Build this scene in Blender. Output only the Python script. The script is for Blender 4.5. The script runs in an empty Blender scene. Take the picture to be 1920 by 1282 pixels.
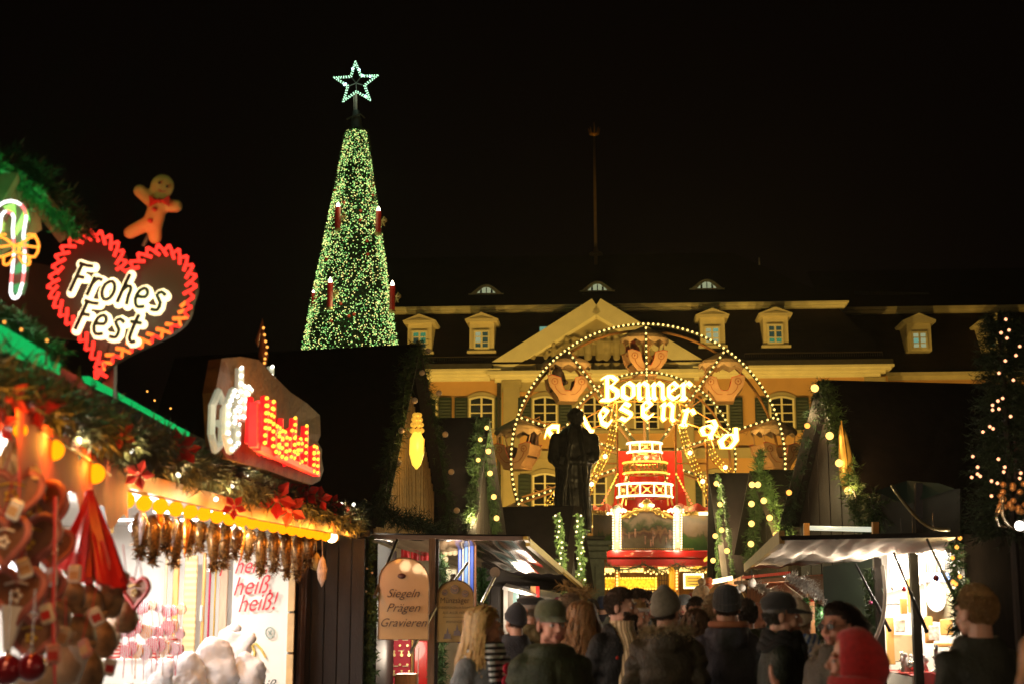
import bpy, bmesh, math, random
import numpy as np
from mathutils import Vector, Matrix, noise

random.seed(7)
RS = np.random.RandomState(11)
sc = bpy.context.scene
C = sc.collection
V = Vector

CAMZ = 1.65
FPX = 1920 * 50.0 / 36.0
TH = math.atan(489.0 / FPX)
cam_d = bpy.data.cameras.new('camera')
cam = bpy.data.objects.new('camera', cam_d)
C.objects.link(cam)
cam.location = (0, 0, CAMZ)
cam.rotation_euler = (math.pi / 2 + TH, 0, 0)
cam_d.lens = 50
cam_d.sensor_width = 36
cam_d.clip_end = 2000
cam_d.clip_start = 0.1
cam_d.dof.use_dof = True
cam_d.dof.focus_distance = 23
cam_d.dof.aperture_fstop = 2.6
sc.camera = cam

world = bpy.data.worlds.new('World')
sc.world = world
world.use_nodes = True
nt = world.node_tree
bg = nt.nodes['Background']
sky = nt.nodes.new('ShaderNodeTexSky')
sky.sky_type = 'NISHITA'
sky.sun_disc = False
sky.sun_elevation = math.radians(-9)
sky.sun_rotation = math.radians(200)
addn = nt.nodes.new('ShaderNodeMixRGB')
addn.blend_type = 'ADD'
addn.inputs[0].default_value = 1.0
addn.inputs[2].default_value = (0.010, 0.005, 0.004, 1)      # town glow on the low cloud
nt.links.new(sky.outputs[0], addn.inputs[1])
nt.links.new(addn.outputs[0], bg.inputs['Color'])
bg.inputs['Strength'].default_value = 0.12

sc.view_settings.view_transform = 'Standard'
sc.view_settings.look = 'None'
sc.view_settings.gamma = 1
sc.view_settings.use_curve_mapping = False
sc.view_settings.exposure = 0.0
sc.render.engine = 'CYCLES'
cy = sc.cycles
cy.use_denoising = True
try:
    cy.denoiser = 'OPENIMAGEDENOISE'
except Exception:
    pass
cy.use_light_tree = True
cy.max_bounces = 5
cy.diffuse_bounces = 2
cy.glossy_bounces = 3
cy.transmission_bounces = 4
cy.transparent_max_bounces = 8
cy.sample_clamp_indirect = 3
cy.sample_clamp_direct = 0
cy.caustics_reflective = False
cy.caustics_refractive = False

def W(px, py, d):
    """point at depth d (metres) seen at pixel px,py of the 1920 wide picture"""
    u = (px - 960) / FPX
    v = (641 - py) / FPX
    yy = math.cos(TH) - v * math.sin(TH)
    zz = math.sin(TH) + v * math.cos(TH)
    return V((u * d / yy, d, CAMZ + zz * d / yy))

def Wz(px, py, z):
    """point at height z seen at pixel"""
    a = W(px, py, 1.0)
    d = (z - CAMZ) / (a.z - CAMZ)
    return W(px, py, d)

MATS = {}

def mat(name, col, rough=0.6, metal=0.0, var=0.15, scale=6.0, bump=0.0, bscale=30.0, spec=0.5, emit=None, estr=0.0,
        sheen=0.0, trans=0.0, grain=None, sampling=None, col2=None, bands=None, alpha=None, coat=0.0):
    if name in MATS:
        return MATS[name]
    m = bpy.data.materials.new(name)
    m.use_nodes = True
    t = m.node_tree
    b = t.nodes['Principled BSDF']
    b.inputs['Roughness'].default_value = rough
    b.inputs['Metallic'].default_value = metal
    b.inputs['Specular IOR Level'].default_value = spec
    if sheen:
        b.inputs['Sheen Weight'].default_value = sheen
    if trans:
        b.inputs['Transmission Weight'].default_value = trans
    if coat:
        b.inputs['Coat Weight'].default_value = coat
    if alpha is not None:
        b.inputs['Alpha'].default_value = alpha
    tc = t.nodes.new('ShaderNodeTexCoord')
    mp = t.nodes.new('ShaderNodeMapping')
    t.links.new(tc.outputs['Object'], mp.inputs[0])
    if grain:
        mp.inputs['Scale'].default_value = grain
    n = t.nodes.new('ShaderNodeTexNoise')
    n.inputs['Scale'].default_value = scale
    n.inputs['Detail'].default_value = 5
    t.links.new(mp.outputs[0], n.inputs['Vector'])
    r = t.nodes.new('ShaderNodeValToRGB')
    c2 = col2 if col2 else tuple(min(1, c * (1 + var)) for c in col)
    c1 = tuple(c * (1 - var) for c in col) if not col2 else col
    r.color_ramp.elements[0].color = (*c1, 1)
    r.color_ramp.elements[1].color = (*c2, 1)
    r.color_ramp.elements[0].position = 0.32
    r.color_ramp.elements[1].position = 0.68
    t.links.new(n.outputs['Fac'], r.inputs[0])
    out = r.outputs[0]
    if bands:                                  # woven or knitted stripes: (axis, scale, colour)
        w = t.nodes.new('ShaderNodeTexWave')
        w.bands_direction = bands[0]
        w.inputs['Scale'].default_value = bands[1]
        w.inputs['Distortion'].default_value = bands[3] if len(bands) > 3 else 0.6
        t.links.new(tc.outputs['Object'], w.inputs['Vector'])
        rr = t.nodes.new('ShaderNodeValToRGB')
        rr.color_ramp.elements[0].position = 0.45
        rr.color_ramp.elements[1].position = 0.55
        t.links.new(w.outputs['Fac'], rr.inputs[0])
        mx = t.nodes.new('ShaderNodeMixRGB')
        t.links.new(rr.outputs[0], mx.inputs[0])
        t.links.new(out, mx.inputs[1])
        mx.inputs[2].default_value = (*bands[2], 1)
        out = mx.outputs[0]
    t.links.new(out, b.inputs['Base Color'])
    if bump:
        n2 = t.nodes.new('ShaderNodeTexNoise')
        n2.inputs['Scale'].default_value = bscale
        n2.inputs['Detail'].default_value = 4
        t.links.new(mp.outputs[0], n2.inputs['Vector'])
        bp = t.nodes.new('ShaderNodeBump')
        bp.inputs['Strength'].default_value = bump
        bp.inputs['Distance'].default_value = 0.02
        t.links.new(n2.outputs['Fac'], bp.inputs['Height'])
        t.links.new(bp.outputs[0], b.inputs['Normal'])
    if emit:
        b.inputs['Emission Color'].default_value = (*emit, 1)
        b.inputs['Emission Strength'].default_value = estr
    if sampling:
        m.cycles.emission_sampling = sampling
    MATS[name] = m
    return m

def emat(name, col, s, sampling='NONE'):
    return mat(name, (0, 0, 0), 1, var=0, spec=0, emit=col, estr=s, sampling=sampling)

class MB:
    def __init__(self):
        self.v = []
        self.f = []
        self.mi = []
        self.cur = 0

    def add(self, vs, fs):
        k = len(self.v)
        self.v.extend([tuple(p) for p in vs])
        self.f.extend([tuple(i + k for i in f) for f in fs])
        self.mi.extend([self.cur] * len(fs))
        return self

    def box(self, c, s, rot=None, bev=0.0):
        x, y, z = s[0] / 2, s[1] / 2, s[2] / 2
        if bev > 0:
            vs = []
            b = min(bev, x * .9, y * .9, z * .9)
            bm = bmesh.new()
            bmesh.ops.create_cube(bm, size=1)
            bmesh.ops.scale(bm, vec=(2 * x, 2 * y, 2 * z), verts=bm.verts)
            bmesh.ops.bevel(bm, geom=bm.edges[:], offset=b, segments=1, affect='EDGES')
            vs = [v.co.copy() for v in bm.verts]
            for i, v in enumerate(bm.verts):
                v.index = i
            fs = [[v.index for v in f.verts] for f in bm.faces]
            bm.free()
        else:
            vs = [V((a * x, b * y, c2 * z)) for a in (-1, 1) for b in (-1, 1) for c2 in (-1, 1)]
            fs = [(0, 1, 3, 2), (4, 6, 7, 5), (0, 4, 5, 1), (2, 3, 7, 6), (0, 2, 6, 4), (1, 5, 7, 3)]
        if rot is not None:
            vs = [rot @ v for v in vs]
        c = V(c)
        return self.add([v + c for v in vs], fs)

    def beam(self, p, q, w, h=None, bev=0.0):
        p, q = V(p), V(q)
        h = h or w
        d = q - p
        L = d.length
        if L < 1e-6:
            return self
        zz = d / L
        ref = V((0, 1, 0)) if abs(zz.y) < 0.9 else V((0, 0, 1))
        xx = ref.cross(zz).normalized()
        yy = zz.cross(xx)
        R = Matrix((xx, yy, zz)).transposed()
        return self.box((p + q) / 2, (w, h, L), R, bev)

    def tube(self, pts, r, n=6, closed=False, caps=True):
        pts = [V(p) for p in pts]
        m = len(pts)
        rr = r if hasattr(r, '__len__') else [r] * m
        vs = []
        up = None
        for i, p in enumerate(pts):
            if closed:
                t = pts[(i + 1) % m] - pts[i - 1]
            else:
                t = pts[min(i + 1, m - 1)] - pts[max(i - 1, 0)]
            if t.length < 1e-9:
                t = V((0, 0, 1))
            t.normalize()
            if up is None:
                up = V((0, 0, 1)) if abs(t.z) < 0.9 else V((0, 1, 0))
                up = (up - t * up.dot(t)).normalized()
            else:
                up = up - t * up.dot(t)
                up = up.normalized() if up.length > 1e-6 else t.orthogonal().normalized()
            b = t.cross(up)
            for k in range(n):
                a = 2 * math.pi * k / n
                vs.append(p + (up * math.cos(a) + b * math.sin(a)) * rr[i])
        fs = []
        seg = m if closed else m - 1
        for i in range(seg):
            j = (i + 1) % m
            for k in range(n):
                k2 = (k + 1) % n
                fs.append((i * n + k, i * n + k2, j * n + k2, j * n + k))
        if not closed and caps:
            fs.append(tuple(range(n - 1, -1, -1)))
            fs.append(tuple(range((m - 1) * n, m * n)))
        return self.add(vs, fs)

    def cyl(self, p, q, r0, r1=None, n=12):
        return self.tube([p, q], [r0, r0 if r1 is None else r1], n)

    def sphere(self, c, r, s=(1, 1, 1), nu=12, nv=8, rot=None):
        c = V(c)
        vs = [V((0, 0, 1))]
        for i in range(1, nv):
            a = math.pi * i / nv
            for k in range(nu):
                b = 2 * math.pi * k / nu
                vs.append(V((math.sin(a) * math.cos(b), math.sin(a) * math.sin(b), math.cos(a))))
        vs.append(V((0, 0, -1)))
        out = []
        for v in vs:
            w = V((v.x * r * s[0], v.y * r * s[1], v.z * r * s[2]))
            if rot is not None:
                w = rot @ w
            out.append(w + c)
        fs = []
        for k in range(nu):
            fs.append((0, 1 + k, 1 + (k + 1) % nu))
        for i in range(nv - 2):
            for k in range(nu):
                a = 1 + i * nu + k
                b = 1 + i * nu + (k + 1) % nu
                fs.append((a, a + nu, b + nu, b))
        L = len(vs) - 1
        o = 1 + (nv - 2) * nu
        for k in range(nu):
            fs.append((L, o + (k + 1) % nu, o + k))
        return self.add(out, fs)

    def capsule(self, p, q, r0, r1, n=14):
        p, q = V(p), V(q)
        self.tube([p, q], [r0, r1], n)
        self.sphere(p, r0, nu=n, nv=8)
        self.sphere(q, r1, nu=n, nv=8)
        return self

    def prism(self, pts, o, ax, ay, th):
        """outline pts (2D) on plane o + x*ax + y*ay, extruded by th along ax x ay"""
        o, ax, ay = V(o), V(ax), V(ay)
        nn = ax.cross(ay).normalized() * th
        n = len(pts)
        a = [o + ax * p[0] + ay * p[1] for p in pts]
        b = [p + nn for p in a]
        fs = [tuple(range(n - 1, -1, -1)), tuple(range(n, 2 * n))]
        for i in range(n):
            j = (i + 1) % n
            fs.append((i, j, n + j, n + i))
        return self.add(a + b, fs)

    def quad(self, a, b, c, d):
        return self.add([a, b, c, d], [(0, 1, 2, 3)])

    def loft(self, rings, cap=True):
        n = len(rings[0])
        vs = [p for r in rings for p in r]
        fs = []
        for i in range(len(rings) - 1):
            for k in range(n):
                k2 = (k + 1) % n
                fs.append((i * n + k, i * n + k2, (i + 1) * n + k2, (i + 1) * n + k))
        if cap:
            fs.append(tuple(range(n - 1, -1, -1)))
            fs.append(tuple(range((len(rings) - 1) * n, len(rings) * n)))
        return self.add(vs, fs)

    def tess(self, quadpts, nu, nv, fn=None):
        """bilinear patch a b c d with nu x nv cells, fn(u,v)->offset"""
        a, b, c, d = [V(p) for p in quadpts]
        vs = []
        for j in range(nv + 1):
            v = j / nv
            for i in range(nu + 1):
                u = i / nu
                p = a * (1 - u) * (1 - v) + b * u * (1 - v) + c * u * v + d * (1 - u) * v
                if fn:
                    p = p + fn(u, v)
                vs.append(p)
        fs = [(j * (nu + 1) + i, j * (nu + 1) + i + 1, (j + 1) * (nu + 1) + i + 1, (j + 1) * (nu + 1) + i)
              for j in range(nv) for i in range(nu)]
        return self.add(vs, fs)

    def mesh(self, name='mesh'):
        me = bpy.data.meshes.new(name)
        me.from_pydata(self.v, [], self.f)
        me.update()
        return me

ROOT = {}       # world matrix of things

def setp(o, label=None, cat=None, group=None, kind=None):
    if label:
        o['label'] = label
    if cat:
        o['category'] = cat
    if group:
        o['group'] = group
    if kind:
        o['kind'] = kind
    return o

def thing(name, label, cat, loc=(0, 0, 0), rotz=0.0, group=None):
    o = bpy.data.objects.new(name, None)
    o.empty_display_size = 0.2
    C.objects.link(o)
    o.location = loc
    o.rotation_euler = (0, 0, rotz)
    setp(o, label, cat, group)
    ROOT[o.name] = Matrix.Translation(V(loc)) @ Matrix.Rotation(rotz, 4, 'Z')
    return o

def obj(name, g, m=None, parent=None, world=False, smooth=False, label=None, cat=None, group=None, kind=None, loc=None,
        autos=None):
    me = g if isinstance(g, bpy.types.Mesh) else g.mesh(name)
    o = bpy.data.objects.new(name, me)
    C.objects.link(o)
    if m is not None and len(me.materials) == 0:
        for q in (m if isinstance(m, (list, tuple)) else [m]):
            me.materials.append(q)
        if isinstance(g, MB) and isinstance(m, (list, tuple)) and len(m) > 1:
            me.polygons.foreach_set('material_index', g.mi)
    elif m is not None and me.materials[0] is not m and not isinstance(m, (list, tuple)):
        o.material_slots[0].link = 'OBJECT'
        o.material_slots[0].material = m
    if parent is not None:
        o.parent = parent
        if world:
            r = parent
            while r.parent is not None:
                r = r.parent
            if r.name in ROOT:
                me.transform(ROOT[r.name].inverted())
    if loc is not None:
        o.location = loc
    if smooth:
        me.shade_smooth()
    setp(o, label, cat, group, kind)
    return o

def solo(name, g, m, label, cat, group=None, smooth=False, loc=None):
    """a thing that is one mesh"""
    return obj(name, g, m, None, smooth=smooth, label=label, cat=cat, group=group, loc=loc)

def kids(o):
    return [c for c in bpy.data.objects if c.parent is o]

def dup(root, loc, rotz=None, label=None, tree=None):
    r = root.copy()
    C.objects.link(r)
    r.location = loc
    if rotz is not None:
        r.rotation_euler = (0, 0, rotz)
    if label:
        r['label'] = label
    for ch in root.children:
        c = ch.copy()
        C.objects.link(c)
        c.parent = r
        for g in ch.children:
            d = g.copy()
            C.objects.link(d)
            d.parent = c
    return r

def lamp(name, loc, power, col, size=0.1, parent=None, kind='POINT', rot=None, spot=None, sx=None, sy=None):
    l = bpy.data.lights.new(name, kind)
    l.energy = power
    l.color = col
    if kind in ('POINT', 'SPOT'):
        l.shadow_soft_size = size
    if kind == 'SPOT':
        l.spot_size = spot or 1.5
        l.spot_blend = 0.8
    if kind == 'AREA':
        l.shape = 'RECTANGLE'
        l.size = sx
        l.size_y = sy
    o = bpy.data.objects.new(name, l)
    C.objects.link(o)
    o.location = loc
    if rot is not None:
        o.rotation_euler = rot
    return o

def remeshed(mb, vox, smooth=2, disp=None, name='mesh', dec=None):
    me = mb.mesh('tmp')
    o = bpy.data.objects.new('tmp', me)
    C.objects.link(o)
    md = o.modifiers.new('r', 'REMESH')
    md.mode = 'VOXEL'
    md.voxel_size = vox
    if smooth:
        s = o.modifiers.new('s', 'SMOOTH')
        s.factor = 0.6
        s.iterations = smooth
    if dec:
        q = o.modifiers.new('d', 'DECIMATE')
        q.ratio = dec
    dg = bpy.context.evaluated_depsgraph_get()
    m2 = bpy.data.meshes.new_from_object(o.evaluated_get(dg))
    bpy.data.objects.remove(o)
    bpy.data.meshes.remove(me)
    m2.name = name
    if disp:
        n = len(m2.vertices)
        co = np.empty(n * 3, 'f')
        no = np.empty(n * 3, 'f')
        m2.vertices.foreach_get('co', co)
        m2.vertices.foreach_get('normal', no)
        co = co.reshape(-1, 3)
        no = no.reshape(-1, 3)
        dd = np.array([disp(V(c.tolist())) for c in co], 'f')
        co = co + no * dd[:, None]
        m2.vertices.foreach_set('co', co.reshape(-1))
        m2.update()
    m2.shade_smooth()
    return m2

def npmesh(name, P, F3):
    """triangle mesh from numpy arrays"""
    me = bpy.data.meshes.new(name)
    n, m = len(P), len(F3)
    me.vertices.add(n)
    me.vertices.foreach_set('co', np.ascontiguousarray(P, 'f').reshape(-1))
    me.loops.add(m * 3)
    me.loops.foreach_set('vertex_index', np.ascontiguousarray(F3, 'i').reshape(-1))
    me.polygons.add(m)
    me.polygons.foreach_set('loop_start', np.arange(0, m * 3, 3, dtype='i'))
    me.update(calc_edges=True)
    return me

def unit(a):
    return a / np.maximum(np.linalg.norm(a, axis=1, keepdims=True), 1e-9)

def needle_tris(P, D, L, k, nl, w):
    """twigs at P pointing D, length L, k needles each of length nl, width w -> (verts, tris)"""
    N = len(P)
    D = unit(D)
    A = unit(np.cross(D, RS.normal(size=(N, 3))))
    B = np.cross(D, A)
    t = np.tile(np.linspace(0.1, 1.0, k), (N, 1)) * L[:, None]
    ang = RS.uniform(0, 2 * math.pi, (N, k))
    base = P[:, None, :] + D[:, None, :] * t[:, :, None]
    side = A[:, None, :] * np.cos(ang)[:, :, None] + B[:, None, :] * np.sin(ang)[:, :, None]
    dirn = side * 0.75 + D[:, None, :] * 0.7
    tip = base + dirn * nl * RS.uniform(.7, 1.2, (N, k))[:, :, None]
    wd = np.cross(dirn, side + 0.3) * 0
    wd = np.cross(dirn.reshape(-1, 3), RS.normal(size=(N * k, 3)))
    wd = unit(wd).reshape(N, k, 3) * w * 0.5
    a = base - wd
    b = base + wd
    vs = np.stack([a, b, tip], 2).reshape(-1, 3)
    fs = np.arange(N * k * 3).reshape(-1, 3)
    s0 = P - A * w * 0.4
    s1 = P + A * w * 0.4
    s2 = P + D * L[:, None]
    vs2 = np.stack([s0, s1, s2], 1).reshape(-1, 3)
    fs2 = np.arange(N * 3).reshape(-1, 3) + len(vs)
    return np.concatenate([vs, vs2]), np.concatenate([fs, fs2])

def polyline(pts, step):
    pts = [V(p) for p in pts]
    out = []
    for i in range(len(pts) - 1):
        L = (pts[i + 1] - pts[i]).length
        n = max(1, int(L / step))
        for k in range(n):
            out.append(pts[i].lerp(pts[i + 1], k / n))
    out.append(pts[-1])
    return out

def smoothline(pts, step):
    """Catmull-Rom through pts, resampled"""
    pts = [V(p) for p in pts]
    if len(pts) == 2:
        return polyline(pts, step)
    P = [2 * pts[0] - pts[1]] + pts + [2 * pts[-1] - pts[-2]]
    out = []
    for i in range(1, len(P) - 2):
        L = (P[i + 1] - P[i]).length
        n = max(2, int(L / step))
        for k in range(n):
            t = k / n
            a, b, c, d = P[i - 1], P[i], P[i + 1], P[i + 2]
            out.append(0.5 * ((2 * b) + (c - a) * t + (2 * a - 5 * b + 4 * c - d) * t * t + (3 * b - a - 3 * c + d) * t ** 3))
    out.append(pts[-1])
    return out

def garland_mesh(name, pts, r, dens=140, k=9, nl=0.05, w=0.007, droop=0.25):
    pl = np.array([tuple(p) for p in smoothline(pts, 0.05)])
    seg = np.linalg.norm(np.diff(pl, axis=0), axis=1)
    L = seg.sum()
    N = int(L * dens)
    cs = np.concatenate([[0], np.cumsum(seg)])
    s = RS.uniform(0, L, N)
    P = np.stack([np.interp(s, cs, pl[:, i]) for i in range(3)], 1)
    clump = 1 + 0.35 * np.sin(s * 9 + RS.uniform(0, 6)) * np.sin(s * 3.7)
    D = RS.normal(size=(N, 3))
    T = np.stack([np.interp(np.minimum(s + .05, L), cs, pl[:, i]) for i in range(3)], 1) - P
    D = unit(D) + unit(T + 1e-6) * 0.5
    D[:, 2] -= droop
    D = unit(D)
    Ls = r * clump * RS.uniform(0.5, 1.15, N)
    vs, fs = needle_tris(P, D, Ls, k, nl, w)
    return npmesh(name, vs, fs)

M_garl = mat('fir_needles', (0.030, 0.070, 0.022), 0.55, var=0.5, scale=9, spec=0.35, col2=(0.075, 0.13, 0.035))
M_garl_dark = mat('dark_fir_needles', (0.020, 0.042, 0.018), 0.6, var=0.4, scale=9, spec=0.3)
M_wire = mat('black_cable', (0.02, 0.02, 0.02), 0.5)

_BULB = {}

def bulb_mesh(r, kind='ico', sub=1):
    key = (round(r, 4), kind, sub)
    if key in _BULB:
        return _BULB[key].copy()
    bm = bmesh.new()
    bmesh.ops.create_icosphere(bm, subdivisions=sub, radius=r)
    me = bpy.data.meshes.new('bulb')
    bm.to_mesh(me)
    bm.free()
    me.shade_smooth()
    _BULB[key] = me
    return me.copy()

def bulbs(parent, pts, r, m, name='bulb', sub=1, world=True, limit=300):
    """one part per bulb (shared mesh); past the limit the rest joined as stuff"""
    me = bulb_mesh(r, sub=sub)
    me.materials.append(m)
    root = parent
    while root.parent is not None:
        root = root.parent
    inv = ROOT[root.name].inverted() if (world and root.name in ROOT) else Matrix()
    pts = [inv @ V(p) for p in pts]
    for p in pts[:limit]:
        o = bpy.data.objects.new(name, me)
        C.objects.link(o)
        o.parent = parent
        o.location = p
    rest = pts[limit:]
    if rest:
        bm = bmesh.new()
        bmesh.ops.create_icosphere(bm, subdivisions=1, radius=r)
        bv = np.array([v.co[:] for v in bm.verts])
        bf = np.array([[v.index for v in f.verts] for f in bm.faces])
        bm.free()
        R = np.array([tuple(p) for p in rest])
        P = (R[:, None, :] + bv[None]).reshape(-1, 3)
        F = (bf[None] + (np.arange(len(R)) * len(bv))[:, None, None]).reshape(-1, 3)
        o = obj(name + '_cluster', npmesh(name, P, F), m, parent)
        o['kind'] = 'stuff'
    return me

def fir_garland(label, pts, r, bulb_pts=(), bm=None, br=0.04, dens=140, nl=0.05, m=None, light=0.0, lcol=(1, .75, .35),
                k=9, name='fir_garland', every=1, w=0.007, group=None, droop=.25):
    t = thing(name, label, 'garland', pts[0], 0, group)
    nd = obj('needles', garland_mesh('needles', pts, r, dens, k, nl, w, droop), m or M_garl, t, world=True)
    nd['kind'] = 'stuff'
    wmb = MB().tube(smoothline(pts, 0.2), 0.012, 5)
    obj('wire', wmb, M_wire, t, world=True)
    if br > .045:
        br *= .78
    if len(bulb_pts):
        bulbs(t, bulb_pts, br, bm, sub=2 if br > .03 else 1)
        if light:
            for i, p in enumerate(bulb_pts[::every]):
                lamp('garland_lamp', V(p) + V((0, -br * 2.2, 0)), light * 5, lcol, br)
    return t

def text_mesh(s, size, shear=0.0, ext=0.002, align='CENTER', offset=0.0, spacing=1.0):
    cu = bpy.data.curves.new('t', 'FONT')
    cu.body = s
    cu.size = size
    cu.shear = shear
    cu.extrude = ext
    cu.offset = offset
    cu.align_x = align
    cu.align_y = 'CENTER'
    cu.space_character = spacing
    cu.resolution_u = 3
    o = bpy.data.objects.new('t', cu)
    C.objects.link(o)
    dg = bpy.context.evaluated_depsgraph_get()
    me = bpy.data.meshes.new_from_object(o.evaluated_get(dg))
    bpy.data.objects.remove(o)
    me.name = 'lettering'
    me.materials.clear()
    return me

def basis(o, x, y):
    """4x4 with origin o, local x, y axes (z = x cross y)"""
    x = V(x).normalized()
    y = V(y)
    y = (y - x * y.dot(x)).normalized()
    z = x.cross(y)
    M = Matrix((x, y, z)).transposed().to_4x4()
    M.translation = V(o)
    return M

def nib_strokes(mb, strokes, M, h, nib=0.2, ang=40, th=0.05):
    """broad-nib lettering: every stroke segment swept by a slanted nib"""
    a = math.radians(ang)
    n = V((math.cos(a), math.sin(a), 0)) * nib / 2
    k = 0
    for st in strokes:
        for i in range(len(st) - 1):
            p = V((st[i][0], st[i][1], 0))
            q = V((st[i + 1][0], st[i + 1][1], 0))
            zo = V((0, 0, 0.0006 * (k % 7) / h))
            k += 1
            m2 = V((-n.y, n.x, 0)) * 0.28
            poly = [p - n - m2, p + n - m2, p + n + m2, p - n + m2, q - n - m2, q + n - m2, q + n + m2, q - n + m2]
            pts = sorted(set((round(v.x, 5), round(v.y, 5)) for v in poly))

            def half(ps):
                o = []
                for c in ps:
                    while len(o) > 1 and (o[-1][0] - o[-2][0]) * (c[1] - o[-2][1]) - (o[-1][1] - o[-2][1]) * (c[0] - o[-2][0]) <= 0:
                        o.pop()
                    o.append(c)
                return o
            hull = half(pts)[:-1] + half(pts[::-1])[:-1]
            tt = th / h
            A = [M @ (V((x, y, 0)) * h) for x, y in hull]
            B = [M @ ((V((x, y, tt)) + zo) * h) for x, y in hull]
            m = len(hull)
            mb.add(A + B, [tuple(range(m - 1, -1, -1)), tuple(range(m, 2 * m))] + [(i2, (i2 + 1) % m, m + (i2 + 1) % m, m + i2) for i2 in range(m)])
    return mb

BL = {   # broad-nib letters, x height 1
    'o': [[(.15, .2), (.15, .8), (.5, 1.), (.8, .8), (.8, .2), (.45, 0), (.15, .2)]],
    'n': [[(.05, .85), (.17, .95), (.17, .1), (.3, .0)], [(.17, .72), (.5, 1.), (.78, .82), (.78, .1), (.92, 0)]],
    'e': [[(.85, .2), (.5, 0), (.17, .2), (.17, .78), (.5, 1.), (.8, .76), (.25, .45)]],
    'r': [[(.05, .85), (.2, .95), (.2, .1), (.36, 0), (.05, .02)], [(.2, .72), (.5, 1.), (.72, .82)]],
    's': [[(.78, .82), (.48, 1.), (.17, .74), (.8, .36), (.8, .2), (.42, 0), (.1, .17)]],
    'i': [[(.25, .9), (.38, .95), (.38, .1), (.52, 0)], [(.38, 1.3), (.42, 1.32)]],
    'a': [[(.25, .82), (.5, 1.), (.8, .8), (.8, .1), (.92, 0)], [(.8, .55), (.4, .62), (.15, .38), (.15, .18), (.42, 0), (.8, .22)]],
    'd': [[(.2, .72), (.15, .2), (.5, 0), (.85, .25), (.85, .82), (.35, 1.3)], [(.2, .72), (.5, .95), (.85, .78)]],
    'B': [[(.02, 1.3), (.25, 1.42), (.6, 1.42), (.88, 1.2), (.5, .82), (.9, .55), (.9, .2), (.5, 0), (-.05, .02)], [(.3, 1.38), (.3, .08)], [(.3, .8), (.5, .82)]],
    'R': [[(.02, 1.25), (.25, 1.42), (.6, 1.42), (.85, 1.2), (.5, .82), (.8, .2), (1., 0)], [(.3, 1.38), (.3, .1), (.1, 0)]],
}
HW = {   # brush handwriting
    'F': [[(.12, 0), (.22, .7), (.32, 1.4)], [(.18, 1.42), (.55, 1.38), (.85, 1.42)], [(.18, .78), (.6, .8)]],
    'r': [[(.12, 0), (.25, .95)], [(.2, .6), (.4, .9), (.62, .86)]],
    'o': [[(.35, .92), (.12, .7), (.08, .3), (.25, .02), (.5, .12), (.62, .5), (.52, .85), (.35, .92)]],
    'h': [[(.1, 0), (.2, .75), (.32, 1.45)], [(.18, .6), (.38, .88), (.55, .8), (.52, .4), (.55, 0)]],
    'e': [[(.12, .5), (.5, .55), (.55, .8), (.38, .95), (.15, .75), (.08, .35), (.25, .02), (.58, .12)]],
    's': [[(.6, .82), (.38, .95), (.2, .75), (.45, .45), (.4, .08), (.1, .06)]],
    't': [[(.38, 1.35), (.28, .7), (.25, .2), (.38, .02), (.55, .12)], [(.08, .95), (.62, .97)]],
    'G': [[(.8, 1.2), (.45, 1.4), (.1, 1.), (.1, .35), (.4, 0), (.8, .2), (.8, .65), (.5, .65)]],
    'b': [[(.12, 1.4), (.12, 0), (.5, 0), (.68, .3), (.6, .75), (.4, .9), (.12, .7)]],
    'a': [[(.6, .9), (.6, 0)], [(.6, .75), (.3, .92), (.08, .6), (.1, .2), (.3, 0), (.6, .2)]],
    'n': [[(.12, 0), (.12, .92)], [(.12, .65), (.4, .92), (.6, .75), (.6, 0)]],
    'M': [[(.05, 0), (.1, 1.4), (.42, .5), (.75, 1.4), (.82, 0)]],
    'd': [[(.62, 1.4), (.62, 0)], [(.62, .75), (.3, .92), (.08, .6), (.1, .2), (.3, 0), (.62, .2)]],
    'l': [[(.2, 1.4), (.2, 0)]],
    'z': [[(.1, .9), (.6, .9), (.1, 0), (.6, 0)]],
}
# ================================================================== THE SETTING
M_pave = mat('paving', (0.10, 0.09, 0.085), 0.55, var=0.35, scale=3, bump=0.5, bscale=9)
g = MB()
g.quad((-400, -60, 0), (400, -60, 0), (400, 900, 0), (-400, 900, 0))
obj('ground', g, M_pave, kind='structure')

ANG = math.radians(4)
PO = W(1118, 1130, 65)
PO.z = 0
EX = V((math.cos(ANG), -math.sin(ANG), 0))
EY = V((math.sin(ANG), math.cos(ANG), 0))

def fl(px, py, off=0.0, o=None):
    o = o or PO
    r = W(px, py, 1.0) - V((0, 0, CAMZ))
    d = (o + EY * off).dot(EY) / r.dot(EY)
    p = r * d + V((0, 0, CAMZ)) - o
    return p.dot(EX), p.z

M_plaster = mat('ochre_plaster', (0.62, 0.36, 0.15), 0.85, var=0.12, scale=0.8, bump=0.15, bscale=12)
M_stone = mat('grey_sandstone', (0.42, 0.36, 0.22), 0.8, var=0.12, scale=1.5, bump=0.2, bscale=10)
M_white = mat('cream_paint', (0.85, 0.80, 0.58), 0.5, var=0.06, scale=2)
M_dormer = mat('dormer_paint', (0.74, 0.66, 0.44), 0.6, var=0.08, scale=2)
M_slate = mat('slate_roof', (0.022, 0.012, 0.010), 0.75, var=0.3, scale=1.4, bump=0.5, bscale=8, grain=(1, 1, 3), spec=0.2)
M_slate2 = mat('upper_slate', (0.016, 0.009, 0.007), 0.85, var=0.3, scale=1.4, bump=0.4, bscale=8, spec=0.15)
M_glass = mat('dark_window_glass', (0.012, 0.013, 0.016), 0.12, var=0.1, spec=0.6)
M_shut = mat('dark_green_shutter', (0.012, 0.030, 0.024), 0.6, var=0.2, scale=5)
M_lead = mat('lead_grey', (0.06, 0.055, 0.05), 0.55, 0.3)
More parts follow.
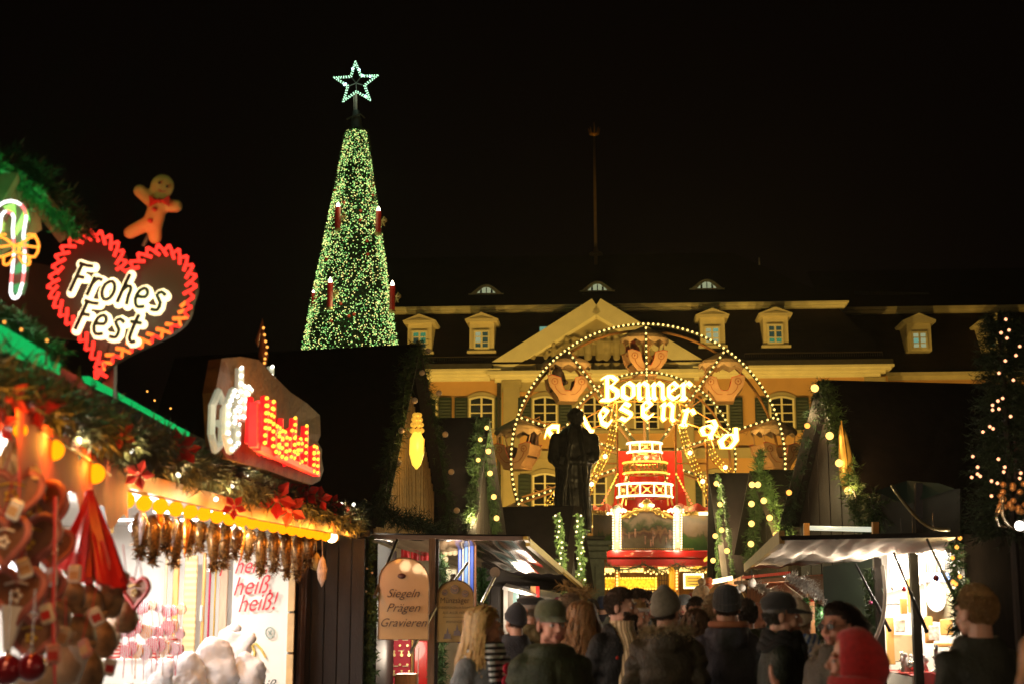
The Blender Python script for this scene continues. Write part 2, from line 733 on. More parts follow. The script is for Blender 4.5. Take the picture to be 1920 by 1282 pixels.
M_litg = mat('lit_window_green', (0.02, 0.03, 0.02), 0.2, emit=(0.10, 0.42, 0.20), estr=0.42, var=0, sampling='NONE')
M_litw = mat('lit_window_pale', (0.02, 0.03, 0.02), 0.2, emit=(0.38, 0.42, 0.24), estr=0.75, var=0, sampling='NONE')
M_litt = mat('lit_window_teal', (0.02, 0.03, 0.02), 0.2, emit=(0.20, 0.42, 0.30), estr=0.75, var=0, sampling='NONE')
M_litd = mat('dim_window', (0.02, 0.02, 0.02), 0.2, emit=(0.05, 0.12, 0.08), estr=0.35, var=0, sampling='NONE')

pal = thing('palace', 'long ochre palace with slate mansard roof and sculpted pediment behind the big wheel', 'building', PO, -ANG)

def pl(px, py, off=0.0):
    x, z = fl(px, py, off)
    return V((x, off, z))

def pbox(mb, x0, x1, z0, z1, y0, y1, bev=0):
    return mb.box(((x0 + x1) / 2, (y0 + y1) / 2, (z0 + z1) / 2), (abs(x1 - x0), abs(y1 - y0), abs(z1 - z0)), None, bev)

def prow(px0, py0, px1, py1, off):
    """pixel rectangle on the facade plane -> x0,x1,zlow,zhigh"""
    xm, zh = fl((px0 + px1) / 2, py0, off)
    _, zl = fl((px0 + px1) / 2, py1, off)
    x0, _ = fl(px0, (py0 + py1) / 2, off)
    x1, _ = fl(px1, (py0 + py1) / 2, off)
    return x0, x1, zl, zh

xL = fl(640, 700)[0]
xR = fl(1668, 700)[0]
zE = fl(1118, 712)[1]           # underside of the eaves cornice
zC = fl(1118, 692)[1]           # top of it
rx0 = fl(940, 760)[0]           # risalit
rx1 = fl(1300, 760)[0]
for a_, b_ in ((xL, rx0), (rx1, xR - .1)):
    w = MB()
    pbox(w, a_, b_, 0.0, zE + .05, 0.0, 1.2)
    obj('wall', w, M_plaster, pal)
w = MB()
pbox(w, rx0, rx1, 0.0, zE + .05, -0.22, 0.98)
obj('centre_wall', w, M_stone, pal, label='projecting centre wall in greyer stone')
w = MB()
pbox(w, rx0 + .05, rx1 - .05, fl(1118, 845)[1] - .35, fl(1118, 712)[1] - .55, -0.24, -0.2)
obj('centre_field', w, M_plaster, pal)
for cx in (960, 1068, 1165, 1283):
    w = MB()
    x = fl(cx, 780)[0]
    pbox(w, x - .38, x + .38, 0.0, zE - .02, -0.34, -0.2)
    pbox(w, x - .46, x + .46, zE - .35, zE - .02, -0.38, -0.2)
    obj('pilaster', w, M_stone, pal)
for cx in (1640,):
    w = MB()
    x = fl(cx, 780)[0]
    pbox(w, x - .4, x + .55, 0.0, zE - .02, -0.12, 0.02)
    obj('pilaster', w, M_stone, pal)
for (a, b2) in ((xL, rx0 - .02), (rx1 + .02, xR - .1)):
    w = MB()
    z0 = fl(1118, 860)[1]
    z1 = fl(1118, 845)[1]
    pbox(w, a, b2, z0, z1, -0.10, 0.02)
    pbox(w, a, b2, z1, z1 + .09, -0.2, 0.02)
    obj('string_course', w, M_stone, pal)
w = MB()
pbox(w, rx0 - .06, rx1 + .06, fl(1118, 860)[1], fl(1118, 845)[1], -0.40, -0.25)
obj('string_course', w, M_stone, pal)

def cornice(mb, x0, x1, z0, z1, y, steps=((.08, .0, .3), (.28, .3, .55), (.5, .55, .8), (.62, .8, 1.0))):
    h = z1 - z0
    for (d, a, b) in steps:
        pbox(mb, x0 - (d if x0 > xL + 1 else 0), x1 + d, z0 + a * h, z0 + b * h, y - d, y + .3)

w = MB()
cornice(w, xL, rx0 - .6, zE, zC, 0.0)
obj('eaves_cornice', w, M_white, pal)
w = MB()
cornice(w, rx1 + .6, xR - .5, zE, zC, 0.0)
obj('eaves_cornice', w, M_white, pal)
w = MB()
zP = fl(1118, 697)[1]
for (d, a, b) in ((.08, .0, .35), (.28, .35, .65), (.42, .65, 1.0)):
    pbox(w, rx0 - .2 - d, rx1 + .2 + d, zE - .1 + a * (zP - zE + .1), zE - .1 + b * (zP - zE + .1), -.25 - d, .4)
obj('centre_cornice', w, M_white, pal)
for a_, b_ in ((xL, rx0 - .4), (rx1 + .4, xR + .05)):
    w = MB()
    pbox(w, a_, b_, zC + .003, zC + .22, -0.72, 0.3)
    obj('gutter', w, M_lead, pal)

zM0 = zC + .2
zM1 = fl(1118, 585, 2.0)[1]
zM2 = fl(1118, 574, 1.9)[1]
xr0 = fl(1672, 685, -.4)[0]
xr1 = fl(1573, 585, 2.0)[0]
w = MB()
w.add([(xL, -.55, zM0), (xr0, -.55, zM0), (xr1, 2.0, zM1), (xL, 2.0, zM1), (xr0, 14, zM0), (xr1, 12, zM1), (xL, 14, zM0), (xL, 12, zM1)],
      [(0, 1, 2, 3), (1, 4, 5, 2), (4, 6, 7, 5)])
mansard = obj('mansard_roof', w, M_slate, pal)
w = MB()
for (d, a, b) in ((.0, 0, .35), (.18, .35, .7), (.3, .7, 1.0)):
    hh = zM2 - zM1
    w.box(((xL + xr1 + .25) / 2, 6.9 - d / 2, zM1 + hh * (a + b) / 2), (xr1 + .25 + 2 * d * .5 - xL, 10.3 + d, hh * (b - a)))
obj('ridge_cornice', w, M_white, pal)
zT = fl(1118, 478, 7)[1]
w = MB()
w.add([(xL, 1.7, zM2), (xr1 + .1, 1.7, zM2), (xr1 - 4.5, 7, zT), (xL, 7, zT), (xr1 + .1, 12.3, zM2), (xL, 12.3, zM2)],
      [(0, 1, 2, 3), (1, 4, 2), (4, 5, 3, 2)])
obj('upper_roof', w, M_slate2, pal)

def roofy(z, off=0.0):
    """y of the mansard slope at height z"""
    return -.55 + (z - zM0) / (zM1 - zM0) * 2.55 + off

for (a, b2) in ((775, 955), (1395, 1652)):
    w = MB()
    x0, x1 = fl(a, 672)[0], fl(b2, 672)[0]
    z0, z1 = fl(1118, 680, -.2)[1], fl(1118, 667, -.2)[1]
    yy = -.35
    w.beam((x0, yy, z0), (x1, yy, z0), .04)
    w.beam((x0, yy, z1), (x1, yy, z1), .04)
    n = int((x1 - x0) / .105)
    for i in range(n + 1):
        x = x0 + (x1 - x0) * i / n
        w.box((x, yy, (z0 + z1) / 2), (.025, .025, z1 - z0))
    obj('snow_guard', w, mat('guard_iron', (.10, .07, .05), .5, .5), pal)

def sash(parent, x0, x1, z0, z1, y, nrow, litm, arched=0.0, fr=M_white, glass=None, ncol=2):
    """a casement window: frame part with panes as sub-parts"""
    w = MB()
    t = .085
    cx = (x0 + x1) / 2
    if arched:
        n = 8
        out = [(x0, z0), (x1, z0)] + [(x1 - (x1 - x0) * k / n, z1 - arched + arched * math.sin(math.pi * k / n)) for k in range(n + 1)]
        arc = out[2:]
        for i in range(len(arc) - 1):
            w.beam((arc[i][0], y - .05, arc[i][1] - t / 2), (arc[i + 1][0], y - .05, arc[i + 1][1] - t / 2), t, .10)
        zt = z1 - arched
    else:
        w.box((cx, y - .05, z1 - t / 2), (x1 - x0, .1, t))
        zt = z1
    w.box((x0 + t / 2, y - .05, (z0 + zt) / 2), (t, .098, zt - z0))
    w.box((x1 - t / 2, y - .05, (z0 + zt) / 2), (t, .098, zt - z0))
    w.box((cx, y - .05, z0 + t / 2), (x1 - x0, .102, t))
    for c in range(1, ncol):
        xx = x0 + (x1 - x0) * c / ncol
        w.box((xx, y - .045, (z0 + z1) / 2), (.09, .096, z1 - z0 - .02))
    for r in range(1, nrow):
        zz = z0 + (z1 - z0) * r / nrow
        w.box((cx, y - .042, zz), (x1 - x0 - .02, .08, .045))
    f = obj('window', w, fr, parent)
    ids = []
    for c in range(ncol):
        for r in range(nrow):
            xa = x0 + (x1 - x0) * c / ncol
            xb = x0 + (x1 - x0) * (c + 1) / ncol
            za = z0 + (z1 - z0) * r / nrow
            zb = z0 + (z1 - z0) * (r + 1) / nrow
            if arched and r == nrow - 1:
                zb -= arched * .5
            p = MB()
            p.box(((xa + xb) / 2, y - .012, (za + zb) / 2), (xb - xa - .03, .02, zb - za - .01))
            mm = litm(c, r) if callable(litm) else (litm or M_glass)
            obj('pane', p, mm, f)
    return f

def shutter(parent, x0, x1, z0, z1, y, side):
    w = MB()
    w.box(((x0 + x1) / 2, y - .03, (z0 + z1) / 2), (x1 - x0, .05, z1 - z0))
    n = 9
    f = obj('shutter', w, M_shut, parent)
    s = MB()
    for i in range(n):
        zz = z0 + .1 + (z1 - z0 - .2) * (i + .5) / n
        s.box(((x0 + x1) / 2, y - .065, zz), (x1 - x0 - .12, .02, (z1 - z0) / n * .55), Matrix.Rotation(.5, 3, 'X'))
    obj('louvres', s, M_shut, f)
    return f

def facade_window(px, w_px, py0, py1, off, shl=True, shr=True, rows=4):
    x0, x1, z0, z1 = prow(px - w_px / 2, py0, px + w_px / 2, py1, off)
    s = MB()
    a = .22
    s.box((x0 - a / 2, off - .03, (z0 + z1) / 2 - .06), (a, .06, z1 - z0 - .1))
    s.box((x1 + a / 2, off - .03, (z0 + z1) / 2 - .06), (a, .06, z1 - z0 - .1))
    n = 8
    pts = [(x0 - a + (x1 - x0 + 2 * a) * k / n, z1 - .1 + .30 * math.sin(math.pi * k / n)) for k in range(n + 1)]
    pts2 = [(x0 + (x1 - x0) * k / n, z1 - .12 + .12 * math.sin(math.pi * k / n)) for k in range(n + 1)]
    for k in range(n):
        s.prism([pts2[k], pts2[k + 1], pts[k + 1], pts[k]], (0, off - .063, 0), (1, 0, 0), (0, 0, 1), -.06)
    s.box(((x0 + x1) / 2, off - .09, z0 - .08), (x1 - x0 + 2 * a + .1, .2, .14))
    obj('window_surround', s, M_stone, pal)
    sash(pal, x0, x1, z0, z1, off, rows, None, arched=.12)
    sw = (x1 - x0) * .52
    if shl:
        shutter(pal, x0 - .06 - sw, x0 - .06, z0, z1 - .08, off - .07, -1)
    if shr:
        shutter(pal, x1 + .06, x1 + .06 + sw, z0, z1 - .08, off - .07, 1)

for (px, off, l, r) in ((797, 0, 1, 1), (903, 0, 1, 1), (1022, -.22, 1, 1), (1115, -.22, 0, 0), (1212, -.22, 0, 0), (1342, 0, 1, 1),
                        (1466, 0, 1, 1), (1572, 0, 1, 1), (690, 0, 1, 1)):
    facade_window(px, 47, 742, 806, off, l, r)
for (px, off, l, r) in ((797, 0, 1, 1), (903, 0, 1, 1), (1022, -.22, 1, 1), (1115, -.22, 0, 0), (1212, -.22, 0, 0), (1342, 0, 1, 1),
                        (1466, 0, 1, 1), (1572, 0, 1, 1)):
    facade_window(px, 47, 886, 965, off, l, r)
w = MB()
xx = fl(940, 780)[0]
w.cyl((xx - .12, -.12, 0), (xx - .12, -.12, zE), .07, n=8)
obj('downpipe', w, M_lead, pal)

def dormer(parent, px, py_apex, py_sill, body_px, roof_px, win, litm, y0=None):
    x0, x1, z0, z1 = prow(px - body_px / 2, py_apex + 17, px + body_px / 2, py_sill, 0)
    yf = roofy(z0) - .25
    s = .0
    cx = (x0 + x1) / 2
    b = MB()
    pbox(b, x0, x1, z0, z1, yf, yf + 2.6)
    pbox(b, x0 - .1, x1 + .1, z0 - .12, z0 - .002, yf - .12, yf + 1.5)
    d = obj('dormer', b, M_dormer, parent)
    rw = roof_px / 2 * 65 / FPX
    za = fl(px, py_apex, 0)[1]
    r = MB()
    r.prism([(-rw, 0), (rw, 0), (rw + .05, .12), (0, za - z1), (-rw - .05, .12)], (cx, yf - .25, z1 + .003), (1, 0, 0), (0, 0, 1), -2.8)
    obj('dormer_roof', r, M_dormer, d)
    k = MB()
    k.prism([(-rw + .18, .12), (rw - .18, .12), (0, za - z1 - .2)], (cx, yf - .262, z1 + .003), (1, 0, 0), (0, 0, 1), .02)
    obj('dormer_tympanum', k, M_stone, d)
    wx0, wx1, wz0, wz1 = prow(win[0], win[1], win[2], win[3], 0)
    f = sash(pal if parent is pal else parent, wx0, wx1, wz0, wz1, yf - .005, 3, litm)
    return d

def mixlit(a, b, seed):
    rr = random.Random(seed)
    ch = [rr.choice([a, a, b]) for _ in range(20)]
    return lambda c, r: ch[c * 4 + r] if r else b

dormer(pal, 788, 592, 661, 45, 60, (773, 622, 803, 657), mixlit(M_litg, M_litd, 1))
dormer(pal, 904, 589, 659, 46, 60, (889, 621, 919, 656), mixlit(M_litw, M_litd, 2))
dormer(pal, 1336, 580, 648, 46, 60, (1320, 613, 1350, 646), mixlit(M_litt, M_litw, 3))
dormer(pal, 1454, 578, 648, 47, 60, (1438, 609, 1468, 646), mixlit(M_litd, M_litg, 4))
x0, x1, z0, z1 = prow(1011, 609, 1028, 627, 0)
yf = roofy(z0) - .1
w = MB()
w.box(((x0 + x1) / 2, yf + .1, (z0 + z1) / 2), (x1 - x0 + .12, .5, z1 - z0 + .12))
q = obj('skylight', w, M_lead, pal)
w = MB()
w.box(((x0 + x1) / 2, yf - .16, (z0 + z1) / 2), (x1 - x0, .03, z1 - z0))
obj('pane', w, M_litt, q)

def eyebrow(px, py, seed):
    x0, z0 = fl(px - 33, py + 8, 2.5)
    x1, _ = fl(px + 33, py + 8, 2.5)
    cx = (x0 + x1) / 2
    hw = (x1 - x0) / 2
    h = .52
    n = 14
    e = MB()
    prof = [(-hw + 2 * hw * k / n, h * (math.sin(math.pi * k / n) ** 1.25)) for k in range(n + 1)]
    yf = 3.0
    inner = [(x * .80, max(0.03, z - .13)) for x, z in prof]
    for k in range(n):
        e.prism([inner[k], inner[k + 1], prof[k + 1], prof[k]], (cx, yf, z0), (1, 0, 0), (0, 0, 1), -.35)
    e.box((cx, yf + .05, z0 + .01), (2 * hw, .3, .05))
    fr = obj('eyebrow_dormer', e, M_white, pal)
    rf = MB()
    rf.loft([[V((cx + x * 1.02, yf - .02, z0 + z + .03)) for x, z in prof], [V((cx + x * 1.5, yf + 4, z0 + z * .2 + .9)) for x, z in prof]], cap=False)
    obj('eyebrow_roof', rf, M_slate2, fr)
    for (a, b2, hh) in ((-.62, -.34, .22), (-.28, 0.0, .34), (0.0, .28, .34), (.34, .62, .22)):
        p = MB()
        p.box((cx + (a + b2) / 2 * hw, yf + .08, z0 + hh / 2 + .04), ((b2 - a) * hw - .05, .04, hh))
        obj('pane', p, M_litw if random.Random(seed * 9 + int(a * 10)).random() < .7 else M_litd, fr)

eyebrow(910, 541, 1)
eyebrow(1120, 535, 2)
eyebrow(1327, 531, 3)

aL = fl(929, 700, -.5)
aR = fl(1310, 694, -.5)
aT = fl(1118, 574, -.5)
zb = zP + .003
w = MB()
w.add([(aL[0] + .2, -.18, zb), (aR[0] - .2, -.18, zb), (aT[0], -.18, aT[1] - .15), (aL[0] + .2, 2.5, zb), (aR[0] - .2, 2.5, zb), (aT[0], 4, aT[1] - .15)],
      [(0, 1, 2), (0, 2, 5, 3), (2, 1, 4, 5)])
obj('tympanum', w, M_stone, pal)
for (e, s) in ((aL, -1), (aR, 1)):
    w = MB()
    p0 = V((e[0], 0, zb + .12))
    p1 = V((aT[0], 0, aT[1] + .05))
    for (off, th, wd) in ((-.75, .14, .22), (-.55, .16, .5), (-.38, .18, .85)):
        dn = {-.75: 0, -.55: .15, -.38: .32}[off]
        w.beam(p0 + V((0, off / 2, -dn * .9)), p1 + V((0, off / 2, -dn * 1.15)), abs(off), th)
    o_ = obj('raking_cornice', w, M_white, pal)
rel = MB()
rr = random.Random(3)
hw = (aR[0] - aL[0]) / 2
hh = aT[1] - zb
for i in range(15):
    u = -0.72 + 1.44 * i / 14 + rr.uniform(-.02, .02)
    top = (1 - abs(u)) * hh * .78
    x = aT[0] + u * hw
    H = min(1.65, max(.35, top * rr.uniform(.75, 1.0)))
    z = zb + .08
    y = -.26
    lean = rr.uniform(-.25, .25)
    sc_ = H / 1.7
    if H < .7:      # reclining figures at the narrow ends
        rel.capsule((x - .45, y, z + .15), (x + .35, y, z + .22), .13, .16, 8)
        rel.sphere((x + .5, y, z + .42), .12, nu=8, nv=6)
        rel.capsule((x + .3, y, z + .2), (x + .15, y - .05, z + .45), .07, .05, 8)
        continue
    rel.capsule((x, y, z + .1 * sc_), (x + lean * .3, y, z + .85 * sc_), .22 * sc_, .17 * sc_, 8)
    rel.capsule((x + lean * .3, y, z + .85 * sc_), (x + lean * .4, y, z + 1.3 * sc_), .2 * sc_, .2 * sc_, 8)
    rel.sphere((x + lean * .5, y - .05, z + 1.6 * sc_), .15 * sc_, nu=8, nv=6)
    for s in (-1, 1):
        a = rr.uniform(-.4, 1.2)
        rel.capsule((x + lean * .4 + s * .2 * sc_, y, z + 1.3 * sc_), (x + s * .5 * sc_, y - .06, z + (1.1 + .4 * a) * sc_), .08 * sc_, .05 * sc_, 8)
rm = remeshed(rel, .05, 1, disp=lambda c: .03 * noise.noise(c * 4))
obj('carved_relief', rm, M_stone, pal)

WO = W(1700, 1130, 66)
WO.z = 0
wing = thing('side_building', 'dim slate roofed wing beyond the right end of the palace', 'building', WO, -ANG)

def wl(px, py, off=0.0):
    r = W(px, py, 1.0) - V((0, 0, CAMZ))
    d = (WO + EY * off).dot(EY) / r.dot(EY)
    p = r * d + V((0, 0, CAMZ)) - WO
    return p.dot(EX), p.z

def pos2(x0, x1, z0, z1, y0, y1):
    m = MB()
    pbox(m, x0, x1, z0, z1, y0, y1)
    return m

x0 = wl(1560, 700)[0]
x1 = wl(2150, 700)[0]
zc0, zc1 = wl(1760, 712)[1], wl(1760, 699)[1]
obj('wall', pos2(x0, x1, 0, zc0, 0, 8), M_plaster, wing)
m_ = MB()
pbox(m_, x0, x1, zc0, zc1 - .15, -.2, .5)
pbox(m_, x0, x1, zc1 - .15, zc1, -.42, .5)
obj('eaves_cornice', m_, M_dormer, wing)
zr1 = wl(1760, 588, 2.2)[1]
m_ = MB()
m_.add([(x0, -.35, zc1), (x1, -.35, zc1), (x1, 2.2, zr1), (x0, 2.2, zr1)], [(0, 1, 2, 3)])
obj('mansard_roof', m_, M_slate, wing)
m_ = MB()
pbox(m_, wl(1578, 585, 2)[0], x1, zr1, zr1 + .16, 1.95, 3)
pbox(m_, wl(1578, 585, 2)[0], x1, zr1 + .16, zr1 + .3, 1.8, 3)
obj('ridge_cornice', m_, M_dormer, wing)
m_ = MB()
zz = wl(1760, 505, 7)[1]
m_.add([(x0, 1.9, zr1 + .3), (x1, 1.9, zr1 + .3), (x1, 7, zz), (x0, 7, zz)], [(0, 1, 2, 3)])
obj('upper_roof', m_, M_slate2, wing)
m_ = MB()
a = wl(1600, 553, 4)
b_ = wl(1738, 556, 4)
m_.beam((a[0], 3.6, a[1]), (b_[0], 3.6, b_[1]), .16, .3)
obj('roof_ledge', m_, M_lead, wing)
for (px, lit) in ((1720, mixlit(M_litt, M_litw, 5)), (1863, mixlit(M_glass, M_litd, 6))):
    cx, za = wl(px, 590)
    z1_ = wl(px, 608)[1]
    z0_ = wl(px, 659)[1]
    hw_ = .56
    m_ = MB()
    pbox(m_, cx - hw_, cx + hw_, z0_, z1_, -.15, 2.4)
    d = obj('dormer', m_, M_dormer, wing)
    m_ = MB()
    rw = .74
    m_.prism([(-rw, 0), (rw, 0), (rw + .04, .12), (0, za - z1_), (-rw - .04, .12)], (cx, -.4, z1_ + .003), (1, 0, 0), (0, 0, 1), -2.7)
    obj('dormer_roof', m_, M_dormer, d)
    sash(wing, cx - .37, cx + .37, wl(px, 656)[1], wl(px, 623)[1], -.155, 3, lit)

ms = W(1117, 474, 70)
mt_ = W(1114, 256, 70)
t = thing('flagpole', 'thin bare flagpole with gilded crown tip on the palace ridge', 'flagpole', ms)
M_pole = mat('bronze_pole', (0.16, 0.10, 0.05), 0.5, 0.0)
w = MB()
w.tube([ms + V((0, 0, -.6)), ms.lerp(mt_, .5), mt_], [.09, .075, .05], 8)
obj('pole', w, M_pole, t, world=True, smooth=True)
w = MB()
w.cyl(ms + V((0, 0, -.1)), ms + V((0, 0, 0)), .36, .30, 14)
w.cyl(ms + V((0, 0, 0)), ms + V((0, 0, .25)), .16, .09, 12)
obj('collar', w, M_pole, t, world=True)
w = MB()
w.sphere(mt_ + V((0, 0, .1)), .12)
for k in range(8):
    a = k * math.pi / 4
    w.tube([mt_ + V((0, 0, .05)), mt_ + V((math.cos(a) * .22, math.sin(a) * .22, .12)), mt_ + V((math.cos(a) * .3, math.sin(a) * .3, .42))], [.05, .05, .015], 5)
w.cyl(mt_ + V((0, 0, .2)), mt_ + V((0, 0, .75)), .05, .01, 6)
obj('crown_tip', w, mat('gilding', (0.5, 0.28, 0.06), .35, .9), t, world=True)
s0 = W(1424, 505, 70)
t = thing('lightning_rod', 'short pale spike standing on the roof ridge right of the flagpole', 'lightning rod', s0)
w = MB()
w.cyl(s0 + V((0, 0, -.5)), s0 + V((0, 0, .6)), .09, .02, 8)
w.sphere(s0, .1)
obj('rod', w, M_white, t, world=True)

M_flood = mat('assumed_floodlight_housing', (0.03, 0.03, 0.03), 0.4, 0.6)
M_floodg = emat('assumed_floodlight_glass', (1, .62, .16), 8)
FL = [(-14.5, 1.0), (-7, 1.2), (0, 1.35), (6.2, 1.25), (11.5, 1.0)]
for i, (x, k) in enumerate(FL):
    p = PO + EX * x - EY * 12.5
    p.z = 0.0
    where = ['far left', 'left of centre', 'middle', 'right of centre', 'far right'][i]
    t = thing('assumed_floodlight', 'small assumed ground flood lamp before the palace wall, the %s one' % where, 'assumed_floodlight', p, -ANG, 'assumed floodlights washing the palace front')  # unseen fixture, assumed from the lit facade
    w = MB()
    w.box((0, 0, .3), (.5, .16, .34), Matrix.Rotation(-.6, 3, 'X'), .03)
    w.box((-.27, 0, .15), (.03, .06, .3))
    w.box((.27, 0, .15), (.03, .06, .3))
    w.box((0, 0, .015), (.58, .2, .03))
    obj('housing', w, M_flood, t)
    w = MB()
    w.box((0, .072, .36), (.42, .02, .26), Matrix.Rotation(-.6, 3, 'X'))
    obj('lens', w, M_floodg, t)
    q = p + EY * .25 + V((0, 0, .5))
    l = lamp('assumed_flood_lamp', q, 2100 * k, (1.0, 0.59, 0.11), .15, kind='SPOT', spot=2.6)  # assumed spot, added to light the palace front
    tgt = p + EY * 12.5 + V((0, 0, 11.5))
    l.rotation_euler = (q - tgt).to_track_quat('Z', 'Y').to_euler()
# ================================================================== THE BIG WHEEL
M_bulb = emat('warm_bulb', (1.0, .64, .17), 2.8)
M_bulbw = emat('bright_bulb', (1.0, .78, .40), 3.6)
M_bulby = emat('yellow_bulb', (1.0, .55, .06), 2.4)
M_bulbr = emat('red_bulb', (1.0, .12, .04), 3)
M_wood = mat('varnished_spoke', (0.30, 0.15, 0.05), 0.45, var=.2, scale=5)
M_dkgreen = mat('dark_rim_garland', (0.02, 0.028, 0.015), 0.7)
M_canvas = mat('cream_canvas', (0.45, 0.32, 0.19), 0.75, var=.12, scale=3, bump=.3, bscale=6)
M_tub = mat('cream_gondola_paint', (0.40, 0.24, 0.13), 0.4, var=.12, scale=3)
M_orn = mat('gilt_ornament', (0.28, 0.09, 0.03), 0.35, .5)
M_orange = mat('orange_steel', (0.50, 0.22, 0.05), 0.4, .3)
M_gold = mat('gold_paint', (0.62, 0.36, 0.08), 0.3, .7, var=.2)
M_redtarp = mat('red_tarpaulin', (0.45, 0.015, 0.012), 0.35, var=.2, scale=3, bump=.4, bscale=3)
M_redp = mat('red_lacquer', (0.55, 0.015, 0.010), 0.25, var=.2, scale=2, coat=.3)
M_seat = mat('dark_seat', (0.03, 0.015, 0.01), .6)

D = 45.0
WC = W(1213, 862, D)
K = D / FPX            # metres per pixel there
R1 = 255 * K
R2 = 163 * K
wheel = thing('ferris_wheel', 'small nostalgic ferris wheel outlined with warm bulbs before the palace', 'ferris wheel', (WC.x, D, 0))

def wp(ang, r, y=0.0):
    a = math.radians(ang)
    return V((WC.x + math.sin(a) * r, D + y, WC.z + math.cos(a) * r))

for yo in (-.35, .75):
    w = MB()
    w.tube([wp(a, R1, yo) for a in range(0, 360, 4)], .045, 6, closed=True)
    obj('outer_rim', w, M_dkgreen if yo < 0 else M_wood, wheel, world=True)
    w = MB()
    w.tube([wp(a, R2, yo) for a in range(0, 360, 6)], .04, 6, closed=True)
    obj('inner_rim', w, M_dkgreen if yo < 0 else M_wood, wheel, world=True)
for k in range(10):
    a = k * 36
    for yo in (-.35, .75):
        w = MB()
        w.beam(wp(a, .3, yo), wp(a, R1 + .05, yo), .075, .06)
        obj('spoke', w, M_dkgreen if yo < 0 else M_wood, wheel, world=True)
    w = MB()      # diagonal wooden bracing beside each spoke
    w.beam(wp(a + 4, .9, -.1), wp(a + 1.5, R1 * .96, -.1), .05)
    w.beam(wp(a - 5, R2 * .5, -.1), wp(a + 7, R2 * .98, -.1), .03)
    n = 14
    for i in range(n):
        r0 = .9 + (R1 * .9 - .9) * i / n
        r1 = .9 + (R1 * .9 - .9) * (i + 1) / n
        sgn = 1 if i % 2 else -1
        w.beam(wp(a + (4 if sgn > 0 else 0.5), r0, -.12), wp(a + (0.5 if sgn > 0 else 3), r1, -.12), .02)
    obj('brace', w, M_wood, wheel, world=True)
    w = MB()
    w.cyl(wp(a, R1, -.45), wp(a, R1, .85), .05, n=8)
    obj('pivot', w, M_dkgreen, wheel, world=True)
w = MB()
w.cyl(wp(0, 0, -.5), wp(0, 0, .9), .32, n=20)
obj('hub', w, M_redp, wheel, world=True)
pts = [wp(a * 360 / 170 + 1, R1, -.43) for a in range(170)]
me_b = bulbs(wheel, pts, .040, M_bulb)
pts = [wp(a * 360 / 108, R2, -.43) for a in range(108)]
bulbs(wheel, pts, .036, M_bulb, limit=108)
pts = [wp(k * 36, R2 * .35 + (R1 * .97 - R2 * .35) * i / 17, -.43) for k in range(10) for i in range(18)]
o = bulbs(wheel, pts, .038, M_bulb, name='spoke_bulb', limit=22)

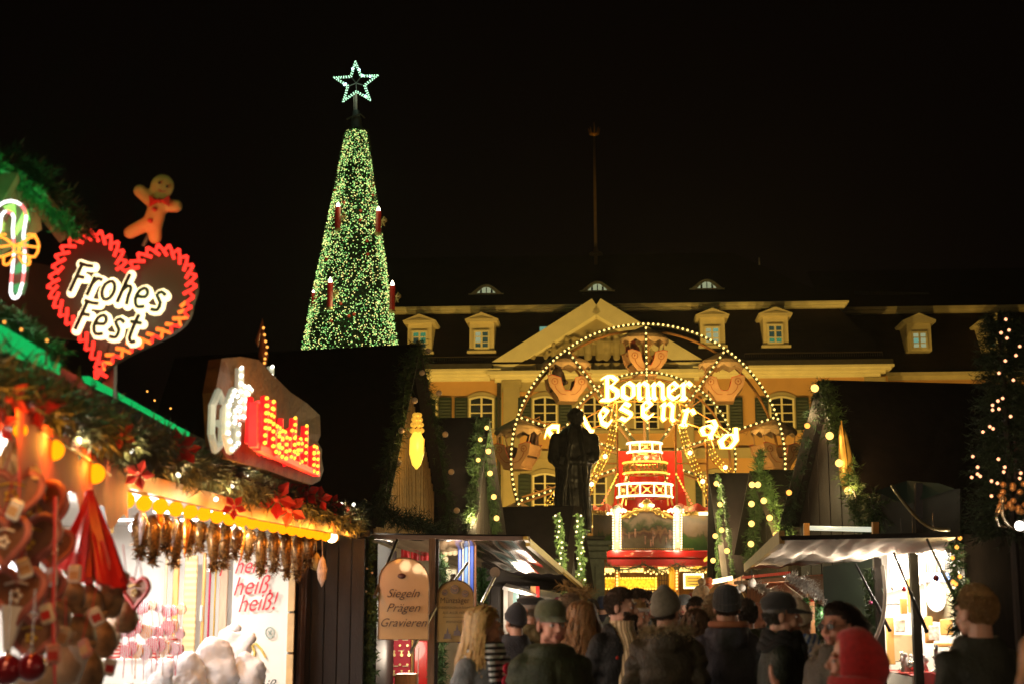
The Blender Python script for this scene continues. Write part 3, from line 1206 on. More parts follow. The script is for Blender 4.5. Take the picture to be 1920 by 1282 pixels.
def gondola(loc, label, rotz=0):
    t = thing('gondola', label, 'gondola', loc, rotz, 'gondolas hanging on the big wheel')
    n = 24
    top, mid, low = [], [], []
    for i in range(n):
        a = 2 * math.pi * i / n
        x, y = math.cos(a) * .80, math.sin(a) * .52
        top.append(V((x * .12, y * .12, .02)))
        mid.append(V((x * .85, y * .85, -.26)))
        low.append(V((x, y, -.40 - .16 * (1 if i % 2 else .3))))
    w = MB()
    w.loft([top, mid, [V((p.x, p.y, -.38)) for p in low], low], cap=False)
    obj('canopy', w, M_canvas, t)
    w = MB()
    for s in (-1, 1):
        for u in (-1, 1):
            w.tube([V((s * .62, u * .28, -.33)), V((s * .50, u * .34, -.95))], .022, 6)
    obj('canopy_poles', w, M_tub, t)
    w = MB()
    w.tube([V((0, 0, 0)), V((0, 0, -.3))], .03, 6)
    w.tube([V((-.6, 0, -.33)), V((.6, 0, -.33))], .025, 6)
    obj('hanger', w, M_dkgreen, t)
    out = [(-.66, -.84), (-.60, -1.15), (-.33, -1.50), (-.28, -1.62), (.28, -1.62), (.33, -1.50), (.60, -1.15), (.66, -.84), (.52, -.80),
           (.24, -.88), (.19, -1.12), (.10, -1.30), (-.10, -1.30), (-.19, -1.12), (-.24, -.88), (-.52, -.80)]
    for s in (-1, 1):
        w = MB()
        half = [(0, -1.62), (.28, -1.62), (.33, -1.50), (.60, -1.15), (.66, -.84), (.52, -.80), (.24, -.88), (.19, -1.12), (.10, -1.30), (0, -1.30)]
        for sx in (-1, 1):
            hp = [(sx * x, z) for x, z in half]
            tri = [(0, 1, 8, 9), (1, 2, 7, 8), (2, 3, 6, 7), (3, 4, 5, 6)]
            for f in tri:
                w.prism([hp[i] for i in f], (0, s * .42, 0), (1, 0, 0), (0, 0, 1), .04)
        obj('side_panel', w, M_tub, t)
        for sx in (-1, 1):
            orn = MB()
            cx, cz = sx * .43, -1.0
            yy = s * .45
            orn.tube([V((cx + .10 * math.cos(a / 10 * 6.28), yy, cz + .10 * math.sin(a / 10 * 6.28))) for a in range(10)], .018, 5, closed=True)
            orn.tube([V((cx, yy, cz - .12)), V((cx - sx * .05, yy, cz - .25)), V((cx - sx * .2, yy, cz - .40)), V((cx - sx * .36, yy, cz - .42))], .018, 5)
            orn.sphere((cx, yy, cz), .035, nu=6, nv=4)
            obj('scroll_ornament', orn, M_orn, t)
    w = MB()
    w.box((0, 0, -1.60), (.60, .8, .05))
    w.add([(.30, -.4, -1.56), (.30, .4, -1.56), (.63, .4, -.86), (.63, -.4, -.86)], [(0, 1, 2, 3)])
    w.add([(-.30, -.4, -1.56), (-.30, .4, -1.56), (-.63, .4, -.86), (-.63, -.4, -.86)], [(0, 1, 2, 3)])
    obj('hull', w, M_tub, t)
    w = MB()
    for s in (-1, 1):
        w.box((s * .36, 0, -1.22), (.26, .76, .06))
    obj('bench', w, M_seat, t)
    w = MB()
    for s in (-1, 1):
        w.tube([V((-.66, s * .44, -.83)), V((-.52, s * .44, -.79)), V((-.24, s * .44, -.87)), V((-.19, s * .44, -1.12)), V((-.10, s * .44, -1.29)), V((.10, s * .44, -1.29)),
                V((.19, s * .44, -1.12)), V((.24, s * .44, -.87)), V((.52, s * .44, -.79)), V((.66, s * .44, -.83))], .014, 5)
    obj('edge_trim', w, mat('red_edge', (.5, .04, .02), .4), t)
    return t

where = {0: 'cream canopied gondola hanging at the very top of the big wheel', 36: 'cream gondola on the upper right rim of the wheel beside the small dormers',
         72: 'cream gondola on the right rim of the wheel next to the dark green shutters', 108: 'cream gondola low on the right rim behind the fir garland',
         144: 'cream gondola at the lower right of the wheel behind the painted panels', 180: 'cream gondola at the very bottom of the big wheel',
         216: 'cream gondola at the lower left of the wheel behind the statue', 252: 'cream gondola low on the left rim with only its scalloped canopy showing',
         288: 'cream gondola on the left rim left of the bronze statue', 324: 'cream gondola on the upper left rim in front of the pediment corner'}
g0 = None
for a in range(0, 360, 36):
    p = wp(a, R1, .2)
    rz = {0: .15, 36: -.1, 72: .35, 108: .2, 144: 0, 180: 0, 216: 0, 252: .2, 288: -.45, 324: .1}[a]
    if g0 is None:
        g0 = gondola(p, where[a], rz)
    else:
        dup(g0, p, rz, where[a])

sign = thing('wheel_sign', 'glowing blackletter sign reading Bonner Riesenrad over the wheel', 'sign', (WC.x, D - 3.2, 0))
M_letter = mat('neon_letter', (.8, .6, .3), .4, var=0, emit=(1.0, .74, .26), estr=4.5, sampling='AUTO')
M_lrim = mat('letter_glow_rim', (.8, .45, .08), .4, var=0, emit=(1.0, .48, .03), estr=1.0, sampling='NONE')  # glow around the letters, put into a wider emissive orange backing
DS = D - 3.2
KS = DS / FPX

def letter(ch, px, py, hpx, rot, wid=1.0, xh=True):
    c = W(px, py, DS)
    a = math.radians(rot)
    x = V((math.cos(a), 0, math.sin(a)))
    y = V((-math.sin(a), 0, math.cos(a)))
    h = hpx * KS
    M = basis(c, x, y) @ Matrix.Scale(wid, 4, (1, 0, 0))
    M = M @ Matrix.Translation(V((-.48 * h, -.5 * h, 0)))
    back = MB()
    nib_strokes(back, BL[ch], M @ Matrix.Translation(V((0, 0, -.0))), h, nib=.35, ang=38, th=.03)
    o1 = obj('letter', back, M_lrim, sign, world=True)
    front = MB()
    nib_strokes(front, BL[ch], M @ Matrix.Translation(V((0, 0, .05))), h, nib=.21, ang=38, th=.05)
    o2 = obj('neon_face', front, M_letter, o1, world=True)
    return o1

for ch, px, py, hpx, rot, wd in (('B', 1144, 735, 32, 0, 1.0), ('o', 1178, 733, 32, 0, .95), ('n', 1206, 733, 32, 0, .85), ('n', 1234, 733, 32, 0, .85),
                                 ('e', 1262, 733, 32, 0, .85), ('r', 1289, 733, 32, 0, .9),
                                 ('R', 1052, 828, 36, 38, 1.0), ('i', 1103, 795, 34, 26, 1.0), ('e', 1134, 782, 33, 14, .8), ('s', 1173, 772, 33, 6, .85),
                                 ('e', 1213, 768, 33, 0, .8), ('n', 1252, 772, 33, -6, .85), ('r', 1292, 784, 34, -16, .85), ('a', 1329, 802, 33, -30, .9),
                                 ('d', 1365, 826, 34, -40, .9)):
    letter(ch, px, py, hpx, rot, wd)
w = MB()
arc = [W(1040 + i * 34.5, 842 - 62 * math.sin(math.pi * (i + .3) / 10.6), DS + .12) for i in range(11)]
w.tube(arc, .022, 5)
arc2 = [W(1060 + i * 30.5, 815 - 72 * math.sin(math.pi * (i + .3) / 10.6), DS + .12) for i in range(11)]
w.tube(arc2, .018, 5)
w.beam(W(1130, 752, DS + .12), W(1300, 752, DS + .12), .03)
for i in range(1, 10, 2):
    w.beam(arc[i], arc2[i], .02)
for px in (1156, 1266):
    w.beam(W(px, 800, DS + .15), W(px, 755, DS + .15), .03)
obj('sign_frame', w, M_orange, sign, world=True)
for i, (px, py) in enumerate(((1160, 742), (1215, 742), (1270, 742), (1140, 792), (1213, 780), (1290, 795), (1350, 822), (1060, 838))):
    lamp('neon_lamp', W(px, py, DS - .25), 80, (1, .66, .20), .2)
    lamp('neon_lamp', W(px, py, DS + .5), 125, (1, .60, .15), .2)

ride = thing('ride_front', 'bulb studded show front of the ferris wheel with crown tiers and painted panels', 'fairground front', (WC.x, 41, 0))

def arm(label_pts, d):
    pts = smoothline([W(px, py, d) for px, py in label_pts], .12)
    n = len(pts)
    w = MB()
    offs = []
    for i, p in enumerate(pts):
        t = (pts[min(i + 1, n - 1)] - pts[max(i - 1, 0)]).normalized()
        s = t.cross(V((0, 1, 0))).normalized()
        offs.append(s)
    A = [p + s * .10 for p, s in zip(pts, offs)]
    B = [p - s * .10 for p, s in zip(pts, offs)]
    w.tube(A, .022, 5)
    w.tube(B, .022, 5)
    for i in range(n - 1):
        w.beam(A[i] if i % 2 else B[i], B[i + 1] if i % 2 else A[i + 1], .018)
    o = obj('curved_arm', w, M_gold, ride, world=True)
    bp = []
    for i in range(n):
        for s in (-1, 0, 1):
            bp.append(pts[i] + offs[i] * .085 * s + V((0, -.06, 0)))
    bulbs(o, bp, .022, M_bulby, name='bulb', limit=40)
    for k in range(1, int(n / 4) + 1):
        i = min(n - 1, int(k * n / (n / 4 + .5)))
        if k % 2 == 0:
            bulbs(o, [pts[i] + V((0, -.12, 0))], .075, M_bulbw, name='spotlight')
            lamp('arm_lamp', pts[i] + V((0, -.25, 0)), 6, (1, .75, .3), .08)

arm([(1277, 795), (1290, 842), (1313, 895), (1345, 958)], 40.8)
arm([(1326, 825), (1340, 858), (1372, 888), (1395, 915)], 41.6)
arm([(1152, 798), (1140, 842), (1116, 893), (1085, 955)], 40.8)
arm([(1100, 825), (1085, 862), (1058, 905), (1026, 948)], 41.6)
for px in (1157, 1266, 1325, 1100):
    w = MB()
    a = W(px, 795 if px in (1157, 1266) else 830, 41.4)
    w.beam(a, (a.x, a.y, 0), .06)
    obj('post', w, M_orange, ride, world=True)
for a_, b_ in ((1266, 1328), (1157, 1100)):
    w = MB()
    w.beam(W(a_, 868, 41.4), W(b_, 868, 41.4), .05)
    obj('cross_rail', w, M_orange, ride, world=True)

def tier(cx, py0, py1, wpx, d, bright, nbay):
    r = wpx / 2 * d / FPX
    top = W(cx, py0, d)
    bot = W(cx, py1, d)
    w = MB()
    n = 40

    def ring(z, rr):
        return [V((top.x + math.cos(a / n * 2 * math.pi) * rr, d + r + math.sin(a / n * 2 * math.pi) * rr, z)) for a in range(n)]
    w.tube(ring(top.z, r), .025, 5, closed=True)
    w.tube(ring(bot.z, r), .025, 5, closed=True)
    nb = nbay * 2
    P = []
    for k in range(nb):
        a = 2 * math.pi * (k + .5) / nb
        P.append((top.x + math.cos(a) * r, d + r + math.sin(a) * r))
    for k in range(nb):
        p, q = P[k], P[(k + 1) % nb]
        w.beam((p[0], p[1], top.z), (p[0], p[1], bot.z), .045)
        w.beam((p[0], p[1], top.z), (q[0], q[1], bot.z), .022)
        w.beam((p[0], p[1], bot.z), (q[0], q[1], top.z), .022)
        w.box(((p[0] + q[0]) / 2, (p[1] + q[1]) / 2, (top.z + bot.z) / 2), (.09, .09, .09))
    o = obj('crown_tier', w, M_gold, ride, world=True)
    bp = []
    m = int(math.pi * wpx / (4.3 if bright else 5.5))
    for k in range(m):
        a = math.pi + math.pi * (k + .5) / m
        for z in (top.z, bot.z):
            bp.append(V((top.x + math.cos(a) * (r + .03), d + r + math.sin(a) * (r + .03), z)))
    bulbs(o, bp, .036 if bright else .034, M_bulbw if bright else M_bulby, name='bulb', limit=120)
    if bright:
        tb = []
        for k in range(nb):
            if P[k][1] < d + r:
                for j in range(1, 6):
                    tb.append(V((P[k][0], P[k][1] - .05, top.z + (bot.z - top.z) * j / 6)))
        bulbs(o, tb, .032, M_bulbw, name='bulb', limit=120)
    return o

tier(1211, 828, 845, 62, 40.6, True, 4)
tier(1213, 864, 884, 80, 40.4, False, 8)
tier(1213, 905, 928, 102, 40.2, True, 6)
for (px, py, dd) in ((1211, 837, 40.2), (1213, 917, 39.8), (1180, 917, 39.9), (1246, 917, 39.9)):
    lamp('tier_lamp', W(px, py, dd), 16, (1, .8, .45), .15)
n = 12
w = MB()

def cone_ring(px, py, wpx, d, n=14):
    c = W(px, py, d)
    r = wpx / 2 * d / FPX
    return [V((c.x + math.cos(2 * math.pi * k / n) * r, d + r * .6 + math.sin(2 * math.pi * k / n) * r * .6, c.z)) for k in range(n)]

w.loft([cone_ring(1215, 1030, 170, 41.6), cone_ring(1215, 950, 130, 41.6), cone_ring(1215, 885, 86, 41.7), cone_ring(1215, 846, 56, 41.8)])
obj('inner_cone', w, M_redp, ride, world=True, smooth=True)
w = MB()
w.quad(W(1158, 845, 42.6), W(1277, 845, 42.6), W(1288, 950, 42.6), W(1150, 950, 42.6))
w.quad(W(1150, 950, 42.7), W(1288, 950, 42.7), W(1277, 845, 42.7), W(1158, 845, 42.7))
obj('back_cloth', w, M_redtarp, ride, world=True)
w = MB()
for s in (-1, 1):
    for (a, b) in (((s * 48, 925), (s * 24, 848)), ((s * 40, 925), (s * 34, 885))):
        w.tube([W(1213 + a[0], a[1] + 22, 40.5), W(1213 + b[0], b[1], 40.8)], .03, 5)
obj('crown_struts', w, M_gold, ride, world=True)
for s, lab in ((-1, 'left'), (1, 'right')):
    pts = [W(1213 + s * (55 + 28 * i / 9), 888 + 55 * i / 9, 40.9) for i in range(10)]
    w = MB()
    w.tube([pts[0], pts[-1]], .015, 5)
    o = obj('light_string', w, M_gold, ride, world=True)
    bulbs(o, pts[:5], .032, M_bulby)
    bulbs(o, pts[5:], .032, M_bulbr)
pts = [W(1213 + s * (42 - 12 * i / 3), 888 + 22 * i / 3, 40.3) for s in (-1, 1) for i in range(4)]
bulbs(ride, pts, .03, M_bulb)

def painted(name, seed, day):
    m = bpy.data.materials.new(name)
    m.use_nodes = True
    t = m.node_tree
    b = t.nodes['Principled BSDF']
    b.inputs['Roughness'].default_value = .3
    tc = t.nodes.new('ShaderNodeTexCoord')
    mp = t.nodes.new('ShaderNodeMapping')
    mp.inputs['Location'].default_value = (seed, seed * .7, 0)
    t.links.new(tc.outputs['Object'], mp.inputs[0])
    n = t.nodes.new('ShaderNodeTexNoise')
    n.inputs['Scale'].default_value = 3.2
    n.inputs['Detail'].default_value = 7
    n.inputs['Distortion'].default_value = .8
    t.links.new(mp.outputs[0], n.inputs[0])
    s = t.nodes.new('ShaderNodeSeparateXYZ')
    t.links.new(tc.outputs['Generated'], s.inputs[0])
    a = t.nodes.new('ShaderNodeMath')
    a.operation = 'MULTIPLY_ADD'
    a.inputs[1].default_value = .75
    t.links.new(n.outputs['Fac'], a.inputs[0])
    a.inputs[2].default_value = -.36
    a2 = t.nodes.new('ShaderNodeMath')
    a2.operation = 'ADD'
    t.links.new(s.outputs['Z'], a2.inputs[0])
    t.links.new(a.outputs[0], a2.inputs[1])
    r = t.nodes.new('ShaderNodeValToRGB')
    cs = [(0.0, (.05, .035, .015)), (.25, (.09, .06, .03)), (.38, (.06, .02, .012)), (.48, (.15, .07, .03)), (.58, (.03, .025, .012)),
          (.68, (.05, .055, .02)), (.8, (.16, .11, .07)), (1.0, (.24, .14, .08))] if day == 0 else \
        [(0.0, (.04, .12, .02)), (.3, (.10, .18, .04)), (.42, (.16, .14, .06)), (.5, (.36, .24, .14)), (.7, (.40, .28, .20)), (.85, (.30, .24, .18)), (1.0, (.42, .26, .12))]
    el = r.color_ramp.elements
    while len(el) < len(cs):
        el.new(.5)
    for e, (p, c) in zip(el, cs):
        e.position = p
        e.color = (*c, 1)
    t.links.new(a2.outputs[0], r.inputs[0])
    t.links.new(r.outputs[0], b.inputs['Base Color'])
    return m

M_p0 = painted('painted_landscape', 1.3, 0)
M_p1 = painted('painted_meadow', 4.1, 1)
DP = 39.6
pc = W(1213, 1030, DP)
hw = 55 * DP / FPX
n = 16
arch = [(-hw, 0), (hw, 0)] + [(hw - 2 * hw * k / n, (55 + 16 * math.sin(math.pi * k / n) ** 1.3) * DP / FPX) for k in range(n + 1)]
w = MB()
w.prism(arch, pc, (1, 0, 0), (0, 0, 1), -.08)
obj('painted_panel', w, M_p0, ride, world=True)
fig = MB()
rr = random.Random(5)
for i in range(12):
    x = pc.x + rr.uniform(-.72, .72)
    z = pc.z + rr.uniform(.08, .35)
    h = rr.uniform(.14, .22)
    fig.sphere((x, DP - .015, z + h / 2), h / 2, (.32, .1, 1), 8, 6)
    fig.sphere((x, DP - .015, z + h * 1.12), h * .16, (1, .3, 1), 6, 4)
obj('painted_figures', fig, mat('painted_cloth', (.20, .09, .05), .4, var=.6, scale=9), ride, world=True)
w = MB()
fr = [W(1158, 962, DP - .05)]
arcp = [V((pc.x + hw - 2 * hw * k / n, DP - .06, pc.z + (57 + 17 * math.sin(math.pi * k / n) ** 1.3) * DP / FPX)) for k in range(n + 1)]
w.tube(arcp, .05, 8)
w.sphere(W(1213, 948, DP - .08), .17, (1, .5, 1))
w.sphere(W(1213, 941, DP - .08), .10, (1, .5, 1))
for k in (3, 5, 11, 13):
    w.tube([arcp[k] + V((math.cos(q) * .09, -.02, math.sin(q) * .09)) for q in (0, 1, 2, 3, 4, 5, 6)], .025, 5)
obj('carved_arch', w, M_gold, ride, world=True)
bulbs(ride, [W(px, py, DP - .16) for px, py in ((1201, 946), (1204, 947), (1219, 946), (1224, 947), (1258, 955), (1254, 957), (1264, 955), (1168, 955), (1172, 957), (1163, 956))],
      .055, M_bulbw, name='arch_bulb')
for px, py in ((1202, 945), (1222, 945), (1260, 957), (1167, 957)):
    lamp('arch_lamp', W(px, py, DP - .4), 7, (1, .84, .5), .08)
for s in (-1, 1):
    w = MB()
    cx = 1213 + s * 57
    a = W(cx, 955, DP - .12)
    b = W(cx, 1032, DP - .12)
    w.tube([a, a.lerp(b, .3), a.lerp(b, .7), b], [.09, .065, .07, .10], 10)
    w.sphere(a, .13)
    o = obj('pillar', w, M_white, ride, world=True, smooth=True)
    bp = []
    for i in range(17):
        p = a.lerp(b, i / 16)
        bw = .10 if i > 1 else .15
        for q in (-1, 1):
            bp.append(p + V((q * bw, -.10, 0)))
        if i % 4 == 0:
            bp.append(p + V((0, -.14, 0)))
    bulbs(o, bp, .030, M_bulbw, name='bulb')
    for f in (.15, .5, .95):
        lamp('pillar_lamp', a.lerp(b, f) + V((0, -.3 if f < .9 else -.75, 0)), 5 if f < .9 else 22, (1, .86, .55), .08)
for s, (xa, xb) in ((1, (1277, 1350)), (-1, (1112, 1149))):
    a, b = W(xa, 1031, DP + .1), W(xb, 1031, DP + 1.0)
    c, d_ = W(xb, 963, DP + 1.0), W(xa, 967, DP + .1)
    if s < 0:
        a, b = W(xb, 1031, DP + .1), W(xa, 1031, DP + 1.0)
        c, d_ = W(xa, 963, DP + 1.0), W(xb, 967, DP + .1)
    w = MB()
    w.quad(a, b, c, d_)
    back = V((0, .08, 0))
    w.quad(a + back, b + back, c + back, d_ + back)
    obj('painted_panel', w, M_p1, ride, world=True)
    w = MB()
    w.beam(d_ + V((0, -.05, .06)), c + V((0, -.05, .06)), .10)
    for k in range(9):
        p = d_.lerp(c, k / 8) + V((0, -.12, .05 + .03 * (k % 2)))
        w.sphere(p, .05, nu=6, nv=4)
    obj('carved_rail', w, M_gold, ride, world=True)
    if s > 0:
        w = MB()
        w.beam(W(1312, 962, DP + .3), W(1336, 962, DP + .6), .09)
        obj('strip_light', w, M_bulbw, ride, world=True)
        lamp('strip_lamp', W(1322, 966, DP - .1), 14, (1, .85, .5), .15)
    else:
        bulbs(ride, [W(1146, 961, DP - .1), W(1140, 962, DP)], .05, M_bulbw)
    w = MB()
    aa, bb = (1268, 1337) if s > 0 else (1168, 1112)

    def wob(u, v):
        return V((0, .1 * math.sin(u * 9), .05 * math.sin(u * 14) * (v > .5)))
    w.tess([W(aa, 961, DP + .5), W(bb, 960, DP + 1.4), W(bb, 947, DP + 1.6), W(aa, 945, DP + .8)], 14, 3, wob)
    obj('red_sheet', w, M_redtarp, ride, world=True, smooth=True)
zf1 = W(1213, 1031, DP - .4).z
zf0 = W(1213, 1045, DP - .4).z
zf2 = W(1213, 1060, DP - .3).z
xa, xb = W(1133, 1040, DP).x, W(1350, 1040, DP).x
w = MB()
w.box(((xa + xb) / 2, DP + 1.0, (zf1 + zf0) / 2), (xb - xa, 2.9, zf1 - zf0), bev=.03)
obj('fascia', w, M_redp, ride, world=True)
w = MB()
w.box(((xa + xb) / 2, DP + 1.05, (zf0 + zf2) / 2 - .002), (xb - xa - .1, 2.8, zf0 - zf2), bev=.01)
obj('lower_fascia', w, mat('red_board', (.50, .015, .01), .5), ride, world=True)
w = MB()
for k in range(34):
    w.sphere((xa + .4 + (xb - xa - 1.2) * k / 33, DP - .47, zf1 + .04), .022, nu=6, nv=4)
obj('bead_rail', w, M_gold, ride, world=True)
DB = 40.4
w = MB()
w.quad(W(1133, 1070, DB + 1), W(1345, 1070, DB + 1), W(1345, 1180, DB + 1), W(1133, 1180, DB + 1))
obj('back_wall', w, mat('mustard_wall', (.45, .24, .03), .6, var=.3), ride, world=True)
for (x0, x1, y0, y1) in ((1134, 1232, 1083, 1103),):
    w = MB()
    a, b = W(x0, y0, DB), W(x1, y1, DB)
    w.box(((a.x + b.x) / 2, DB, (a.z + b.z) / 2), (b.x - a.x, .1, a.z - b.z))
    o = obj('gilt_counter_panel', w, mat('gold_leaf', (.75, .45, .05), .35, .4, var=.5, scale=14, bump=.6, bscale=30), ride, world=True)
    nb = 19
    bp = [W(x0 + (x1 - x0) * (i + .5) / nb, y, DB - .09) for i in range(nb) for y in (y0, y1)]
    bp += [W(x1 - 2, y0 + (y1 - y0) * k / 4, DB - .09) for k in range(5)]
    bulbs(o, bp, .034, M_bulby, name='bulb')
    for k in range(5):
        lamp('booth_lamp', W(x0 + (x1 - x0) * (k + .5) / 5, 1093, DB - .5), 6, (1, .68, .14), .1)
bp = [W(1134 + i * 5.4, 1072 - (3 if i % 2 else 0) + 3 * math.cos(i * .35), DB - .1) for i in range(38)]
bulbs(ride, bp, .034, M_bulb)
bp = [W(1178 + i * 9.2, 1110, DB - .1) for i in range(10)]
bulbs(ride, bp, .034, M_bulb)
w = MB()
w.beam(W(1134, 1068, DB), W(1206, 1068, DB), .12, .06)
w.beam(W(1234, 1066, DB), W(1302, 1066, DB), .12, .06)
obj('tube_light', w, M_bulb, ride, world=True)
for px in (1157, 1269):
    w = MB()
    a = W(px, 1060, DB - .3)
    w.tube([a, (a.x, a.y, 0)], .07, 10)
    o = obj('booth_post', w, M_orange, ride, world=True)
    q = MB()
    q.sphere(W(px, 1062, DB - .4), .10)
    obj('dark_knob', q, M_seat, o, world=True)
    q = MB()
    q.sphere(W(px, 1053, DB - .4), .085)
    obj('red_bauble', q, M_redp, o, world=True)
    bulbs(o, [W(px, 1067 + i * 6, DB - .42) for i in range(7)], .034, M_bulb)
a, b = W(1255, 1108, DB - .1), W(1266, 1062, DB - .1)
w = MB()
w.box(((a.x + b.x) / 2, DB - .1, b.z / 2), (b.x - a.x, .2, b.z))
obj('yellow_pillar', w, mat('yellow_paint', (.8, .48, .02), .45), ride, world=True)
lamp('booth_lamp', W(1262, 1080, DB - .8), 14, (1, .75, .2), .1)
w = MB()
a, b = W(1236, 1104, DB), W(1250, 1070, DB)
for i in range(4):
    x = a.x + (b.x - a.x) * i / 3
    w.beam((x, DB, a.z), (x, DB, b.z), .014)
for i in range(5):
    z = a.z + (b.z - a.z) * i / 4
    w.beam((a.x, DB, z), (b.x, DB, z), .014)
obj('grille', w, M_seat, ride, world=True)
nb_t = thing('notice_board', 'small yellow notice framed by bright white bulbs under the red canopy', 'notice board', W(1300, 1088, DB - .6))
a, b = W(1283, 1101, DB - .6), W(1317, 1076, DB - .6)
w = MB()
w.box(((a.x + b.x) / 2, a.y, (a.z + b.z) / 2), (b.x - a.x, .06, b.z - a.z))
obj('board', w, mat('yellow_notice', (.75, .5, .06), .5, var=.05), nb_t, world=True)
bp = []
for i in range(9):
    u = i / 8
    bp += [V((a.x + (b.x - a.x) * u, a.y - .06, a.z)), V((a.x + (b.x - a.x) * u, a.y - .06, b.z))]
for i in range(1, 6):
    u = i / 6
    bp += [V((a.x, a.y - .06, a.z + (b.z - a.z) * u)), V((b.x, a.y - .06, a.z + (b.z - a.z) * u))]
bulbs(nb_t, bp, .036, M_bulbw)
lamp('notice_lamp', W(1300, 1088, DB - 1.1), 9, (1, .8, .4), .1)
w = MB()
for i, ln in enumerate((.30, .34, .24)):
    w.box(((a.x + b.x) / 2, a.y - .034, b.z - .10 - .085 * i), (ln, .006, .018))
obj('print_lines', w, M_seat, nb_t, world=True)
for i, (x0, x1) in enumerate(((1136, 1206), (1206, 1268), (1268, 1344))):
    pts = [W(x0 + (x1 - x0) * k / 6, 1056 + 11 * math.sin(math.pi * k / 6), DP - .5) for k in range(7)]
    lab = ['left', 'middle', 'right'][i]
    fir_garland('fir swag draped under the red fascia of the wheel front, %s one of three' % lab, pts, .13, (), None, dens=110, k=7, nl=.06, w=.012,
                group='fir swags under the red fascia')
    ros = MB()
pts = smoothline([W(1300, 1068, DB - .8), W(1316, 1056, DB - 1), W(1326, 1046, DB - 1.2), W(1342, 1041, DB - 1.4)], .06)
w = MB()
w.tube(pts, [.06 + .012 * math.sin(i * 2.2) for i in range(len(pts))], 8)
rl = solo('rope_light', w, mat('yellow_rope_light', (.8, .5, .05), .4, var=.1, emit=(1, .6, .05), estr=.9, sampling='NONE'),
          'thick twisted yellow rope light rising at the right end of the red fascia', 'rope light', smooth=True)
# ================================================================== THE BIG CHRISTMAS TREE
TD = 50.0
tb = W(657, 640, TD)
TX0 = tb.x
KT = TD / FPX
tree = thing('christmas_tree', 'tall slim fir cone strung with thousands of greenish fairy lights', 'christmas tree', (TX0, TD, 0))
zb = W(657, 640, TD).z
ztp = W(667, 248, TD).z
rb = 87 * KT
rt = 20 * KT
lean = (W(668, 248, TD).x - TX0) / (ztp - zb)

def tree_r(z):
    u = (z - zb) / (ztp - zb)
    return rb + (rt - rb) * u

def tree_c(z):
    return TX0 + lean * (z - zb)

N = 15000
zz = RS.uniform(0, 1, N) ** 1.25
Z = 2.0 + (ztp - 2.0 + .05) * zz
Rr = np.array([tree_r(z) for z in Z])
A = RS.uniform(0, 2 * math.pi, N)
Dn = np.stack([np.cos(A), np.sin(A), RS.uniform(-.5, .25, N)], 1)
P = np.stack([tree_c(Z) + np.cos(A) * Rr * .80, TD + np.sin(A) * Rr * .80, Z], 1)
vs, fs = needle_tris(P, Dn, Rr * .2 * RS.uniform(.5, 1.2, N) + .05, 8, .10, .022)
o = obj('foliage', npmesh('foliage', vs, fs), M_garl_dark, tree, world=True, kind='stuff')
w = MB()
w.tube([V((TX0, TD, 0)), V((tree_c(ztp), TD, ztp + .6))], [.5, .12], 12)
obj('trunk', w, mat('bark', (.05, .03, .02), .9, bump=.6), tree, world=True)
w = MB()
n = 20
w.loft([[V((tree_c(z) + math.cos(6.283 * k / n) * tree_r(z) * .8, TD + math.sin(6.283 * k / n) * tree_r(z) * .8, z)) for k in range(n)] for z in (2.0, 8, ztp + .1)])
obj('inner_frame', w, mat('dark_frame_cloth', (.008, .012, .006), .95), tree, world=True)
M_fairy = emat('fairy_light', (.60, 1.0, .28), 1.9)
M_fairy2 = emat('fairy_light_warm', (1.0, .86, .26), 2.0)
M_fairy3 = emat('fairy_light_green', (.25, .9, .2), 1.1)
pts = []
rr = random.Random(9)
while len(pts) < 11500:
    z = zb - 2 + (ztp - zb + 2) * rr.random() ** 1.15
    a = rr.uniform(0, 2 * math.pi)
    r = tree_r(z)
    if noise.noise(V((math.cos(a) * 2.2, math.sin(a) * 2.2, z * 1.1))) < -.24 and rr.random() < .65:
        continue
    if abs(z - W(667, 335, TD).z) < .12 and rr.random() < .4:
        continue
    rj = r * rr.uniform(.93, 1.05)
    pts.append(V((tree_c(z) + math.cos(a) * rj, TD + math.sin(a) * rj, z)))
front = sorted(pts, key=lambda p: p.y)
grp = [front[0::4] + front[2::4], front[1::4], front[3::4]]
for g_, m_, r_ in zip(grp, (M_fairy, M_fairy2, M_fairy3), (.0175, .019, .0175)):
    rr.shuffle(g_)
    vis = [p for p in g_ if p.y < TD - .3 and p.z > zb]
    oth = [p for p in g_ if not (p.y < TD - .3 and p.z > zb)]
    bulbs(tree, vis[:100] + vis[100:] + oth, r_, m_, name='fairy_light', limit=100)
pts = []
for i in range(14):
    z = zb + (ztp - zb) * rr.random()
    a = rr.uniform(3.3, 6.1)
    pts.append(V((tree_c(z) + math.cos(a) * tree_r(z) * 1.02, TD + math.sin(a) * tree_r(z) * 1.02, z)))
bulbs(tree, pts, .07, mat('red_bauble', (.35, .02, .015), .2, coat=.5, emit=(.3, .01, .0), estr=.25, sampling='NONE'), name='bauble')
lamp('tree_lamp', (TX0, TD - 2.6, zb + 1), 60, (.7, 1, .4), .5)
lamp('tree_lamp', (TX0 + .2, TD - 1.8, zb + 4.5), 40, (.7, 1, .4), .5)

M_cwax = mat('red_candle', (.28, .012, .01), .4, emit=(.8, .02, .01), estr=.04, sampling='NONE')
M_cfl = emat('candle_bulb', (1, .88, .62), 7)
M_bow = mat('brass_bow', (.45, .28, .12), .4, .6)

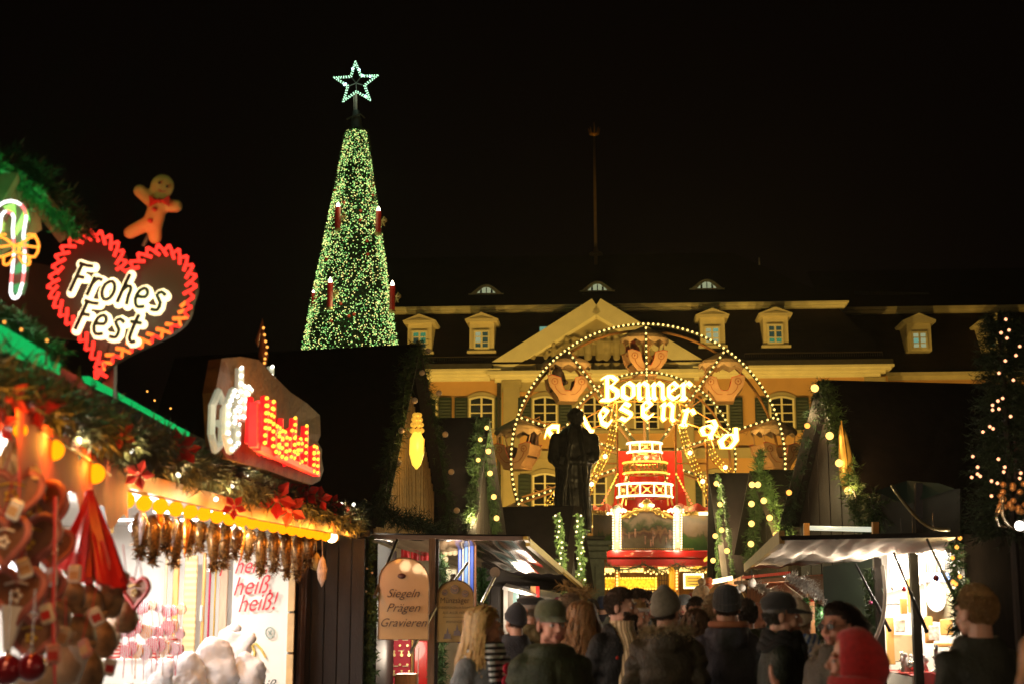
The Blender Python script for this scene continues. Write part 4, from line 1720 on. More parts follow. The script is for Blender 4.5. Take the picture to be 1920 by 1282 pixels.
def candle(px, ptop, pbot, dd, label, wpx=11):
    a = W(px, pbot, dd)
    h = (pbot - ptop) * dd / FPX
    r = wpx / 2 * dd / FPX
    t = thing('candle', label, 'candle', a, 0, 'big red electric candles on the tree')
    w = MB()
    w.cyl((0, 0, 0), (0, 0, h * .88), r, n=14)
    obj('wax', w, M_cwax, t, smooth=False)
    w = MB()
    w.cyl((0, 0, -.05), (0, 0, .02), r * 1.25, n=14)
    obj('holder', w, M_bow, t)
    w = MB()
    w.tube([V((0, 0, h * .88)), V((0, 0, h * .94)), V((0, 0, h)), V((0, 0, h * 1.09))], [r * .5, r * .75, r * .55, .005], 10)
    obj('flame', w, M_cfl, t, smooth=True)
    w = MB()
    for s in (-1, 1):
        w.tube([V((r + .03, -r * .6, h * .5)), V((r + .12, -r, h * .5 + s * .12)), V((r + .2, -r, h * .5 + s * .04)), V((r + .03, -r * .6, h * .5))], .03, 5)
        w.tube([V((r + .03, -r * .6, h * .5)), V((r + .08 + s * .05, -r, h * .28))], .025, 5)
    obj('bow', w, M_bow, t)
    lamp('candle_lamp', a + V((0, -.25, h * 1.05)), 3, (1, .8, .5), .08)

candle(633, 380, 430, TD - 1.7, 'red electric candle high on the left half of the lit tree')
candle(709, 388, 438, TD - 1.2, 'red electric candle high on the right edge of the lit tree')
candle(618, 522, 578, TD - 2.5, 'red electric candle low on the left half of the lit tree')
candle(735, 528, 583, TD - 1.4, 'red electric candle low on the right edge of the lit tree, over the roof line')
candle(587, 545, 572, TD - .6, 'half hidden red electric candle at the far left edge of the tree', 7)

star = thing('star', 'five pointed star outlined with mint white bulbs on top of the tree', 'star', W(668, 248, TD))
sc_c = W(668, 157, TD)
M_sfr = mat('star_frame', (.10, .11, .09), .5, .6)
M_sb = emat('mint_bulb', (.50, 1.0, .62), 2.2)
M_sb2 = emat('cool_white_bulb', (.55, .85, 1.0), 4)

def spt(k, ro, ri, yo=0.0):
    a = math.radians(-3 + 36 * k)
    r = ro if k % 2 == 0 else ri
    return sc_c + V((math.sin(a) * r, yo, math.cos(a) * r))

ro, ri = 47 * KT, 19 * KT
w = MB()
w.tube([spt(k, ro, ri) for k in range(10)], .022, 5, closed=True)
w.tube([spt(k, ro * .84, ri * .80) for k in range(10)], .018, 5, closed=True)
for k in range(10):
    w.tube([spt(k, ro, ri), sc_c + V((0, -.03, 0))] if k % 2 else [spt(k, ro, ri), spt(k, ro * .84, ri)], .02, 5)
obj('star_frame', w, M_sfr, star, world=True)
pts, p2 = [], []
for k in range(10):
    for (f0, f1, n) in ((1, 1, 7), (.84, .82, 5)):
        a, b = spt(k, ro * f0, ri * f1, -.03), spt(k + 1, ro * f0, ri * f1, -.03)
        for i in range(n):
            p = a.lerp(b, (i + .3) / n)
            if rr.random() < .04:
                p2.append(p)
            else:
                pts.append(p)
bulbs(star, pts, .026, M_sb)
bulbs(star, p2, .05, M_sb2)
w = MB()
w.cyl(W(668, 215, TD), sc_c + V((0, 0, -ri)), .05, .04, 8)
w.cyl(W(664, 215, TD), sc_c + V((-.08, 0, -ri)), .02, .02, 6)
obj('mast', w, mat('grey_mast', (.45, .38, .3), .5, .4), star, world=True)
w = MB()
w.cyl(W(668, 222, TD), W(668, 208, TD), .16, .12, 10)
w.tube([W(650, 224, TD - .1), W(660, 219, TD - .2), W(676, 214, TD - .2), W(684, 222, TD - .1)], .03, 5)
w.cyl(W(668, 252, TD), W(668, 222, TD), .26, .18, 10)
obj('collar', w, M_sfr, star, world=True)
lamp('star_lamp', sc_c + V((0, -.6, -.3)), 12, (.7, 1, .8), .3)
# ================================================================== STATUE
M_bronze = mat('dark_bronze', (0.050, 0.042, 0.030), 0.36, .55, var=.5, scale=6, bump=.3, bscale=14, spec=.6)
M_ped = mat('green_grey_granite', (0.12, 0.14, 0.10), 0.5, var=.25, scale=9, bump=.1)
SD = 36.0
sb = W(1077, 1008, SD)
st = thing('statue', 'dark bronze statue of a standing man in a long cloak on a granite pedestal', 'statue', (sb.x, SD, 0))
k = SD / FPX
zs = sb.z

def sp(px, py, y=0.0):
    p = W(px, py, SD)
    return V((p.x, SD + y, p.z))

f = MB()
rings = []
nn = 28
prof = [(1078, 1000, 36, .34), (1078, 975, 38, .36), (1077, 940, 37, .36), (1076, 910, 35, .34), (1075, 880, 36, .34), (1075, 858, 41, .34), (1075, 838, 42, .34),
        (1075, 820, 38, .32), (1077, 806, 29, .26), (1078, 799, 17, .18), (1078, 794, 9, .12)]
for (px, py, hw_, dp) in prof:
    c = sp(px, py)
    r = hw_ * k * .90
    rings.append([V((c.x + math.cos(6.283 * i / nn) * r * (1 + (.05 * math.sin(i * 2.7 + py * .01) if py > 860 else 0)),
                     SD + math.sin(6.283 * i / nn) * dp, c.z)) for i in range(nn)])
f.loft(rings)
f.capsule(sp(1042, 822, -.05), sp(1038, 858, -.10), .15, .17)
f.capsule(sp(1112, 822, -.05), sp(1113, 852, -.12), .15, .17)
f.capsule(sp(1038, 858, -.14), sp(1052, 880, -.36), .13, .08)
f.capsule(sp(1114, 858, -.18), sp(1082, 868, -.42), .14, .08)
f.capsule(sp(1052, 880, -.36), sp(1056, 888, -.40), .075, .06)
f.capsule(sp(1082, 868, -.42), sp(1070, 867, -.44), .07, .05)
for i in range(4):
    f.capsule(sp(1070, 863 + i * 3, -.45), sp(1061, 866 + i * 3, -.46), .028, .022, 6)
    f.capsule(sp(1054 + i * 2.5, 888, -.42), sp(1055 + i * 2.5, 898 - i, -.43), .026, .02, 6)
f.box(sp(1060, 868, -.40), (.34, .10, .24), Matrix.Rotation(.3, 3, 'Y'))
f.tube([sp(1070, 800, -.22), sp(1066, 830, -.38), sp(1060, 870, -.42), sp(1056, 930, -.40), sp(1050, 985, -.38)], [.05, .06, .06, .07, .07], 8)
f.tube([sp(1086, 800, -.22), sp(1090, 830, -.38), sp(1096, 862, -.40), sp(1100, 930, -.40), sp(1104, 995, -.38)], [.05, .06, .06, .07, .07], 8)
hc = sp(1079, 781)
f.sphere(hc, .155, (1, 1.05, 1.25), 16, 12)
f.sphere(hc + V((0, .03, .05)), .185, (1.0, 1.0, 1.1), 16, 12)
for i in range(26):
    a = i * 2.4
    zz_ = -.10 + .28 * ((i * 7) % 26) / 26
    rr_ = .175 if zz_ < .1 else .13
    if math.sin(a) < -.45 and zz_ < .08:
        continue
    f.sphere(hc + V((math.cos(a) * rr_, math.sin(a) * rr_ * .95, zz_)), .055, nu=8, nv=6)
f.sphere(hc + V((0, -.17, -.02)), .035, (.8, 1, 1.5), 8, 6)
f.box(hc + V((0, -.15, .045)), (.16, .05, .03))
f.sphere(hc + V((0, -.14, -.14)), .055, (1.2, 1, .8), 8, 6)
f.sphere(hc + V((0, -.165, -.085)), .035, (1.4, .7, .5), 8, 6)
f.cyl(sp(1078, 800), sp(1079, 788), .13, .11)
for px in (1064, 1092):
    f.capsule(sp(px, 998), sp(px, 1006, -.12), .13, .10)

def folds(c):
    t = max(0, min(1, (zs + 2.3 - c.z) / 1.0))
    a = c.x * 9
    return t * (.040 * math.sin(a * 2.1 + 1.3 * math.sin(c.z * 1.3)) + .02 * math.sin(a * 4.3 + c.z * 2)) + .012 * noise.noise(c * 5) + .012 * noise.noise(V((c.x * 3, c.y * 3, c.z * 12)))

obj('figure', remeshed(f, .030, 1, disp=folds), M_bronze, st, world=True)
w = MB()
pz = sp(1077, 1014).z
w.box((sb.x, SD, zs - .02), (1.45, 1.3, .10), bev=.02)
obj('plinth', w, M_bronze, st, world=True)
w = MB()
cx = sb.x
w.box((cx, SD, pz - .07), (1.80, 1.8, .12), bev=.02)
w.box((cx, SD, pz - .20), (1.66, 1.66, .14), bev=.03)
w.box((cx, SD, pz - .36), (1.52, 1.52, .18), bev=.02)
obj('cornice', w, M_ped, st, world=True)
w = MB()
w.box((cx, SD, (pz - .45) / 2 + .25), (1.40, 1.40, pz - .95))
obj('pedestal', w, M_ped, st, world=True)
w = MB()
w.box((cx, SD, .25), (2.0, 2.0, .5), bev=.05)
obj('base', w, M_ped, st, world=True)
for s in (-1, 1):
    w = MB()
    zt_, zb_ = pz - .62, .9
    for a, b in (((-.5, zt_), (.5, zt_)), ((-.5, zb_), (.5, zb_)), ((-.5, zb_), (-.5, zt_)), ((.5, zb_), (.5, zt_))):
        w.beam((cx + a[0], SD - .715, a[1]), (cx + b[0], SD - .715, b[1]), .05, .03)
    if s > 0:
        obj('panel_frame', w, M_ped, st, world=True)

# ================================================================== HUTS WITH STEEP ROOFS
M_roofh = mat('black_tarred_roof', (0.010, 0.006, 0.006), 0.85, var=.3, bump=.3, bscale=8, spec=.15)
M_dkwood = mat('dark_stained_wood', (0.015, 0.008, 0.005), 0.6, var=.4, scale=6, grain=(6, 6, 1), bump=.3)
M_brown = mat('brown_wood', (0.20, 0.075, 0.03), 0.55, var=.3, scale=5, grain=(8, 8, 1), bump=.3)
M_ltwood = mat('light_wood', (0.50, 0.28, 0.10), 0.5, var=.25, scale=4, grain=(8, 8, 1), bump=.2)
M_gable = mat('brown_gable', (0.020, 0.012, 0.008), 0.6, var=.3, grain=(6, 6, 1), bump=.3)
M_hbulb = emat('festoon_bulb', (1.0, .56, .13), 2.5)
M_hbulbo = emat('amber_bulb', (1.0, .38, .06), 2.2)
M_hdim = mat('unlit_globe', (.45, .28, .14), .3, emit=(1, .55, .2), estr=.06, sampling='NONE')

def hut(label, N, Fb, P, length, cat='hut', over=.12, wallm=None, boards=7, side=None):
    """N near and Fb far foot of the gable roof, P its peak; the roof runs away from the alley for length m"""
    N, Fb, P = V(N), V(Fb), V(P)
    gdir = V((Fb.x - N.x, Fb.y - N.y, 0)).normalized()
    mid = V(((N.x + Fb.x) / 2, (N.y + Fb.y) / 2, 0))
    side = side or (1 if P.x > 0.3 else -1)
    r = V((-gdir.y, gdir.x, 0)) if side < 0 else V((gdir.y, -gdir.x, 0))
    if r.x * side < 0:
        r = -r
    t = thing('market_hut', label, cat, (mid.x, mid.y, 0))
    up = V((0, 0, 1))
    for (e, nm) in ((N, 'roof_slope'), (Fb, 'roof_slope')):
        ext = (e - P) * .06
        e2 = e + ext
        nrm = (P - e).cross(r).normalized() * .06
        w = MB()
        a, b, c, d = P - r * over, P + r * length, e2 + r * length, e2 - r * over
        w.add([a, b, c, d, a - nrm, b - nrm, c - nrm, d - nrm], [(0, 1, 2, 3), (7, 6, 5, 4), (0, 4, 5, 1), (3, 2, 6, 7), (1, 5, 6, 2), (0, 3, 7, 4)])
        obj(nm, w, M_roofh, t, world=True)
        w = MB()
        w.beam(P - r * (over + .05), e2 - r * (over + .05), .16, .05)
        obj('barge_board', w, M_dkwood, t, world=True)
    n = boards
    zb_ = min(N.z, Fb.z)
    for i in range(n):
        u0, u1 = i / n, (i + 1) / n
        g_ = .012
        a = N.lerp(Fb, u0 + g_ / 2)
        b = N.lerp(Fb, u1 - g_ / 2)

        def top(u, q):
            hh = 1 - abs(u - .5) * 2
            return q.z + (P.z - q.z) * hh - .04
        w = MB()
        vs = [V((a.x, a.y, 1.9)), V((b.x, b.y, 1.9)), V((b.x, b.y, top(u1, b))), V((a.x, a.y, top(u0, a)))]
        if u0 < .5 < u1:
            m_ = N.lerp(Fb, .5)
            vs.insert(3, V((m_.x, m_.y, P.z - .04)))
        bk = [v + r * .03 for v in vs]
        k_ = len(vs)
        w.add(vs + bk, [tuple(range(k_)), tuple(range(2 * k_ - 1, k_ - 1, -1))] + [(j, k_ + j, k_ + (j + 1) % k_, (j + 1) % k_) for j in range(k_)])
        obj('board', w, wallm or M_gable, t, world=True)
    for e in (N, Fb):
        w = MB()
        a, b = e + r * .05, e + r * (length - .05)
        o_ = gdir * (.04 if e is N else -.04)
        w.add([V((a.x, a.y, 0)), V((b.x, b.y, 0)), V((b.x, b.y, e.z)), V((a.x, a.y, e.z)), V((a.x, a.y, 0)) + o_, V((b.x, b.y, 0)) + o_, V((b.x, b.y, e.z)) + o_,
               V((a.x, a.y, e.z)) + o_], [(0, 1, 2, 3), (7, 6, 5, 4), (0, 4, 5, 1), (1, 5, 6, 2), (2, 6, 7, 3), (3, 7, 4, 0)])
        obj('side_wall', w, M_dkwood, t, world=True)
    return t, r, gdir

N1, F1, P1 = W(690, 965, 18.4), W(814, 978, 20.8), W(757, 648, 19.6)
h1, r1, g1 = hut('nearest steep roofed hut on the left with a cane screen in its gable', N1, F1, P1, 3.6)
N2, F2, P2 = W(866, 995, 25.0), W(924, 992, 27.5), W(893, 784, 26.2)
h2, r2, g2 = hut('second steep roofed hut on the left, left of the bronze statue', N2, F2, P2, 3.2)
N3, F3, P3 = W(1046, 1085, 27.5), W(1090, 1095, 29.5), W(1068, 950, 28.5)
h3, r3, g3 = hut('low black roofed hut standing right in front of the statue pedestal', N3, F3, P3, 1.55, boards=4, side=-1)
N4, F4, P4 = W(1650, 985, 17.6), W(1498, 968, 20.4), W(1566, 718, 19.0)
h4, r4, g4 = hut('large steep roofed hut on the right above the snow covered canopy', N4, F4, P4, 3.6)
N5, F5, P5 = W(1476, 1006, 25.5), W(1402, 1030, 28.0), W(1430, 884, 26.8)
h5, r5, g5 = hut('middle hut on the right with thick bulb lit fir branches on its gable', N5, F5, P5, 2.0, boards=4)
N6, F6, P6 = W(1374, 1075, 31.5), W(1346, 1080, 33.5), W(1349, 888, 32.5)
h6, r6, g6 = hut('farthest dark hut on the right beside the painted wheel panels', N6, F6, P6, 1.6, boards=3)

w = MB()
rr = random.Random(4)
n = 40
for i in range(n):
    u = .05 + .88 * i / n
    p = N1.lerp(F1, u)
    hh = 1 - abs(u - .52) * 2
    zt = p.z + (P1.z - p.z) * hh * (.62 if u > .5 else .50 + .1 * u) - .1 + (0.35 if u > .35 else 0)
    zt = min(zt, p.z + (P1.z - p.z) * hh - .1)
    p = p - r1 * .05
    w.cyl((p.x, p.y, p.z - .35), (p.x + rr.uniform(-.01, .01), p.y, max(zt, p.z)), .024, n=5)
o = obj('cane_screen', w, mat('pale_cane', (.55, .33, .12), .6, var=.35, scale=8, grain=(20, 20, 2)), h1, world=True)
o['kind'] = 'stuff'
lc = W(749, 830, 19.2) - r1 * .25
t = thing('gable_lantern', 'long gilded lantern glowing in the gable above the cane screen', 'lantern', lc)
w = MB()
w.tube([lc + V((0, 0, z)) for z in (-.36, -.30, -.15, .05, .14)], [.01, .06, .10, .095, .05], 12)
obj('glass', w, mat('amber_lantern_glass', (.6, .35, .05), .3, var=.5, scale=7, emit=(1, .60, .06), estr=1.6, sampling='NONE'), t, world=True, smooth=True)
w = MB()
for z, q in ((.16, .07), (.24, .06), (.31, .05), (.37, .035)):
    for j in range(6):
        a = j * 1.05 + z * 5
        w.sphere(lc + V((math.cos(a) * q, math.sin(a) * q, z)), .035, nu=6, nv=5)
w.tube([lc + V((0, 0, -.36)), lc + V((.09, -.03, -.15)), lc + V((.10, -.03, .05))], .008, 4)
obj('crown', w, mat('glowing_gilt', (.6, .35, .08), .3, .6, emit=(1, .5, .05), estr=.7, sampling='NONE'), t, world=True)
lamp('lantern_lamp', lc + V((.1, -.35, 0)), 7, (1, .62, .18), .1)

def on(a, b, k_):
    return V(a).lerp(V(b), k_)

def gar(label, pts, r, b, bm, br, **kw):
    return fir_garland(label, pts, r, b, bm, br, **kw)

up = V((0, 0, .04))
gl = [W(757, 640, 19.4) - r1 * .2, W(735, 700, 19.2) - r1 * .2, W(728, 760, 19) - r1 * .2, W(705, 860, 18.6) - r1 * .2, W(690, 965, 18.2) - r1 * .2]
gar('fir garland with unlit globes on the left edge of the nearest gable', gl, .15,
    [W(px, py, 18.8) - r1 * .3 for px, py in ((738, 752), (713, 808), (708, 868), (692, 930))], M_hdim, .055, nl=.07, dens=200, w=.01)
gr = [W(757, 640, 19.5) - r1 * .2, W(775, 720, 19.9) - r1 * .2, W(792, 800, 20.2) - r1 * .2, W(803, 880, 20.5) - r1 * .2, W(822, 990, 20.8) - r1 * .2]
gar('fir garland with unlit globes on the right edge of the nearest gable', gr, .14,
    [W(px, py, 19.8) - r1 * .3 for px, py in ((765, 660), (754, 700), (785, 738), (797, 815), (808, 885), (818, 957))], M_hdim, .055, nl=.07, dens=200, w=.01)
gf = [W(682, 935, 17.9), W(712, 955, 18.0), W(750, 972, 18.3), W(790, 980, 18.8), W(826, 1000, 19.4)]
gar('dark fir garland along the foot of the nearest gable above the canopy', gf, .17, [], None, 0, nl=.08, dens=230, w=.012, m=M_garl_dark)
gar('fir garland with lit globes on the near edge of the second left hut', [W(893, 785, 26) - r2 * .1, W(884, 830, 25.6) - r2 * .1, W(878, 900, 25.3) - r2 * .1, W(868, 995, 25) - r2 * .1], .14,
    [W(px, py, 25.1) - r2 * .2 for px, py in ((892, 802), (880, 824), (876, 862), (866, 972))], M_hbulb, .05, nl=.07, dens=220, w=.011, light=4)
gar('fir garland with lit globes on the far edge of the second left hut', [W(895, 785, 26) - r2 * .1, W(906, 850, 26.6) - r2 * .1, W(912, 920, 27) - r2 * .1, W(922, 1000, 27.4) - r2 * .1], .14,
    [W(px, py, 26.2) - r2 * .2 for px, py in ((896, 846), (899, 887), (906, 931), (911, 971))], M_hbulb, .065, nl=.07, dens=220, w=.011, light=6)
M_pin = emat('pin_light', (1.0, .78, .40), 3)
rr = random.Random(21)
for i, (xa, xb, lab) in enumerate(((1046, 1057, 'leafy garland with pin lights hanging left of the black strip before the statue'),
                                   (1086, 1092, 'leafy garland with pin lights hanging right of the black strip before the statue'))):
    pts = [W(xa + (xb - xa) * k_ / 5 + (2 if k_ % 2 else -2), 962 + 145 * k_ / 5, 27) for k_ in range(6)]
    bp = [W(xa + (xb - xa) * j / 14 + rr.uniform(-7, 6), 966 + 10 * j, 26.85) for j in range(14)]
    gar(lab, pts, .10, bp, M_pin, .022, nl=.05, dens=300, w=.022, k=7, light=2.0, every=3)
gar('fir garland with amber bulbs on the far edge of the large right gable', [W(1564, 712, 18.9) - r4 * .15, W(1545, 780, 19.4) - r4 * .15, W(1525, 860, 19.8) - r4 * .15, W(1505, 930, 20.2) - r4 * .15, W(1490, 1000, 20.4) - r4 * .15], .15,
    [W(px, py, 19.3) - r4 * .2 for px, py in ((1540, 798), (1506, 923))], M_hbulbo, .05, nl=.08, dens=200, w=.012, light=3, m=M_garl_dark)
gar('fir garland with warm globes on the near edge of the large right gable', [W(1564, 712, 18.9) - r4 * .15, W(1582, 780, 18.5) - r4 * .15, W(1600, 850, 18.2) - r4 * .15, W(1622, 920, 17.8) - r4 * .15, W(1640, 985, 17.4) - r4 * .15], .16,
    [W(px, py, 17.9) - r4 * .25 for px, py in ((1563, 728), (1591, 817), (1609, 868), (1626, 920))], M_hbulb, .065, nl=.08, dens=200, w=.012, light=2, lcol=(1, .6, .2))
gar('drooping fir spray under the large right gable', [W(1628, 930, 17.3), W(1640, 955, 17.2), W(1645, 975, 17.2), W(1622, 985, 17.3)], .2, [], None, 0, nl=.1, dens=160, w=.014)
lc = W(1586, 862, 18.0)
t = thing('gable_ornament', 'long unlit golden leaf shaped ornament hanging in the large right gable', 'ornament', lc)
w = MB()
ww = [(0, -.44, .01), (0, -.38, .06), (0, -.2, .095), (.0, .05, .09), (-.02, .3, .06), (-.04, .45, .02)]
w.loft([[lc + V((x + math.cos(a / 10 * 6.283) * q, math.sin(a / 10 * 6.283) * q * .35, z)) for a in range(10)] for x, z, q in ww])
obj('leaf', w, mat('dull_gold', (.40, .26, .07), .4, .5, var=.4, scale=7), t, world=True, smooth=True)
w = MB()
w.tube([lc + V((0, -.03, -.4)), lc + V((.0, -.05, 0)), lc + V((-.04, -.02, .5))], .01, 4)
obj('rib', w, M_gold, t, world=True)
for lab, pts, bp in (('thick fir branch with round bulbs on the far edge of the middle right gable', [W(1426, 886, 26.5), W(1419, 930, 26.6), W(1414, 980, 26.9), W(1408, 1050, 27)],
                      ((1410, 908), (1409, 944), (1409, 981), (1408, 1019))),
                     ('thick fir branch with round bulbs on the near edge of the middle right gable', [W(1430, 880, 26.5), W(1442, 925, 26.2), W(1458, 970, 25.8), W(1474, 1000, 25.4)],
                      ((1421, 908), (1432, 938), (1443, 970), (1455, 1002)))):
    gar(lab, pts, .17, [W(px, py, 25.4) for px, py in bp], M_hbulb, .072, nl=.10, dens=210, w=.014, light=7, lcol=(1, .75, .25))
w = MB()
for j in range(14):
    a = rr.uniform(-.5, .5)
    p = W(1424, 885, 26.4)
    w.tube([p, p + V((a * .3, 0, .2)), p + V((a * .6, 0, .42 + rr.uniform(-.1, .1)))], [.012, .012, .004], 4)
solo('fir_tuft', garland_mesh('fir_tuft', [W(1424, 890, 26.4), W(1422, 868, 26.4), W(1428, 848, 26.4)], .16, 220, 8, .10, .013, -.6), M_garl,
     'loose fir tuft sticking up from the peak of the middle right hut', 'fir branch')
gar('thin garland with bright bulbs at the left edge of the farthest right hut', [W(1347, 888, 31.8), W(1350, 940, 31.8), W(1347, 1010, 31.8), W(1346, 1085, 31.8)], .08,
    [W(px, py, 31.6) for px, py in ((1343, 906), (1350, 945), (1353, 993), (1341, 1004), (1337, 1050))], M_hbulb, .075, nl=.05, dens=160, w=.014, light=9)
gar('thin wavy garland on the right edge of the farthest right hut', [W(1352, 905, 31.5), W(1362, 960, 31.4), W(1368, 1020, 31.4), W(1374, 1078, 31.4)], .06,
    [W(1363, 1032, 31.2)], M_hbulb, .08, nl=.045, dens=140, w=.014, light=6)
# ================================================================== RIGHT ROW: CANOPY AND STALLS
M_snow = mat('off_white_fleece', (.80, .70, .60), .9, var=.10, scale=2.5, bump=.25, bscale=5, spec=0)
M_metal = mat('grey_metal_post', (.13, .12, .11), .35, .7)
M_dkmetal = mat('dark_strut', (.07, .07, .07), .4, .6)
M_whwall = mat('white_panel', (.80, .76, .70), .6, var=.05)
M_orwood = mat('orange_wood', (.62, .30, .08), .5, var=.2, grain=(6, 6, 1))

cnp = thing('canopy', 'crumpled white fleece canopy sagging over the right stall like snow', 'canopy', W(1600, 1040, 16))
A_, B_, C_, D_ = W(1470, 1010, 12.9), W(1795, 1004, 12.3), W(1748, 1036, 15.2), W(1400, 1068, 21.5)

def crum(u, v):
    p = V((u * 5, v * 2, .3))
    e_ = math.sin(math.pi * v)
    return V((0, 0, (.08 * noise.noise(p * 1.3) + .05 * noise.noise(p * 3.1) - .04) * e_ + .025 * noise.noise(p * 5)))

w = MB()
w.tess([D_, C_, B_, A_], 60, 16, crum)
me = w.mesh('fleece')
obj('fleece', me, M_snow, cnp, world=True, smooth=True)
w = MB()
w.beam(W(1398, 1064, 21.5), W(1466, 1006, 13.0), .05, .12)
obj('edge_bar', w, mat('yellow_brown_board', (.28, .17, .04), .6), cnp, world=True)
w = MB()
w.tess([W(1462, 1004, 12.8), W(1800, 996, 12.2), W(1800, 1006, 12.25), W(1466, 1012, 12.85)], 8, 2)
obj('roof_edge', w, M_roofh, cnp, world=True)
for a, b, lab, dd in (((1604, 1056), (1668, 1180), 'left', 14.3), ((1676, 1036), (1737, 1182), 'middle', 13.2), ((1738, 1010), (1796, 1130), 'right', 12.8)):
    w = MB()
    w.cyl(W(a[0], a[1], dd - .6), W(b[0], b[1], dd), .011, n=8)
    w.cyl(W((a[0] + b[0]) / 2, (a[1] + b[1]) / 2, dd - .3), W(b[0], b[1], dd), .017, n=8)
    w.sphere(W(b[0], b[1], dd), .022)
    solo('canopy_strut', w, M_dkmetal, 'slanting metal strut propping the fleece canopy, %s one of the three' % lab, 'strut')
w = MB()
w.tube(smoothline([W(1672, 910, 15), W(1690, 935, 14.8), W(1715, 965, 14.6), W(1738, 985, 14.4), W(1762, 992, 14.3), W(1780, 992, 14.2)], .1), .018, 6)
solo('swan_neck_lamp', w, mat('pale_tube', (.45, .38, .2), .35, .6), 'curved pale metal rod sweeping over the roof above the fleece canopy', 'rod', smooth=True)
w = MB()
w.cyl(W(1517, 989, 18.4), W(1642, 992, 16.8), .03, n=10)
solo('fluorescent_tube', w, mat('tube_white', (.6, .6, .5), .3, emit=(.9, .95, .75), estr=.7, sampling='NONE'), 'thin white tube running across the base of the large right gable', 'tube', smooth=True)
for i, (x, y, d) in enumerate(((1512, 992, 18.3), (1641, 990, 16.7))):
    w = MB()
    w.beam(W(x, y - 12, d), W(x, y + 12, d), .07)
    solo('tube_bracket', w, M_orwood, 'small orange wood bracket at the %s end of the thin white tube' % ['left', 'right'][i], 'bracket')

stl = thing('white_stall', 'brightly lit white market stall on the right selling silver decorations', 'market stall', (W(1730, 1200, 15).x, 15, 0))

def panel(name, a, b, c, d, m, parent, th=.04, kind=None, smooth=False):
    a, b, c, d = V(a), V(b), V(c), V(d)
    n_ = (b - a).cross(d - a).normalized() * th
    q = MB()
    q.add([a, b, c, d, a - n_, b - n_, c - n_, d - n_], [(0, 1, 2, 3), (7, 6, 5, 4), (0, 4, 5, 1), (1, 5, 6, 2), (2, 6, 7, 3), (3, 7, 4, 0)])
    return obj(name, q, m, parent, world=True, smooth=smooth)

bw0, bw1 = W(1652, 1282, 16.0), W(1806, 1282, 15.2)
zt = 2.26
panel('back_wall', (bw0.x, 16.0, 0), (bw1.x + .5, 15.2, 0), (bw1.x + .5, 15.2, zt), (bw0.x, 16.0, zt), M_whwall, stl)
panel('dark_side_wall', (W(1548, 1200, 16.8).x, 16.8, 0), (bw0.x - .03, 16.0, 0), (bw0.x - .03, 16.0, 2.14), (W(1548, 1200, 16.8).x, 16.8, 2.07), mat('green_black_wall', (.012, .022, .012), .6), stl)
for px, d in ((1653, 14.4), (1722, 13.2)):
    p = W(px, 1282, d)
    w = MB()
    zz_ = W(px, 1044 if px < 1700 else 1036, d).z
    w.box((p.x, d, zz_ / 2), (.055, .07, zz_))
    w.box((p.x + .045, d + .02, zz_ / 2), (.025, .03, zz_ - .02))
    o = obj('post', w, M_metal, stl, world=True)
w = MB()
w.tube(smoothline([W(1655, 1060, 14.2), W(1660, 1110, 14.1), W(1655, 1160, 14.1), W(1640, 1200, 14.1), W(1628, 1230, 14.1)], .1), .02, 6)
obj('white_cable', w, M_whwall, stl, world=True, smooth=True)
w = MB()
a, b = W(1664, 1040, 15.7), W(1800, 1035, 14.95)
w.tess([W(1664, 1110, 15.7), W(1800, 1075, 14.95), b, a], 80, 4, lambda u, v: V((0, .04 * math.sin(u * 120) + .02 * math.sin(u * 47), 0)))
obj('curtain', w, mat('white_net_curtain', (.78, .74, .68), .8, var=.12, scale=30, grain=(6, 6, .5)), stl, world=True, smooth=True)

def card(name, x0, y0, x1, y1, d, m, parent=stl, th=.03):
    a, b = W(x0, y1, d), W(x1, y0, d)
    q = MB()
    q.box(((a.x + b.x) / 2, d, (a.z + b.z) / 2), (abs(b.x - a.x), th, abs(b.z - a.z)), bev=min(.008, th / 3))
    return obj(name, q, m, parent, world=True)

M_tan = mat('kraft_card', (.66, .36, .10), .6, var=.1)
M_icex = mat('pale_print', (.72, .60, .50), .5, var=.5, scale=25)
card('shelf_panel', 1703, 1083, 1720, 1148, 15.0, M_tan)
card('shelf_panel', 1664, 1156, 1675, 1245, 15.3, M_tan)
card('shelf_panel', 1676, 1188, 1720, 1240, 15.3, mat('pale_card', (.78, .62, .36), .6))
card('shelf_panel', 1735, 1155, 1748, 1205, 14.8, M_tan)
card('shelf_panel', 1738, 1090, 1795, 1165, 14.95, mat('cream_card', (.78, .66, .42), .6))
for q_ in ((1668, 1060, 1684, 1085, M_icex), (1688, 1120, 1700, 1150, M_tan), (1742, 1172, 1760, 1200, M_icex), (1764, 1160, 1786, 1190, M_tan), (1678, 1160, 1696, 1184, M_icex), (1752, 1205, 1790, 1212, M_tan)):
    card('price_card', *q_[:4], 14.7 if q_[0] > 1730 else 15.2, q_[4])
card('blue_banner', 1731, 1073, 1780, 1090, 14.8, mat('blue_print', (.20, .32, .68), .5))
w = MB()
c = W(1755, 1118, 14.75)
w.loft([[c + V((math.cos(6.283 * i / 20) * .11 * s_, -.02 * (1 - s_), math.sin(6.283 * i / 20) * .16 * s_)) for i in range(20)] for s_ in (1, .9, .4)])
obj('oval_plate', w, M_whwall, stl, world=True, smooth=True)
w = MB()
w.tube([W(1664, 1133, 15.3), W(1680, 1131, 15.3), W(1690, 1133, 15.3), W(1702, 1134, 15.3)], .01, 5)
obj('wire_rail', w, M_dkmetal, stl, world=True)
tbl = [W(1668, 1240, 14.3), W(1792, 1200, 13.6)]
ct = thing('counter', 'counter of the white stall spread with silver trinkets', 'counter', (W(1730, 1282, 14).x, 14, 0))
w = MB()
